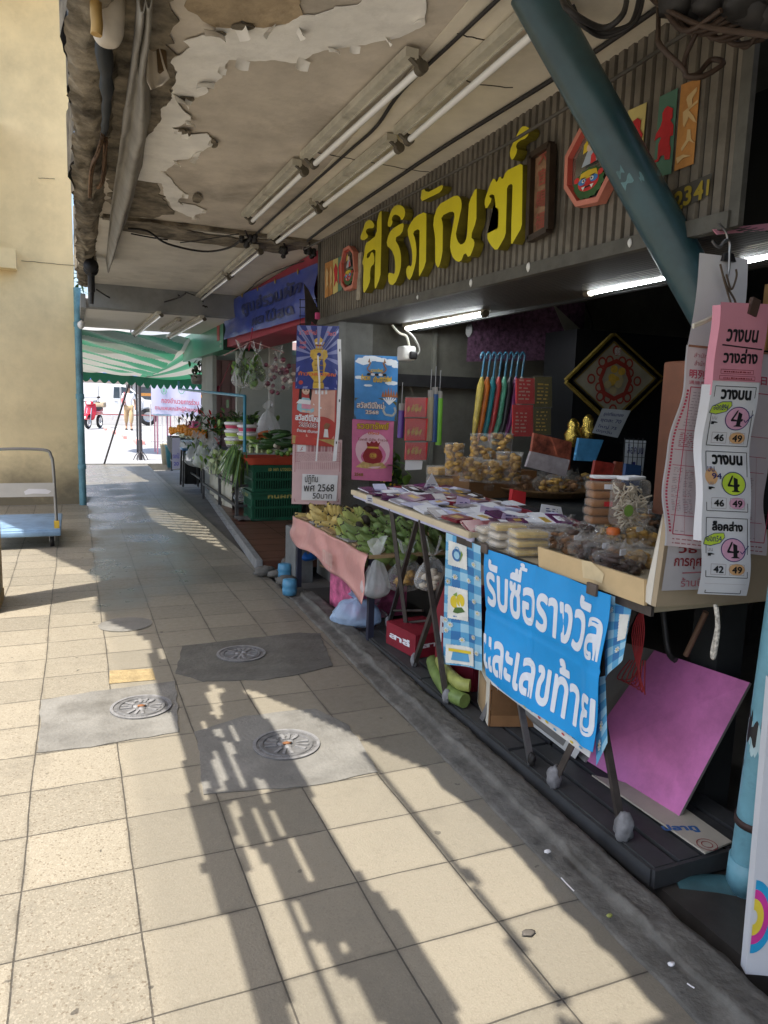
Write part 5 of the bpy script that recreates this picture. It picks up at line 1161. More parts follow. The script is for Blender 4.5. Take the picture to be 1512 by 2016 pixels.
for x in(xL+0.08,xR-0.08):
 for y in(yF+0.1,yB-0.1):
  w=MB();w.lathe((x,y,0.055),[(0.02,-0.018),(0.055,-0.018),(0.055,0.018),(0.02,0.018)],blackw,18,rot=roty(R(90)));mb=w.build('wheel',t)
  q=MB();q.box((x,y,0.10),(0.05,0.06,0.09),steel);q.build('fork',t)
h=PY(60,886,yF+0.05).z
mb=MB();mb.tube(spline([V((xR-0.035,yF+0.05,0.18)),V((xR-0.04,yF+0.06,0.4)),V((xR-0.05,yF+0.08,h-0.16)),V((xR-0.065,yF+0.09,h-0.06)),V((xR-0.13,yF+0.095,h)),V((xL+0.13,yF+0.095,h)),V((xL+0.06,yF+0.09,h-0.06)),V((xL+0.05,yF+0.08,h-0.16)),V((xL+0.04,yF+0.06,0.4)),V((xL+0.035,yF+0.05,0.18))],6),0.014,tubem,10);mb.build('handle',t)
z0,z1=PY(60,978,yF+0.06).z,PY(60,951,yF+0.06).z
mb=MB();mb.box2((xL+0.05,yF+0.055,z0),(xR-0.045,yF+0.065,z1),panm);mb.build('panel',t)
fr=Frame((xR-0.32,yF+0.054,z0),(1,0,0),(0,0,1));mb=MB();mb.fpoly(fr,[(0.02,0.05),(0.06,0.075),(0.2,0.07),(0.25,0.05),(0.22,0.025),(0.1,0.03),(0.03,0.02)],paper,0.001);mb.build('torn_sticker',t)
for x in(xR-0.035,xL+0.035):mb=MB();mb.box((x,yF+0.045,0.215),(0.045,0.05,0.07),M('yellow_bracket',(0.62,0.42,0.05),rough=0.5));mb.build('bracket',t)
# ------------------------------------------------------------------ produce helpers
bagclear=film('clear_bag',(0.82,0.84,0.84),0.07);bagmilk=film('milky_bag',(0.80,0.82,0.82),0.34,0.3);bagblue=film('pale_blue_bag',(0.45,0.62,0.85),0.5,0.25);bagpink=film('rosy_bag',(0.80,0.70,0.66),0.5,0.3)
def bag_mesh(top,size,m,seed,knot=True,lean=(0,0),pw=0.7):
 """a plastic bag hanging from its gathered top"""
 w,d,h=size;top=V(top)
 def f(u,v):
  a=2*math.pi*u;r=min(1.0,0.10+1.15*(max(0,v-0.06))**pw)*(1.0 if v<0.75 else math.sqrt(max(0.0,1-((v-0.75)/0.25)**2*0.96)))
  k=1+0.22*noise.noise(V((math.cos(a)*2.2,math.sin(a)*2.2,v*3+seed*3.3)))+0.09*math.sin(a*9+seed)*(1-v)
  return top+V((w/2*r*k*math.cos(a)+lean[0]*v,d/2*r*k*math.sin(a)+lean[1]*v,-h*v))
 mb=MB();mb.grid(f,28,18,m)
 if knot:mb.grid(lambda u,v:top+V(((0.02+0.035*v)*math.cos(6.28*u)*(1+0.4*math.sin(u*25)),(0.015+0.02*v)*math.sin(6.28*u),0.09*v*(0.7+0.5*math.sin(u*11+seed)))),16,4,m)
 return mb
def greens(mb,c,n,r,L,w,mats,dirn=None,spread=1.0):
 for k in range(n):
  p=V(c)+V((rnd.gauss(0,r[0]),rnd.gauss(0,r[1]),rnd.gauss(0,r[2])))
  d=V((rnd.uniform(-1,1),rnd.uniform(-1,1),rnd.uniform(-0.4,1.0))) if dirn is None else V(dirn)+V((rnd.gauss(0,0.3),rnd.gauss(0,0.3),rnd.gauss(0,0.3)))*spread
  leaf(mb,p,d,L*rnd.uniform(0.6,1.2),w*rnd.uniform(0.7,1.2),rnd.choice(mats))
stalk=M('pale_stalk',(0.50,0.58,0.32),rough=0.5,var=0.2,scale=9)
def veg_bag(top,size,lab,seed,film_m=None,mats=None,lean=(0,0),group='plastic bags of greens on the vegetable stall',stalks=True):
 w,d,h=size;top=V(top)
 t=thing('vegetable_bag',lab,'bag of greens',top,group)
 mb=MB();c=top+V((lean[0]*.6,lean[1]*.6,-h*0.62))
 greens(mb,c,70,(w*.2,d*.2,h*.17),h*0.30,w*0.20,mats or[leafg,leafl,stalk],(0,0,1))
 if stalks:
  for k in range(12):
   p=top+V((rnd.gauss(0,w*.16)+lean[0],rnd.gauss(0,d*.16),-h*0.96));mb.tube([p,p+V((rnd.gauss(0,.02),rnd.gauss(0,.02),h*0.5))],w*0.035,stalk,5)
 mb.build('greens',t)
 bag_mesh(top,size,film_m or bagclear,seed,lean=lean).build('bag_film',t)
 return t
Yh=7.6
for k,(x,y0,y1,wpx,lab,mats) in enumerate(((476,690,764,40,'clear bag of green leaves hanging at the street side of a pair',[leafg,leafl]),(506,692,768,46,'clear bag of green leaves hanging between the pair and the shallots',[leafg,leafl,leafg]))):
 p=PY(x,y0,Yh-0.1*k);q=PY(x,y1,Yh-0.1*k);veg_bag(p,(wpx*Yh/1452,0.2,p.z-q.z),lab,k+2,mats=mats,stalks=False,group='bags hanging in front of the second shop')
t=thing('shallot_bag','net bag of purple and white shallots hanging in front of the second shop','bag of shallots',PY(548,702,7.5),'bags hanging in front of the second shop')
purp=M('shallot_purple',(0.16,0.045,0.07),rough=0.4,var=0.4,scale=12);garl=M('garlic_white',(0.58,0.52,0.46),rough=0.5,var=0.2)
mb=MB();p=PY(548,735,7.5)
for k in range(46):mb.blob(p+V((rnd.gauss(0,.07),rnd.gauss(0,.05),rnd.gauss(0,.075))),[rnd.uniform(.02,.032)]*3,rnd.choice([purp,purp,garl]),.15,2,k,sub=1)
mb.build('shallots',t);bag_mesh(PY(548,700,7.5),(.30,.2,.36),bagclear,5).build('bag_film',t)
mb=MB();mb.tube(spline([PY(497,645,7.6),PY(494,668,7.6),PY(490,690,7.55)]),0.006,redpaint,5);mb.tube([PY(440,700,7.6),PY(495,672,7.55),PY(560,695,7.5)],0.005,pinkwall,5);mb.build('hanging_string',label='red and pink strings from which the bags of greens hang',cat='string')
# ------------------------------------------------------------------ vegetable stall
framem=M('grey_stall_frame',(0.075,0.075,0.075),rough=0.5,metal=0.3,var=0.3,scale=12)
t=thing('vegetable_stall','steel framed vegetable table with pale cloth hanging below','stall',(2.0,9.2,0.07))
zt=0.66;XA,XB,YA,YB=1.66,2.5,8.3,10.7
mb=MB();mb.box2((XA,YA,zt-.03),(XB,YB,zt),M('stall_board',(0.24,0.22,0.17),rough=0.7,var=0.2));mb.build('table_top',t)
for x,y in((XA+.02,YA+.02),(XA+.02,YB-.02),(XB-.02,YA+.02),(XB-.02,YB-.02),(XA+.02,9.4)):
 mb=MB();mb.bar((x,y,0.0),(x,y,zt-.03),.035,.035,framem);mb.build('leg',t)
for z in(0.22,0.45):mb=MB();mb.bar((XA+.02,YA,z),(XA+.02,YB,z),.03,.03,framem);mb.bar((XA,YA+.02,z),(XB,YA+.02,z),.03,.03,framem);mb.build('cross_rail',t)
mb=MB();mb.grid(lambda u,v:V((XA+.10+.03*math.sin(u*16)*v,9.0+u*1.6,zt-.02-v*.58)),24,6,M('ivory_cloth',(0.52,0.50,0.40),rough=0.85,var=0.1));mb.build('hanging_cloth',t)
hang=[(398,868,52,40,'milky bag of pale greens hanging on the stall edge, farthest of the row',bagmilk),(425,872,62,48,'clear bag of white stemmed greens hanging in the middle of the stall edge',bagclear),(452,880,52,44,'clear bag of long pale leaves hanging beside the stacked tubs',bagclear)]
for k,(x,y,hp,wp,lab,m) in enumerate(hang):
 p=PX(x,y,XA-0.04);d=(p-EYE).length;veg_bag(p,(wp*d/1452*0.9,.22,hp*d/1452),lab,k+11,m,[leafl,stalk,stalk,leafg])
p=PX(385,862,XA-.05);veg_bag(p,(.3,.2,.42),'small milky bag of dark greens at the far end of the stall edge',17,bagmilk,[leafg,leafd])
t=thing('leek_bunch','loose bunch of long green leaves drooping below the stacked tubs','vegetable',PX(470,890,XA))
mb=MB();c=PX(466,880,XA+.02);greens(mb,c,60,(.04,.09,.03),.34,.022,[leafg,leafl],(-0.3,-0.3,-0.8),1.0);mb.build('leaves',t)
t=thing('leaf_heap','heap of dark green leafy vegetables at the back of the vegetable table','vegetable',PX(440,850,XA+.3))
mb=MB()
for x,y in((415,846),(432,838),(452,834),(478,830),(490,836)):greens(mb,PX(x,y,XA+.32),60,(.12,.16,.06),.12,.06,[leafg,leafd,leafl],None)
mb.build('leaves',t)
tubw=M('white_tub',(0.72,0.70,0.70),rough=0.35,var=0.04);tubp=M('tub_pink_band',(0.50,0.06,0.12),rough=0.4);tubg=M('tub_green_band',(0.40,0.52,0.10),rough=0.4)
def tub(p,s,band,lab):
 t=thing('white_tub',lab,'food tub',p,'stacked white tubs on the vegetable stall');p=V(p)
 mb=MB();mb.lathe(p,[(0.001,0),(.085*s,0),(.092*s,.012),(.098*s,.055),(.11*s,.058),(.11*s,.075),(.10*s,.085),(.001,.087)],tubw,20);mb.build('tub_body',t)
 mb=MB();mb.lathe(p,[(.0925*s,.012),(.0985*s,.05)],band,20);mb.build('band',t)
p=PX(461,876,XA+.05)
for k,b in enumerate((tubg,tubg,tubp)):tub(p+V((0,0,.09*k)),1.05,b,['white tub with a green band at the bottom of the farther stack','white tub with a green band in the middle of the farther stack','white tub with a pink band on top of the farther stack'][k])
p=PX(487,874,XA+.12)
for k,b in enumerate((tubg,tubp)):tub(p+V((0,0,.09*k+.04)),1.05,b,['white tub with a green band under the nearer pink banded tub','white tub with a pink band on top of the nearer stack'][k])
veg_bag(PX(535,862,2.0),(.5,.25,.17),'plump clear bag of leafy greens lying on the red tray',23,bagclear,[leafg,leafl,stalk],lean=(-.12,.1))
crateg=M('crate_green',(0.012,0.085,0.045),rough=0.45,var=0.2,scale=7,dirt=0.25);crin=M('crate_inside',(0.006,0.03,0.018),rough=0.7)
cratey=M('crate_lettering',(0.38,0.34,0.10),rough=0.5)
def crate(x,y,z,sx,sy,h,txt,lab):
 t=thing('green_crate',lab,'crate',(x,y,z),'green plastic crates')
 mb=MB();mb.box2((x+.02,y+.02,z+.01),(x+sx-.02,y+sy-.02,z+h-.03),crin);mb.build('lining',t)
 mb=MB()
 def side(o,u,L):
  o=V(o);u=V(u);n=u.cross(V((0,0,1)))
  fr=Frame(o,u,(0,0,1))
  for(a,b) in((0,.035),(h*.42,h*.50),(h*.74,h)):
   mb.prism([fr.p(0,a),fr.p(L,a),fr.p(L,b),fr.p(0,b)],fr.n*.012,crateg)
  k=max(4,int(L/.028))
  for i in range(k+1):
   s=L*i/k;w=.006 if 0<i<k else .02
   mb.prism([fr.p(max(0,s-w),.035),fr.p(min(L,s+w),.035),fr.p(min(L,s+w),h*.74),fr.p(max(0,s-w),h*.74)],fr.n*.009,crateg)
  mb.prism([fr.p(-.015,h-.03),fr.p(L+.015,h-.03),fr.p(L+.015,h),fr.p(-.015,h)],fr.n*.025,crateg)
 side((x,y,z),(1,0,0),sx);side((x,y+sy,z),(0,-1,0),sy);side((x+sx,y,z),(0,1,0),sy);side((x+sx,y+sy,z),(-1,0,0),sx)
 mb.build('lattice',t)
 mb=MB();fr=Frame((x,y-.013,z),(1,0,0),(0,0,1));mb.text(txt,fr,sx*.30,h*.78,cratey,h=h*.17,w=sx*.5,bold=.03,d=.001);fr=Frame((x-.013,y+sy,z),(0,-1,0),(0,0,1));mb.text(txt[:4],fr,sy*.2,h*.78,cratey,h=h*.15,w=sy*.35,bold=.03,d=.001);mb.build('lettering',t)
 return t
c0=PZ(497,1026,0.078);cx,cy=c0.x,c0.y
crate(cx,cy,0.078,.56,.42,.325,'กินผัก','green lattice crate standing on the brown tiles, lower of two')
crate(cx+.01,cy+.01,0.405,.56,.42,.30,'เจ๊ ผัก บางเขน','green lattice crate under the red tray, upper of two')
redt=M('red_orange_tray',(0.52,0.085,0.045),rough=0.4,var=0.1)
t=thing('red_tray','red orange plastic tray of vegetables on top of the green crates','tray',(cx,cy,.71))
mb=MB();mb.grid(lambda u,v:V((cx+.29+(.33+.05*v)*(1 if True else 0)*math.copysign(min(1,abs(math.cos(6.283*u))*1.35),math.cos(6.283*u)),cy+.22+(.23+.04*v)*math.copysign(min(1,abs(math.sin(6.283*u))*1.35),math.sin(6.283*u)),.712+.075*v)),32,3,redt)
mb.box2((cx-.03,cy+.0,.708),(cx+.6,cy+.44,.722),redt);mb.build('tray_shell',t)
cuke=M('cucumber_green',(0.03,0.075,0.02),rough=0.4,var=0.35,scale=9);carrot=M('carrot_orange',(0.52,0.15,0.04),rough=0.5,var=0.15);limeg=M('lime_green',(0.16,0.24,0.04),rough=0.4,var=0.3);mushroom=M('pale_mushroom',(0.52,0.46,0.36),rough=0.6)
def heap(name,lab,cat,n,c,sp,rad,mats,long=None,grp=None):
 t=thing(name,lab,cat,c,grp)
 one=name.split('_')[0] if name.endswith('_heap') else 'piece'
 for k in range(n):
  mb=MB();p=V(c)+V((rnd.gauss(0,sp[0]),rnd.gauss(0,sp[1]),abs(rnd.gauss(0,sp[2]))))
  rr=rad*rnd.uniform(.8,1.2)
  if long:mb.blob(p,(rr*long,rr,rr),rnd.choice(mats),.08,1.5,k,rot=rotz(rnd.uniform(-.6,.6))@roty(rnd.uniform(-.3,.3)))
  else:mb.blob(p,(rr,rr,rr),rnd.choice(mats),.08,2,k)
  mb.build(one,t)
 return t
heap('cucumber_heap','heap of dark green cucumbers at the shop end of the red tray','vegetable',26,PX(555,880,2.05),(.10,.10,.07),.026,[cuke,cuke,leafd],3.6)
heap('carrot_heap','few orange carrots between the white plastic bag and the greens','vegetable',7,PX(520,862,2.0),(.04,.06,.03),.02,[carrot],4)
heap('lime_heap','small green limes along the edge of the red tray','vegetable',16,PX(552,893,1.95),(.13,.06,.015),.024,[limeg,leafg])
heap('mushroom_heap','pale mushrooms in front of the cucumbers','vegetable',6,PX(537,878,1.95),(.03,.04,.015),.03,[mushroom])
t=thing('white_carrier_bag','white carrier bag standing up behind the carrots','plastic bag',PX(525,852,2.1));bag_mesh(PX(527,806,2.1),(.36,.2,.36),bagmilk,31).build('bag_film',t)
mb=MB();mb.blob(PX(518,838,2.1),(.07,.06,.07),garl,.1,2,3);mb.build('white_radish',t)
for k,(x,y,s,m,lab) in enumerate(((452,962,(.22,.2,.3),bagmilk,'crumpled white carrier bag under the vegetable table'),(484,950,(.3,.25,.25),bagclear,'clear bag lying beside the green crates'))):
 t=thing('plastic_bag',lab,'plastic bag',PZ(x,y,.1));bag_mesh(PX(x,y,1.9),s,m,41+k,knot=(k==0)).build('bag_film',t)
 if k:mb=MB();greens(mb,PX(x,y+22,1.9),20,(.05,.05,.04),.1,.05,[leafg,stalk]);mb.build('contents',t)
mb=MB();c=PZ(500,1022,.08);mb.grid(lambda u,v:c+V(((u-.5)*.42,(v-.5)*.3,.01+.035*abs(noise.noise(V((u*4,v*4,3)))))),16,12,M('grey_mat',(0.12,0.11,0.10),rough=0.9,var=0.3));mb.build('crumpled_rag',label='crumpled grey rag on the brown tiles in front of the crates',cat='rag')
bluep=M('blue_bottle_plastic',(0.08,0.26,0.42),rough=0.35,var=0.15)
for k,(x,y,lab) in enumerate(((482,1137,'blue plastic pot standing at the end of the metal step edge'),(492,1170,'blue plastic pot lower in the gutter beside the stone stub'))):
 c=PZ(x+78,y,-.02) if False else PZ(560+(x-482),y,.02);mb=MB();mb.lathe(c,[(.001,0),(.05,0),(.055,.04),(.05,.05),(.055,.06),(.05,.11),(.03,.115),(.001,.115)],bluep,16);mb.build('blue_pot',label=lab,cat='pot',group='blue pots in the gutter')
for k,(x,y,s) in enumerate(((520,1130,.09),(545,1135,.08),(575,1115,.10),(565,1150,.09))):
 c=PZ(x,y,.02);mb=MB();mb.blob(c+V((0,0,s*.3)),(s,s*.8,s*.45),conc,.5,2.2,k+3);mb.build('rubble_lump',label=['flat lump of rubble at the end of the metal edge','lump of rubble touching the upper blue pot','pale lump of rubble leaning on the stone stub','lump of rubble between the two blue pots'][k],cat='rubble',group='lumps of rubble in the gutter')
# ------------------------------------------------------------------ flower stall further along
t=thing('flower_stall','low flower table with a grey front board at the end of the shops','stall',(2.0,13,0))
zt=.66;mb=MB();mb.box2((1.72,11.3,zt-.1),(2.6,15.2,zt),M('grey_board',(0.30,0.31,0.30),rough=0.6,var=0.15));mb.build('table_top',t)
for y in(11.35,13.2,15.1):mb=MB();mb.bar((1.76,y,0),(1.76,y,zt-.1),.035,.035,framem);mb.build('leg',t)
mb=MB();mb.bar((1.74,11.35,.22),(1.74,15.1,.22),.025,.025,framem);mb.build('cross_rail',t)
mb=MB();mb.grid(lambda u,v:V((1.69+.03*math.sin(u*7),14.2+u*1.1,zt+.02-v*(.22+.1*math.sin(u*5)))),16,6,blackw);mb.grid(lambda u,v:V((1.69+v*.5,14.2+u*1.1,zt+.03+.02*math.sin(u*6))),10,3,blackw);mb.build('black_cover',t)
mar=M('marigold',(0.66,0.24,0.015),rough=0.6,var=0.25,scale=30);jas=M('jasmine_white',(0.62,0.64,0.48),rough=0.6,var=0.15)
for k,(x,y,lab) in enumerate(((345,846,'marigold garland coiled at the street end of the flower table'),(362,843,'marigold garland coiled beside the white jasmine'),(378,850,'marigold garland hanging over the front board'),(392,855,'marigold garland next to the pink box'))):
 t=thing('marigold_garland',lab,'garland',PX(x,y,1.8),'marigold garlands on the flower table');mb=MB();c=PX(x,y+8,1.8)
 for q in range(22):a=q*.57;mb.blob(c+V((.08*math.cos(a),.3*math.sin(a),.02+.05*(q//11)+rnd.uniform(0,.03))),[.045]*3,mar,.25,4,q,sub=1)
 mb.build('flowers',t)
t=thing('jasmine_tray','white jasmine flowers heaped in front of the marigolds','flowers',PX(368,862,1.75));mb=MB()
for q in range(60):mb.blob(PX(366,860,1.8)+V((rnd.gauss(0,.06),rnd.gauss(0,.3),abs(rnd.gauss(0,.03)))),[.025]*3,jas,.2,3,q,sub=1)
mb.build('flowers',t)
pinkb=M('hot_pink_plastic',(0.60,0.08,0.24),rough=0.35,var=0.1)
p=PX(392,850,2.0);t=thing('pink_basket','bright pink plastic basket of cut flowers','basket',p);mb=MB();mb.rbox(p+V((0,0,.08)),(.3,.5,.2),.02,pinkb);mb.build('basket_body',t)
for k,(x,y,lab,mats) in enumerate(((385,822,'pinkish grass flowers in the pink basket',[M('dusty_rose_petal',(0.40,0.20,0.20),rough=.7),leafd]),(402,815,'grey green spiky foliage bunch behind the pink basket',[leafd,M('grey_green_leaf',(.22,.30,.22),rough=.6)]),(425,828,'red roses with dark leaves between the stalls',[redpap,leafg,leafd]),(405,862,'dark leafy bunch on the flower table beside the marigolds',[leafd,leafg]))):
 t=thing('flower_bunch',lab,'flowers',PX(x,y+20,1.95),'bunches of cut flowers');mb=MB();greens(mb,PX(x,y+12,1.95),90,(.09,.16,.07),.2,.035,mats,(0,-.1,1),2.0);mb.build('stems',t)
p=PY(346,862,13.6);q=PY(346,924,13.6)
t=thing('price_banner','small lavender banner with blue lettering hanging by the flower table','banner',q)
mb=MB();fr=Frame(V((p.x-.07,13.6,q.z)),(1,-.25,0),(0,0,1));hh=p.z-q.z;mb.prism([fr.p(0,0),fr.p(.15,.02),fr.p(.15,hh),fr.p(.01,hh)],fr.n*.004,lil);mb.build('cloth',t)
mb=MB();vio=M('violet_ink',(.16,.16,.55),rough=.6);mb.text('ดอกไม้',fr,.02,hh*.35,vio,w=.11,h=.1,bold=.03,d=.005);mb.text('20',fr,.03,hh*.12,vio,h=.07,bold=.04,d=.005);mb.build('lettering',t)
for k,(x,y,c1,lab) in enumerate(((330,915,M('tan_bin',(.40,.36,.26),rough=.6),'tan bin under the black cloth of the flower table'),(340,920,M('teal_bin',(.04,.18,.22),rough=.5),'teal bucket behind the lavender banner'))):
 c=PZ(x,y,0);c.x=max(c.x,1.66);mb=MB();mb.lathe(c,[(.001,0),(.11,0),(.15,.42),(.16,.43),(.16,.45),(.14,.45),(.1,.05)],c1,18);mb.build('bucket',label=lab,cat='bucket',group='buckets by the flower table')
t=thing('blue_stool','blue topped stool with papers between the two stalls','stool',PX(370,885,1.72));p=PX(372,884,1.72)
mb=MB();mb.rbox(p,(.26,.34,.035),.01,M('stool_blue',(.05,.16,.36),rough=.4));mb.rbox(p+V((0,.03,.025)),(.2,.24,.02),.004,paper);mb.build('seat',t)
for dx in(-.1,.1):
 for dy in(-.13,.13):mb=MB();mb.bar(p+V((dx,dy,0)),V((p.x+dx*1.2,p.y+dy*1.2,0)),.03,.03,framem);mb.build('leg',t)
mb=MB();mb.rbox(V((p.x+.1,p.y+.25,.2)),(.35,.6,.34),.01,blackw);mb.build('black_box',label='black plastic box under the blue stool',cat='box')
bp=PX(352,766,1.7);bq=PX(482,780,1.7);mb=MB();mb.tube([bp,bq],.018,M('bright_blue_pipe',(.03,.20,.30),rough=.4),8);mb.tube([bp,bp+V((0,0,.14))],.018,M('bright_blue_pipe',(.03,.20,.30)),8);mb.tube([bq,bq+V((0,0,-.6))],.018,M('bright_blue_pipe',(.03,.20,.30)),8);mb.build('blue_rail',label='slim blue pipe rail over the flower and vegetable tables',cat='rail')
t=thing('hanging_pot','little potted succulent hanging at the green sign','plant pot',PX(386,745,1.85));p=PX(388,744,1.85);mb=MB();mb.lathe(p,[(.001,-.1),(.08,-.1),(.11,.05),(.1,.05)],M('pot_grey',(.3,.28,.27),rough=.6),16);mb.build('pot',t)
mb=MB();greens(mb,p+V((0,0,.1)),26,(.05,.05,.06),.16,.05,[leafd,leafd,M('succulent',(.04,.05,.04))],(0,0,1),2.2);mb.build('leaves',t)
mb=MB();mb.tube(spline([PX(452,715,2.0),PX(443,740,2.0),PX(431,765,2.0)]),.006,redpaint,5);mb.blob(PX(429,768,2.0),(.03,.03,.07),redpaint,.3,3,1);mb.build('red_tassel',label='red tassel cord hanging on the pink panel',cat='tassel')
mb=MB();p=PX(448,795,2.1);mb.rbox(p,(.02,.14,.12),.004,M('pale_green_card',(.30,.42,.26),rough=.6));mb.build('green_card',label='pale green card fixed on the pink panel',cat='card')
# ------------------------------------------------------------------ printed sheets
class QF:
 """a printed sheet between four corners (bottom left, bottom right, top right, top left); x and y run 0..1 and 0..H"""
 def __init__(s,c,H,n,bulge=None):
  s.c=[V(p) for p in c];s.H=H;s.n=V(n).normalized();s.b=bulge
  s.u=(s.c[1]-s.c[0]).normalized();s.v=(s.c[3]-s.c[0]).normalized()
 def p(s,x,y,d=0.0):
  f=y/s.H;a=s.c[0].lerp(s.c[1],x);b=s.c[3].lerp(s.c[2],x)
  q=a.lerp(b,f)+s.n*d
  return q+s.n*s.b(x,f) if s.b else q
 def sub(s,x0,y0,x1,y1):return SubF(s,x0,y0,x1,y1)
class SubF:
 def __init__(s,q,x0,y0,x1,y1):s.q=q;s.a=(x0,y0,x1-x0,y1-y0);s.n=q.n
 def p(s,x,y,d=0.0):return s.q.p(s.a[0]+x*s.a[2],s.a[1]+y*s.a[3],d)
def sheet(mb,q,m,th=0.0015,nu=10,nv=24,x0=0,x1=1,y0=None,y1=None,d=0.0):
 y0=0 if y0 is None else y0;y1=q.H if y1 is None else y1
 mb.grid(lambda u,v:q.p(x0+(x1-x0)*u,y0+(y1-y0)*v,d),nu,nv,m)
 mb.grid(lambda u,v:q.p(x1-(x1-x0)*u,y0+(y1-y0)*v,d-th),nu,nv,m)
def qpx(px,Y,H,bulge=None):
 return QF([PY(x,y,Y) for x,y in px],H,(0,-1,0),bulge)
def scribble(mb,q,x0,x1,y,h,m,n=12,d=0.001,t=0.008,seed=0):
 """small print too fine to read: a line of short strokes"""
 g=random.Random(seed);x=x0
 while x<x1:
  w=g.uniform(0.012,0.05);mb.fpoly(q,[(x,y),(min(x+w,x1),y),(min(x+w,x1),y+h*g.uniform(.6,1)),(x,y+h*g.uniform(.6,1))],m,d);x+=w+g.uniform(.008,.02)
skyb=M('poster_sky_blue',(0.06,0.22,0.50),rough=0.4,var=0.15,scale=9);deepb=M('poster_deep_blue',(0.035,0.05,0.22),rough=0.4,var=0.2,scale=8);rayb=M('poster_pale_ray',(0.22,0.24,0.46),rough=0.4);goldp=M('poster_gold',(0.55,0.36,0.06),rough=0.4,var=0.25,scale=30);goldd=M('poster_dark_gold',(0.24,0.13,0.02),rough=0.4,var=0.2)
redpo=M('poster_red',(0.46,0.07,0.06),rough=0.4,var=0.2,scale=6);salmon=M('poster_salmon',(0.60,0.34,0.28),rough=0.45,var=0.12);cloud=M('poster_cloud',(0.66,0.70,0.75),rough=0.5,var=0.08);grassd=M('poster_land',(0.12,0.11,0.04),rough=0.5,var=0.4,scale=30)
pinkpo=M('poster_pink',(0.56,0.16,0.30),rough=0.4,var=0.15,scale=6);pinkpale=M('poster_pale_pink',(0.68,0.46,0.52),rough=0.4,var=0.1);maroon=M('poster_maroon',(0.26,0.03,0.035),rough=0.4,var=0.2);skinp=M('poster_skin',(0.68,0.48,0.38),rough=0.5);paleblue=M('poster_pale_blue',(0.30,0.52,0.60),rough=0.5);pinkish=M('calendar_pink',(0.62,0.44,0.45),rough=0.6,var=0.08);faded=M('faded_red_print',(0.42,0.16,0.18),rough=0.6);brownp=M('print_brown',(0.28,0.14,0.08),rough=0.5)
YP=5.2
def poster(name,px,H,lab,grp='calendar posters hung at the shop pillar'):
 q=qpx(px,YP,H,lambda x,f:0.010*math.sin(x*3.1)*(1-f)+0.004*math.sin(f*6))
 t=thing(name,lab,'poster',q.p(.5,H),grp);return t,q
t,q=poster('calendar_poster',[(581,765),(664,768),(668,642),(585,640)],1.5,'blue calendar poster with a golden temple giant, topmost at the pillar')
mb=MB();sheet(mb,q,deepb);mb.build('sheet',t)
mb=MB()
for k in range(26):
 a=2*math.pi*k/26+.05;a2=a+.10
 e=lambda an:(min(.99,max(.01,.5+1.1*math.cos(an))),min(1.49,max(.01,.80+1.1*math.sin(an))))
 mb.fpoly(q,[(.5+.1*math.cos(a),.80+.1*math.sin(a)),e(a),e(a2),(.5+.1*math.cos(a2),.80+.1*math.sin(a2))],rayb,.001)
mb.build('rays',t)
mb=MB();G=[(.40,.02),(.66,.02),(.66,.12),(.62,.20),(.78,.40),(.66,.42),(.70,.60),(.66,.68),(.74,.78),(.72,.92),(.62,.96),(.60,1.02),(.66,1.10),(.62,1.18),(.56,1.22),(.53,1.36),(.50,1.22),(.42,1.18),(.40,1.10),(.46,1.02),(.44,.96),(.33,.92),(.32,.78),(.40,.68),(.36,.60),(.40,.42),(.26,.40),(.42,.20),(.40,.12)]
mb.fpoly(q,G,goldp,.002)
for z in(.16,.44,.56,.70,.94,1.03):mb.fpoly(q,[(.42,z),(.64,z),(.63,z+.022),(.43,z+.022)],goldd,.003)
mb.fpoly(q,[(.515,.02),(.555,.02),(.545,.86),(.525,.86)],M('poster_staff',(.62,.45,.12),rough=.4),.0035);mb.disc(q,.47,1.09,.03,.02,paper,.003);mb.disc(q,.58,1.09,.03,.02,paper,.003);mb.fpoly(q,[(.45,1.045),(.6,1.045),(.58,1.02),(.48,1.02)],maroon,.003);mb.disc(q,.53,.82,.05,.05,deepb,.004);mb.build('golden_giant',t)
org=M('print_orange_red',(0.62,0.15,0.05),rough=0.5)
mb=MB();mb.text('ท้าวเวสสุวรรณ',q,.06,.29,org,h=.13,w=.88,bold=.035,d=.004);mb.text('สวัสดีปีใหม่',q,.06,1.28,M('print_rose',(.60,.16,.18),rough=.5),h=.12,w=.40,bold=.03,d=.003);mb.text('มั่งมี',q,.68,1.27,M('print_rose',(.60,.16,.18)),h=.10,w=.24,bold=.03,d=.003);mb.text('โชคดี',q,.07,1.06,M('print_rose',(.60,.16,.18)),h=.08,w=.15,bold=.03,d=.003);mb.text('มีสุข',q,.07,.94,M('print_rose',(.60,.16,.18)),h=.08,w=.15,bold=.03,d=.003);mb.disc(q,.12,.15,.05,.05,redpo,.003);mb.build('lettering',t)
t,q=poster('calendar_poster',[(574,874),(661,880),(663,764),(577,752)],1.45,'red calendar poster with a drawn long haired woman offering a pink tray')
mb=MB();sheet(mb,q,redpo);mb.fpoly(q,[(.30,.20),(.95,.2),(.97,1.40),(.45,1.40)],salmon,.001);mb.fpoly(q,[(0.01,.02),(.99,.02),(.99,.19),(.6,.16),(.01,.21)],M('gold_ribbon',(.48,.36,.14),rough=.35,var=.3,scale=14),.002);mb.build('sheet',t)
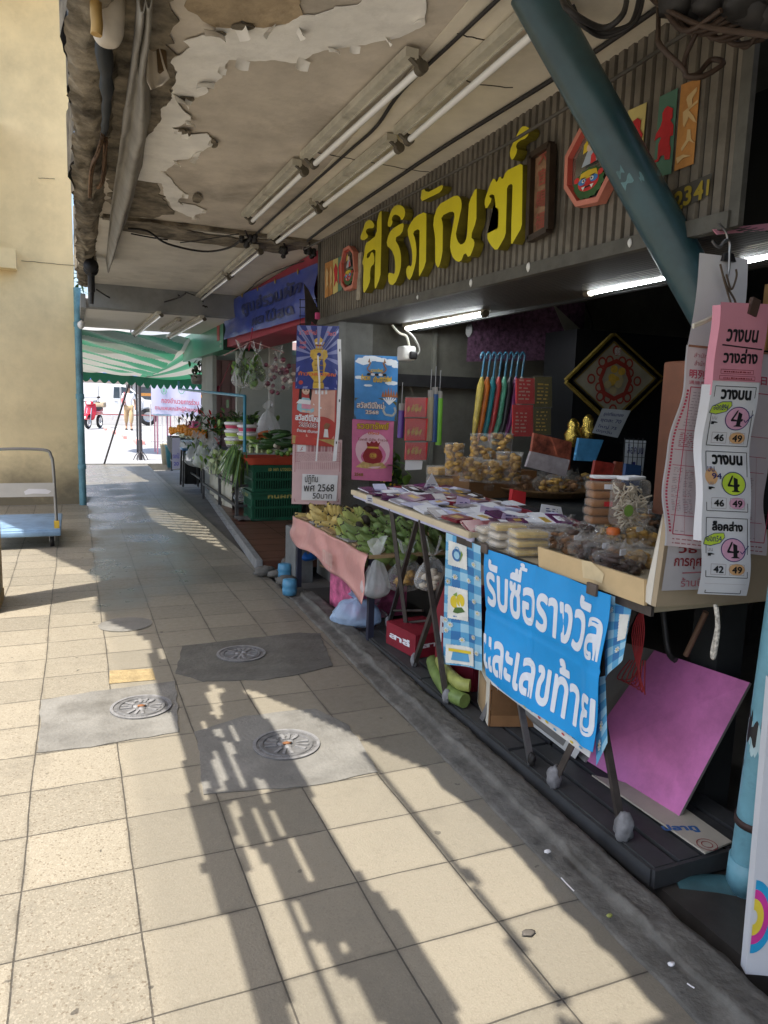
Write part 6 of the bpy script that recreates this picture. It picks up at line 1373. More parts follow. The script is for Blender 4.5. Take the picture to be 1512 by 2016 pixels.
mb=MB();mb.fpoly(q,[(.13,1.05),(.15,1.38),(.22,1.44),(.35,1.44),(.42,1.36),(.44,1.06),(.38,1.08),(.36,1.3),(.2,1.3),(.2,1.04)],ink,.002);mb.disc(q,.29,1.30,.085,.105,skinp,.003);mb.fpoly(q,[(.2,1.3),(.22,1.43),(.36,1.43),(.385,1.3),(.34,1.38),(.26,1.37)],ink,.0035)
mb.disc(q,.26,1.30,.012,.018,ink,.004);mb.disc(q,.33,1.30,.012,.018,ink,.004);mb.fpoly(q,[(.27,1.24),(.32,1.24),(.295,1.228)],redpo,.004)
mb.fpoly(q,[(.10,.82),(.10,.93),(.22,1.12),(.37,1.12),(.48,.95),(.48,.82),(.40,.77),(.18,.77)],paleblue,.0025);mb.fpoly(q,[(.08,.97),(.50,.97),(.42,1.07),(.15,1.07)],paper,.0035);mb.fpoly(q,[(.2,.86),(.40,.86),(.40,.97),(.2,.97)],M('tray_pink_print',(.66,.30,.40)),.004);mb.disc(q,.25,.80,.05,.025,skinp,.004);mb.disc(q,.36,.80,.05,.025,skinp,.004);mb.build('drawn_woman',t)
mb=MB();mb.text('แม่',q,.50,1.22,paper,h=.17,w=.28,bold=.05,d=.003);mb.text('น้ำหนึ่ง',q,.58,.90,paper,h=.20,w=.36,bold=.04,d=.003);mb.text('สวัสดีปีใหม่',q,.06,.57,paper,h=.17,w=.56,bold=.045,d=.003);mb.text('2568',q,.14,.42,paper,h=.13,w=.42,bold=.06,d=.003);mb.text('2568',q,.148,.428,maroon,h=.115,w=.405,bold=.0,d=.004);mb.text('ร่ำรวย เงินทอง',q,.10,.30,paper,h=.08,w=.5,bold=.03,d=.003);mb.build('lettering',t)
mb=MB();mb.fpoly(q,[(.70,.22),(.82,.22),(.80,.42),(.72,.42)],paper,.003);mb.fpoly(q,[(.72,.42),(.80,.42),(.86,.55),(.76,.58),(.70,.5)],brownp,.003);mb.build('candle_print',t)
t,q=poster('almanac_sheet',[(574,992),(670,993),(674,866),(577,866)],1.32,'pale pink almanac sheet with a handwritten price card, lowest at the pillar')
mb=MB();sheet(mb,q,pinkish);mb.build('sheet',t)
mb=MB();mb.frame_rect(q,.05,.06,.96,1.26,.012,faded,.001);mb.line(q,[(.05,.88),(.96,.88)],.008,faded,.001);mb.line(q,[(.05,1.06),(.96,1.06)],.008,faded,.001)
for k in range(22):x=.08+k*.04;mb.fpoly(q,[(x,.72),(x+.012,.72),(x+.012,.86),(x,.86)],M('print_pale_rose',(.52,.30,.32)),.001)
for k in range(9):mb.fpoly(q,[(.30+k*.07,1.08),(.35+k*.07,1.08),(.35+k*.07,1.22),(.30+k*.07,1.22)],[M('print_pale_rose',(.52,.30,.32)),faded][k%2],.001)
for k in range(8):scribble(mb,q,.07,.95,.90+k*.019,.009,M('print_pale_rose',(.52,.30,.32)),seed=k)
mb.fpoly(q,[(.09,1.08),(.26,1.08),(.26,1.22),(.09,1.22)],paper,.001);mb.line(q,[(.14,1.11),(.19,1.12),(.17,1.15),(.2,1.18)],.012,redpo,.002);mb.build('print',t)
mb=MB();mb.fpoly(q,[(.18,.09),(.90,.075),(.92,.60),(.19,.63)],paper,.010);mb.build('price_card',t)
mb=MB();mb.text('ปฏิทิน',q,.24,.42,ink,h=.19,w=.26,bold=.004,d=.013);mb.text('พศ 2568',q,.22,.27,ink,h=.15,w=.62,bold=.006,d=.013);mb.text('50บาท',q,.40,.12,ink,h=.12,w=.40,bold=.006,d=.013);mb.build('handwriting',t)
t,q=poster('calendar_poster',[(697,825),(780,829),(785,702),(699,698)],1.5,'sky blue calendar poster with two arched serpents, upper one on the shop wall')
mb=MB();sheet(mb,q,skyb);mb.fpoly(q,[(.01,.01),(.99,.01),(.99,.44),(.6,.52),(.01,.50)],grassd,.001);mb.build('sheet',t)
mb=MB()
for k,(x,y,rx,ry) in enumerate(((.2,1.36,.18,.08),(.38,1.43,.2,.06),(.82,1.36,.17,.07),(.95,1.28,.1,.05),(.1,.98,.12,.04),(.85,.88,.16,.05),(.6,1.40,.15,.05),(.3,.80,.1,.025))):mb.fpoly(q,[(min(.99,max(.01,x+rx*(1+.25*noise.noise(V((a,k,0))))*math.cos(a))),min(1.49,y+ry*(1+.5*noise.noise(V((a*2,k,4))))*math.sin(a))) for a in[w*.39 for w in range(16)]],cloud,.001+.0003*k)
mb.build('clouds',t)
mb=MB()
for s in(-1,1):
 P=[(.5+s*(.22-.08*(k/8)**2 if k>4 else .05+.17*math.sin(k/4*1.57)),1.06+.035*k) for k in range(9)];mb.line(q,P,.035,brownp,.003);mb.fpoly(q,[(.5+s*.15,1.32),(.5+s*.21,1.34),(.5+s*.17,1.44)],brownp,.0035)
mb.text('รวยทรัพย์',q,.36,1.12,ylw,h=.08,w=.28,bold=.03,d=.004)
for k in range(5):mb.disc(q,.32+k*.09,1.06,.05,.03,[ink,paper][k%2],.004)
mb.line(q,[(.9,.12),(.72,.14),(.66,.24),(.70,.34)],.05,M('print_grey',(.40,.41,.40)),.003);mb.line(q,[(.9,.12),(.97,.22),(.93,.32)],.05,M('print_grey',(.40,.41,.40)),.003)
for k in range(6):mb.line(q,[(.80,.38),(.66+k*.06,.56-.015*abs(k-2.5))],.03,paper,.004)
for k in range(6):mb.fpoly(q,[(.61+k*.065,.55),(.68+k*.065,.55),(.65+k*.065,.70+.04*(2.5-abs(k-2.5)))],M('print_rust',(.36,.13,.05)),.0045)
mb.build('serpent_print',t)
mb=MB();
for w,x,y in(('ร่ำรวย',.14,.92),('มั่งมี',.42,.88),('ทวีทรัพย์',.64,.90)):mb.text(w,q,x,y,M('print_gold',(.62,.40,.05)),h=.14,w=.21,bold=.05,d=.004)
mb.text('สวัสดีปีใหม่',q,.04,.26,brownp,h=.17,w=.64,bold=.07,d=.004);mb.text('สวัสดีปีใหม่',q,.05,.27,paper,h=.155,w=.62,bold=.01,d=.005);mb.text('2568',q,.24,.13,brownp,h=.10,w=.32,bold=.08,d=.004);mb.text('2568',q,.25,.138,paper,h=.085,w=.30,bold=.0,d=.005);mb.build('lettering',t)
t,q=poster('calendar_poster',[(692,944),(771,948),(776,828),(694,825)],1.5,'pink calendar poster with a maroon money sack, lower one on the shop wall')
mb=MB();sheet(mb,q,pinkpo);mb.disc(q,.5,.75,.42,.45,pinkpale,.001);mb.build('sheet',t)
mb=MB();mb.fpoly(q,[(.30,.45),(.24,.60),(.30,.74),(.36,.82),(.34,.96),(.42,.92),(.46,.98),(.52,.93),(.58,.99),(.62,.93),(.68,.97),(.62,.82),(.70,.74),(.74,.6),(.68,.46),(.5,.42)],maroon,.003);mb.fpoly(q,[(.35,.80),(.64,.80),(.63,.84),(.36,.84)],goldp,.004);mb.fpoly(q,[(.08,.32),(.3,.30),(.6,.30),(.86,.33),(.74,.46),(.5,.43),(.26,.47)],M('coin_heap_print',(.50,.34,.14),rough=.45,var=.3,scale=50),.002);mb.disc(q,.5,.62,.1,.08,M('print_rust',(.36,.13,.05)),.004);mb.text('รวย',q,.43,.58,goldp,h=.09,w=.14,d=.005,bold=.03);mb.build('money_sack',t)
mb=MB();mb.text('รวยทรัพย์',q,.10,1.26,goldd,h=.19,w=.78,bold=.07,d=.003);mb.text('รวยทรัพย์',q,.11,1.27,goldp,h=.17,w=.76,bold=.02,d=.004);mb.text('ปีใหม่',q,.38,1.14,org,h=.07,w=.26,bold=.03,d=.003);mb.text('โชคดี มีชัย ร่ำรวย',q,.14,.98,maroon,h=.07,w=.72,bold=.01,d=.003);mb.text('2568',q,.06,.1,goldd,h=.08,bold=.03,d=.003);mb.build('lettering',t)
for k,(px,lab) in enumerate(((((626,700),(629,770),(627,850),(622,908)),'thin white paper strip dangling across the middle of the posters'),(((668,668),(669,760),(664,850),(658,908)),'printed white paper strip dangling along the posters towards the shop'))):
 mb=MB();P=spline([PY(x,y,YP-.06-.02*k) for x,y in px],6);w=.006+.008*k
 mb.add([p+V((s*w,0.004*math.sin(i),0)) for i,p in enumerate(P) for s in(-1,1)],[(2*i,2*i+1,2*i+3,2*i+2) for i in range(len(P)-1)],paper,True)
 if k:
  for i in range(2,len(P)-2,3):p=P[i]+V((0,-.003,0));mb.poly([p+V((-.004,0,0)),p+V((.004,0,0)),p+V((.004,0,.018)),p+V((-.004,0,.018))],ink)
 mb.build('paper_strip',label=lab,cat='paper strip',group='paper strips dangling at the posters')
# ------------------------------------------------------------------ lottery sheets hung at the shop corner
YL=1.56
lottery_pink=M('pink_card',(0.66,0.27,0.34),rough=0.65,var=0.05);greenhi=M('green_highlighter',(0.55,0.72,0.06),rough=0.6);pinkhi=M('pink_highlighter',(0.70,0.38,0.52),rough=0.6,var=0.1,scale=60);orangehi=M('orange_highlighter',(0.72,0.42,0.20),rough=0.6);blueink=M('blue_ink',(0.03,0.03,0.16),rough=0.5)
almp=M('almanac_paper',(0.62,0.55,0.56),rough=0.65,var=0.06);redpr=M('almanac_red',(0.48,0.05,0.10),rough=0.6)
def wave(x,f):return 0.012*math.sin(f*7+1.0)+0.006*math.sin(f*15+x*2)
q=QF([PY(1303,1072,YL+.05),PY(1500,1092,YL+.05),PY(1548,700,YL+.05),PY(1347,680,YL+.05)],1.9,(0,-1,0),lambda x,f:0.02*math.sin(f*6.5+2.2)+.004*math.sin(f*19))
t=thing('almanac_calendar','long wavy almanac calendar printed in red, hanging at the shop corner','calendar',q.p(.5,1.9))
mb=MB();sheet(mb,q,almp,nu=12,nv=40);sheet(mb,q,paper,nu=4,nv=40,x0=-.012,x1=0,d=.001);mb.build('sheet',t)
mb=MB();mb.fpoly(q,[(0,1.885),(1,1.885),(1,1.905),(0,1.905)],brownp,.003);mb.build('binding_bar',t)
mb=MB();mb.text('สำนักโหราศาสตร์',q,.06,1.795,faded,h=.045,w=.40,d=.0015);mb.text('สำนักโหราศาสตร์ น',q,.07,1.72,faded,h=.05,w=.36,d=.0015,bold=.01)
mb.text('明列月逐日吉',q,.03,1.60,redpr,h=.085,w=.46,bold=.02,d=.0015);mb.text('通勝曆書 乾坤 吉日',q,.03,1.545,redpr,h=.035,w=.44,d=.0015);mb.text('吉日太平',q,.62,1.60,redpr,h=.085,w=.34,bold=.02,d=.0015)
mb.frame_rect(q,.05,.12,.96,1.52,.008,redpr,.0015)
for y in(1.12,.93,.30,.78):mb.line(q,[(.05,y),(.96,y)],.005,redpr,.0015)
for x in(.16,.28,.40,.52,.64,.76,.86):mb.line(q,[(x,.12),(x,.93)],.003,faded,.0015)
for k in range(12):scribble(mb,q,.08,.26,1.16+k*.028,.008,M('print_grey_small',(.36,.30,.32)),seed=k,d=.0012)
for k in range(30):
 for x in(.06,.17,.29,.41,.53,.65,.77):
  if rnd.random()<.8:scribble(mb,q,x+.012,x+.095,.33+k*.0155 if k<28 else .15+(k-28)*.05,.007,M('print_grey_small',(.36,.30,.32)) if k%5 else faded,seed=k+int(x*100),d=.0012)
for k in range(8):scribble(mb,q,.08,.5,.96+k*.018,.009,redpr if k%3==0 else faded,seed=k+70,d=.0012)
for k in range(44):mb.fpoly(q,[(.018,.14+k*.031),(.038,.14+k*.031),(.038,.16+k*.031),(.018,.16+k*.031)],redpr,.0012)
scribble(mb,q,.05,.95,.07,.012,faded,seed=90);scribble(mb,q,.05,.95,.03,.012,faded,seed=91);mb.fpoly(q,[(.40,.24),(.36,.27),(.38,.285),(.40,.275),(.42,.285),(.44,.27)],redpr,.002)
mb.line(q,[(.30,1.21),(.38,1.22),(.36,1.25),(.33,1.24),(.35,1.28),(.37,1.33),(.40,1.36)],.01,redpr,.0015);mb.frame_rect(q,.29,1.19,.43,1.38,.003,faded,.0012);mb.build('red_print',t)
q=QF([PY(1370,1168,YL-.02),PY(1466,1172,YL-.02),PY(1503,600,YL-.02),PY(1410,596,YL-.02)],5.75,(0,-1,0),lambda x,f:0.012*math.sin(f*8+.6)+.004*math.sin(f*21))
t=thing('lottery_strip','strip of handmarked lottery tip sheets under a pink head sheet','lottery sheets',q.p(.5,5.7))
mb=MB();sheet(mb,q,paper,nu=8,nv=60,y1=4.4);mb.grid(lambda u,v:q.p(-.09*(1-u)*(1-.3*math.sin(v*5)),1.1+v*3.1,-.014*(1-u)),3,40,paper);mb.build('sheets',t)
mb=MB();sheet(mb,q,lottery_pink,nu=8,nv=16,y0=4.28,y1=5.75,d=.004);mb.grid(lambda u,v:q.p(-.05*(1-u),4.0+v*1.7,.003-.02*(1-u)),3,12,lottery_pink);mb.build('pink_head_sheet',t)
mb=MB();mb.text('วางบน',q,.16,5.02,ink,h=.24,w=.66,bold=.035,d=.0055);mb.line(q,[(.10,4.96),(.95,4.90)],.025,ink,.0055);mb.text('วางล่าง',q,.16,4.62,ink,h=.28,w=.72,bold=.035,d=.0055);mb.frame_rect(q,.14,4.42,.82,4.50,.008,maroon,.0055);scribble(mb,q,.2,.76,4.445,.03,maroon,d=.0055);mb.frame_rect(q,.12,4.31,.86,4.38,.008,maroon,.0055);scribble(mb,q,.2,.8,4.325,.03,maroon,d=.0055,seed=4);mb.build('head_lettering',t)
FOURA=[(.38,.98),(.50,1.0),(.42,.8),(.20,.44),(.62,.38),(.9,.48),(1.0,.42),(.9,.30),(.05,.30),(.0,.38)];FOURB=[(.52,.90),(.84,.78),(.82,.08),(.98,.02),(.98,-.02),(.32,-.02),(.32,.02),(.50,.08)]
def panel(y0,y1,word,hi,circ,a,b,bhi,hand):
 mb=MB();h=y1-y0;mb.frame_rect(q,.08,y0,.93,y1,.012,ink,.002);mb.text(word,q,.20,y0+h*.78,ink,h=h*.17,w=.64,bold=.05,d=.002);mb.build('panel_frame',t)
 mb=MB();cy=y0+h*.47;cx=.62;mb.disc(q,cx,cy,.245,h*.195,circ,.002,28);mb.ring(q,cx,cy,.255,h*.20,.016,blueink,.0035,28)
 s=.26;mb.fpoly(q,[(cx-.13+x*s,cy-h*.13+y*h*.27) for x,y in FOURA],ink,.003);mb.fpoly(q,[(cx-.13+x*s,cy-h*.13+y*h*.27) for x,y in FOURB],ink,.0032);mb.build('circled_number',t)
 mb=MB();
 if bhi:mb.disc(q,.70,y0+h*.14,.17,h*.10,bhi,.0018)
 for k,n_ in enumerate((a,b)):
  x=.17+k*.38;mb.frame_rect(q,x,y0+h*.045,x+.30,y0+h*.225,.007,M('print_grey_small',(.36,.30,.32)),.0022);mb.text(n_,q,x+.15,y0+h*.075,ink,h=h*.12,w=.21,bold=.028,d=.0026,align='C')
 mb.build('number_pair',t)
 mb=MB()
 if hi:
  mb.fpoly(q,[(.02,y0+h*.55),(.06,y0+h*.66),(.25,y0+h*.74),(.44,y0+h*.75),(.46,y0+h*.68),(.36,y0+h*.58),(.16,y0+h*.53)],hi,.0022)
  mb.text(hand,q,.09,y0+h*.60,blueink,h=h*.10,w=.30,bold=.01,d=.003);mb.line(q,[(.76,cy-h*.02),(.80,cy-h*.06),(.94,cy+h*.08)],.016,blueink,.004)
  mb.line(q,[(.02,y0+h*.55),(.06,y0+h*.66),(.25,y0+h*.74),(.44,y0+h*.75),(.46,y0+h*.68),(.36,y0+h*.58),(.16,y0+h*.53),(.02,y0+h*.55)],.012,blueink,.0028)
 else:
  mb.disc(q,.18,y0+h*.58,.13,h*.14,orangehi,.0012);mb.text('บน',q,.10,y0+h*.66,blueink,h=h*.09,w=.14,bold=.01,d=.003);mb.text('94',q,.18,y0+h*.54,blueink,h=h*.10,w=.2,bold=.012,d=.003)
 mb.text('บน',q,.10,y0+h*.44,M('print_grey_small',(.36,.30,.32)),h=h*.05,w=.1,d=.003);mb.fpoly(q,[(.10,y0+h*.36),(.16,y0+h*.36),(.16,y0+h*.38),(.23,y0+h*.385),(.23,y0+h*.395),(.17,y0+h*.41),(.10,y0+h*.41)],ink,.003);mb.build('pen_marks',t)
panel(3.02,4.18,'วางบน',greenhi,pinkhi,'46','49',orangehi,'ออก894')
panel(1.72,2.90,'วางบน',None,greenhi,'46','49',pinkhi,'')
panel(.38,1.58,'ล็อคล่าง',greenhi,pinkhi,'42','49',orangehi,'ออก54')
mb=MB();mb.line(q,[(.12,.10),(.12,.04),(.84,.04),(.84,.12)],.014,ink,.002);mb.line(q,[(.08,.24),(.92,.24)],.004,M('print_grey_small',(.36,.30,.32)),.002);mb.build('lower_print',t)
mb=MB();c=q.p(.66,5.68,.006);mb.box(c,(.03,.012,.045),M('rusty_clip',(.07,.04,.03),rough=.6),roty(.25));mb.build('clip',t)
q=QF([PY(1440,700,YL+.12),PY(1500,702,YL+.12),PY(1472,510,YL+.12),PY(1377,498,YL+.12)],1.0,(0,-1,0),lambda x,f:.01*math.sin(f*3))
q.c[0]=PY(1352,690,YL+.16);q.c[1]=PY(1452,700,YL+.16)
t=thing('white_sheets','white sheets clipped to a steel hook behind the pink head sheet','paper',q.p(.5,1));mb=MB();sheet(mb,q,paper,nu=6,nv=8);mb.build('sheets',t)
mb=MB();mb.line(q,[(.62,.42),(.95,.36),(.95,.1)],.01,M('print_grey_small',(.36,.30,.32)),.002);mb.text('บาง',q,.68,.28,M('print_grey_small',(.36,.30,.32)),h=.1,w=.2,d=.002);mb.build('print',t)
mb=MB();mb.prism([q.p(.40,.94,.004),q.p(.66,.94,.004),q.p(.60,1.02,.004),q.p(.44,1.02,.004)],(0,-.012,0),black);mb.build('binder_clip',t)
mb=MB();mb.tube(spline([PY(x,y,YL+.10) for x,y in((1402,474),(1410,484),(1419,486),(1424,476),(1432,472),(1437,480),(1436,500),(1435,530),(1432,545))],5),.004,steel,6);mb.tube(spline([PY(x,y,YL+.10) for x,y in((1415,440),(1428,455),(1432,472),(1424,478),(1418,484))],5),.0035,steel,6);mb.build('steel_hook',label='bright steel S hook holding the white sheets under the fascia',cat='hook')
mb=MB()
for pts in(((1418,520),(1428,560),(1440,600),(1448,620)),((1430,540),(1440,570),(1450,545),(1449,530)),((1425,545),(1432,565),(1446,590),(1452,612))):mb.tube(spline([PY(x,y,YL+.08) for x,y in pts],5),.003,M('dry_twig',(.09,.065,.045),rough=.8),5)
mb.build('dry_twig',label='dry twig tied beside the binder clip above the pink sheet',cat='twig')
mb=MB();pz_=[PY(x,y,YL+.02) for x,y in((1365,640),(1385,632),(1414,618))];mb.tube(pz_,.005,M('cream_cord',(.62,.58,.48),rough=.7),6);mb.tube([p+V((0,0,-.006)) for p in pz_],.004,M('cream_cord',(.62,.58,.48)),6);mb.build('cream_cord',label='cream cord tying the pink head sheet to the diagonal pipe',cat='cord')
mb=MB();q0=[PY(x,y,YL+.25) for x,y in((1492,690),(1560,690),(1560,560),(1506,560))];mb.prism(q0,(0,-.03,0),M('orange_wood',(.30,.17,.06),rough=.5,var=.2));mb.build('wooden_board',label='orange brown wooden board behind the pink head sheet',cat='board')
# ------------------------------------------------------------------ black slatted walkway along the shop front
ORD=['first','second','third','fourth','fifth','sixth','seventh','eighth','ninth','tenth','eleventh','twelfth','thirteenth','fourteenth','fifteenth','sixteenth','seventeenth','eighteenth','nineteenth','twentieth']
slatm=M('black_slat',(0.048,0.05,0.052),rough=0.6,var=0.25,scale=9,dirt=0.25)
t=thing('slatted_platform','black slatted steel platform laid over the gutter at the shop front','platform',(1.7,2.7,0))
mb=MB()
for k in range(5):
 x=1.575+k*.10
 for j in range(3):y0=1.56+j*.82;mb.box2((x,y0,.035),(x+.08,y0+.80,.05),slatm)
mb.build('slats',t)
mb=MB();mb.box2((1.565,1.545,-.01),(2.07,1.558,.048),slatm);mb.box2((1.56,1.56,-.01),(1.572,4.02,.046),slatm);mb.box2((1.6,2.3,-.02),(2.05,2.34,.033),slatm);mb.build('side_frame',t)
kraft=M('kraft_card',(0.34,0.235,0.125),rough=0.75,var=0.15,scale=7,dirt=0.2);kraftd=M('kraft_brown',(0.22,0.11,0.045),rough=0.7,var=0.2,scale=7);greyboard=M('grey_board_back',(0.26,0.25,0.235),rough=0.75,var=0.12)
magenta=M('magenta_board',(0.60,0.18,0.43),rough=0.6,var=0.22,scale=4,dirt=0.35,bump=.3,bscale=30)
def board(name,px_b,px_t,zb,xt,m,th,lab,cat='board'):
 c=[PZ(px_b[0][0],px_b[0][1],zb),PZ(px_b[1][0],px_b[1][1],zb),PX(px_t[1][0],px_t[1][1],xt),PX(px_t[0][0],px_t[0][1],xt)]
 n=(c[1]-c[0]).cross(c[3]-c[0]).normalized()
 if n.x>0:n=-n;c=[c[1],c[0],c[3],c[2]]
 mb=MB();mb.prism([p-n*th for p in c],n*th,m,greyboard);return mb.build(name,label=lab,cat=cat)
board('pink_board',[(1140,1488),(1335,1610)],[(1288,1280),(1476,1344)],.055,2.02,magenta,.012,'big magenta pink board leaning under the near table')
board('grey_board',[(1120,1470),(1150,1500)],[(1215,1262),(1290,1280)],.053,2.06,greyboard,.01,'pale grey board leaning behind the magenta board')
board('white_board_sheet',[(975,1372),(1132,1494)],[(965,1352),(1165,1440)],.056,1.72,white,.008,'white board slipped behind the hem of the blue banner')
q=[PZ(x,y,.054) for x,y in((1240,1560),(1440,1668),(1300,1700),(1120,1590))]
q=[PZ(x,y,.056) for x,y in((1165,1528),(1300,1560),(1441,1660),(1388,1682))]
mb=MB();mb.prism(q[::-1] if(q[1]-q[0]).cross(q[2]-q[1]).z<0 else q,(0,0,.006),M('white_carton_sheet',(0.48,0.44,0.36),rough=0.7,var=.1,dirt=.3));c=PZ(1392,1663,.063);fr=Frame(c,(1,0,0),(0,1,0));mb.ring(fr,0,0,.032,.032,.003,maroon,.001);mb.ring(fr,0,0,.018,.018,.003,maroon,.001)
fr=Frame(PZ(1340,1632,.063),V((1,-.35,0)),V((.35,1,0)));mb.text('ปลาทู',fr,-.06,-.02,M('print_blue',(.04,.14,.36)),h=.045,w=.12,bold=.05);mb.build('carton_sheet',label='flattened white carton with blue and brown print under the magenta board',cat='carton')
t=thing('white_signboard','white signboard with a printed rainbow arc, cut off at the corner','signboard',PZ(1465,1915,0))
a=PZ(1458,1900,0.02);b2=V((a.x+.55,a.y-.28,0.02));tp=PY(1508,1330,a.y+.0)
dz=tp-a;mb=MB();mb.prism([a,b2,b2+dz,a+dz],V((-.2,-.4,0)).normalized()*.03,M('signboard_white',(0.60,0.62,0.66),rough=0.4,var=.05));mb.build('panel',t)
n_=V((-.2,-.4,0)).normalized();fr=Frame(a+n_*.031,b2-a,dz);mb=MB()
for k,(r0,r1,m) in enumerate(((.10,.075,M('arc_cyan',(.02,.30,.55))),(.075,.05,M('arc_magenta',(.55,.04,.28))),(.05,.02,M('arc_yellow',(.70,.55,.05))))):
 P=[(.005+r0*math.cos(q_*.157-1.57)*.5,.16+r0*math.sin(q_*.157-1.57)) for q_ in range(21)]+[(.005+r1*math.cos(1.57-q_*.157)*.5,.16+r1*math.sin(1.57-q_*.157)) for q_ in range(21)];mb.fpoly(fr,P,m,.001+k*.0005)
mb.build('rainbow_arc',t)
# ------------------------------------------------------------------ the two folding tables
tabt=M('table_board',(0.42,0.36,0.25),rough=0.6,var=.12,scale=6);tabe=M('table_edge_cream',(0.60,0.50,0.34),rough=0.6,var=.1);legm=M('brown_steel_leg',(0.060,0.050,0.045),rough=0.45,metal=.3,var=.3,scale=16);tape=M('grey_tape',(0.20,0.20,0.21),rough=0.55,var=.35,scale=22)
ZT=.82;ZT2=.86
def leg(t,a,b2,m=None,wrap=tape,ws=1.0):
 mb=MB();mb.bar(a,b2+V((0,0,.01)),.022,.022,m or legm);L=mb.build('leg',t)
 if wrap is not None:
  w=MB();w.blob(b2+V((0,0,.035)),(.026*ws,.026*ws,.046*ws),wrap,.28,2.2,len(ORG),sub=3);w.build('tape_wrap',L)
t=thing('folding_table','near folding table carrying snacks behind the bright blue banner','table',(1.95,2.4,.05),'folding tables at the shop front')
mb=MB();mb.box2((1.60,1.70,ZT-.022),(2.40,2.93,ZT),tabt);mb.build('table_top',t)
mb=MB();mb.bar((1.598,1.68,ZT-.012),(1.598,3.03,ZT-.012),.012,.03,legm);mb.build('edge_strip',t)
for a,b2,m,w,s in(((1170,1330,.45),(1226,1650),None,tape,1.15),((1190,1330,.40),(1090,1548),None,tape,1.0),((1010,1310,.42),(1046,1512),steel,blackw,.6),((1010,1290,.42),(950,1420),steel,None,1)):
 f=PZ(b2[0],b2[1],.05);h_=PX(a[0],a[1],1.66);d_=h_-f;leg(t,f+d_*(.76/max(.05,d_.z)),f,m,w,s)
for y in(1.85,2.8):mb=MB();mb.bar((2.35,y,.0),(2.35,y,ZT-.02),.022,.022,legm);mb.build('leg',t)
t=thing('folding_table','far folding table with a cream edge and dark crossed legs, covered in packets','table',(2.0,3.7,.05),'folding tables at the shop front')
A1,A2=PZ(695,966,ZT2),PZ(928,1050,ZT2);dd=(A1-A2).normalized();nx=V((dd.y,-dd.x,0))
mb=MB();P=[A2,A2+nx*.72,A1+nx*.72,A1];mb.prism([p-V((0,0,.02)) for p in P],(0,0,.02),tabt);mb.build('table_top',t)
mb=MB();mb.bar(A1-nx*.006+V((0,0,-.008)),A2-nx*.006+V((0,0,-.008)),.014,.028,tabe);mb.build('edge_strip',t)
mb=MB();mb.bar(A1+nx*.01+V((0,0,-.03)),A2+nx*.01+V((0,0,-.03)),.014,.02,lil);mb.build('under_edge',t)
for a,b2 in(((770,1002),(804,1270)),((823,1020),(765,1235)),((828,1024),(879,1385)),((880,1120),(815,1312))):
 f=PZ(b2[0],b2[1],.05);h_=PZ(a[0],a[1],.83) if a[1]<1100 else PX(a[0],a[1],f.x);d_=h_-f;leg(t,f+d_*(.78/d_.z),f,ws=.8)
for(x,y),(x2,y2) in(((776,1202),(832,1202)),((798,1226),(842,1222)),((858,1330),(900,1330))):mb=MB();mb.tube([PX(x,y,1.72),PX(x2,y2,1.78)],.008,legm,6);mb.build('cross_bar',t)
gA=M('gingham_pale',(0.32,0.56,0.70),rough=0.5,var=.06);gB=M('gingham_mid',(0.09,0.33,0.56),rough=0.5,var=.08);gC=M('gingham_deep',(0.03,0.16,0.38),rough=0.5,var=.08);lemon=M('lemon_print',(.66,.50,.03));daisy=M('daisy_print',(.72,.72,.66))
def gingham(mb,q,nu,nv,ph=0,clip=None):
 for j in range(nv):
  for i in range(nu):
   for sj in range(2):
    pass
   x0,x1=i/nu,(i+1)/nu;y0,y1=q.H*j/nv,q.H*(j+1)/nv
   m=(gA,gB,gC)[((i+ph)%2)+(j%2)]
   mb.grid(lambda u,v:q.p(x0+(x1-x0)*u,y0+(y1-y0)*v),2,2,m)
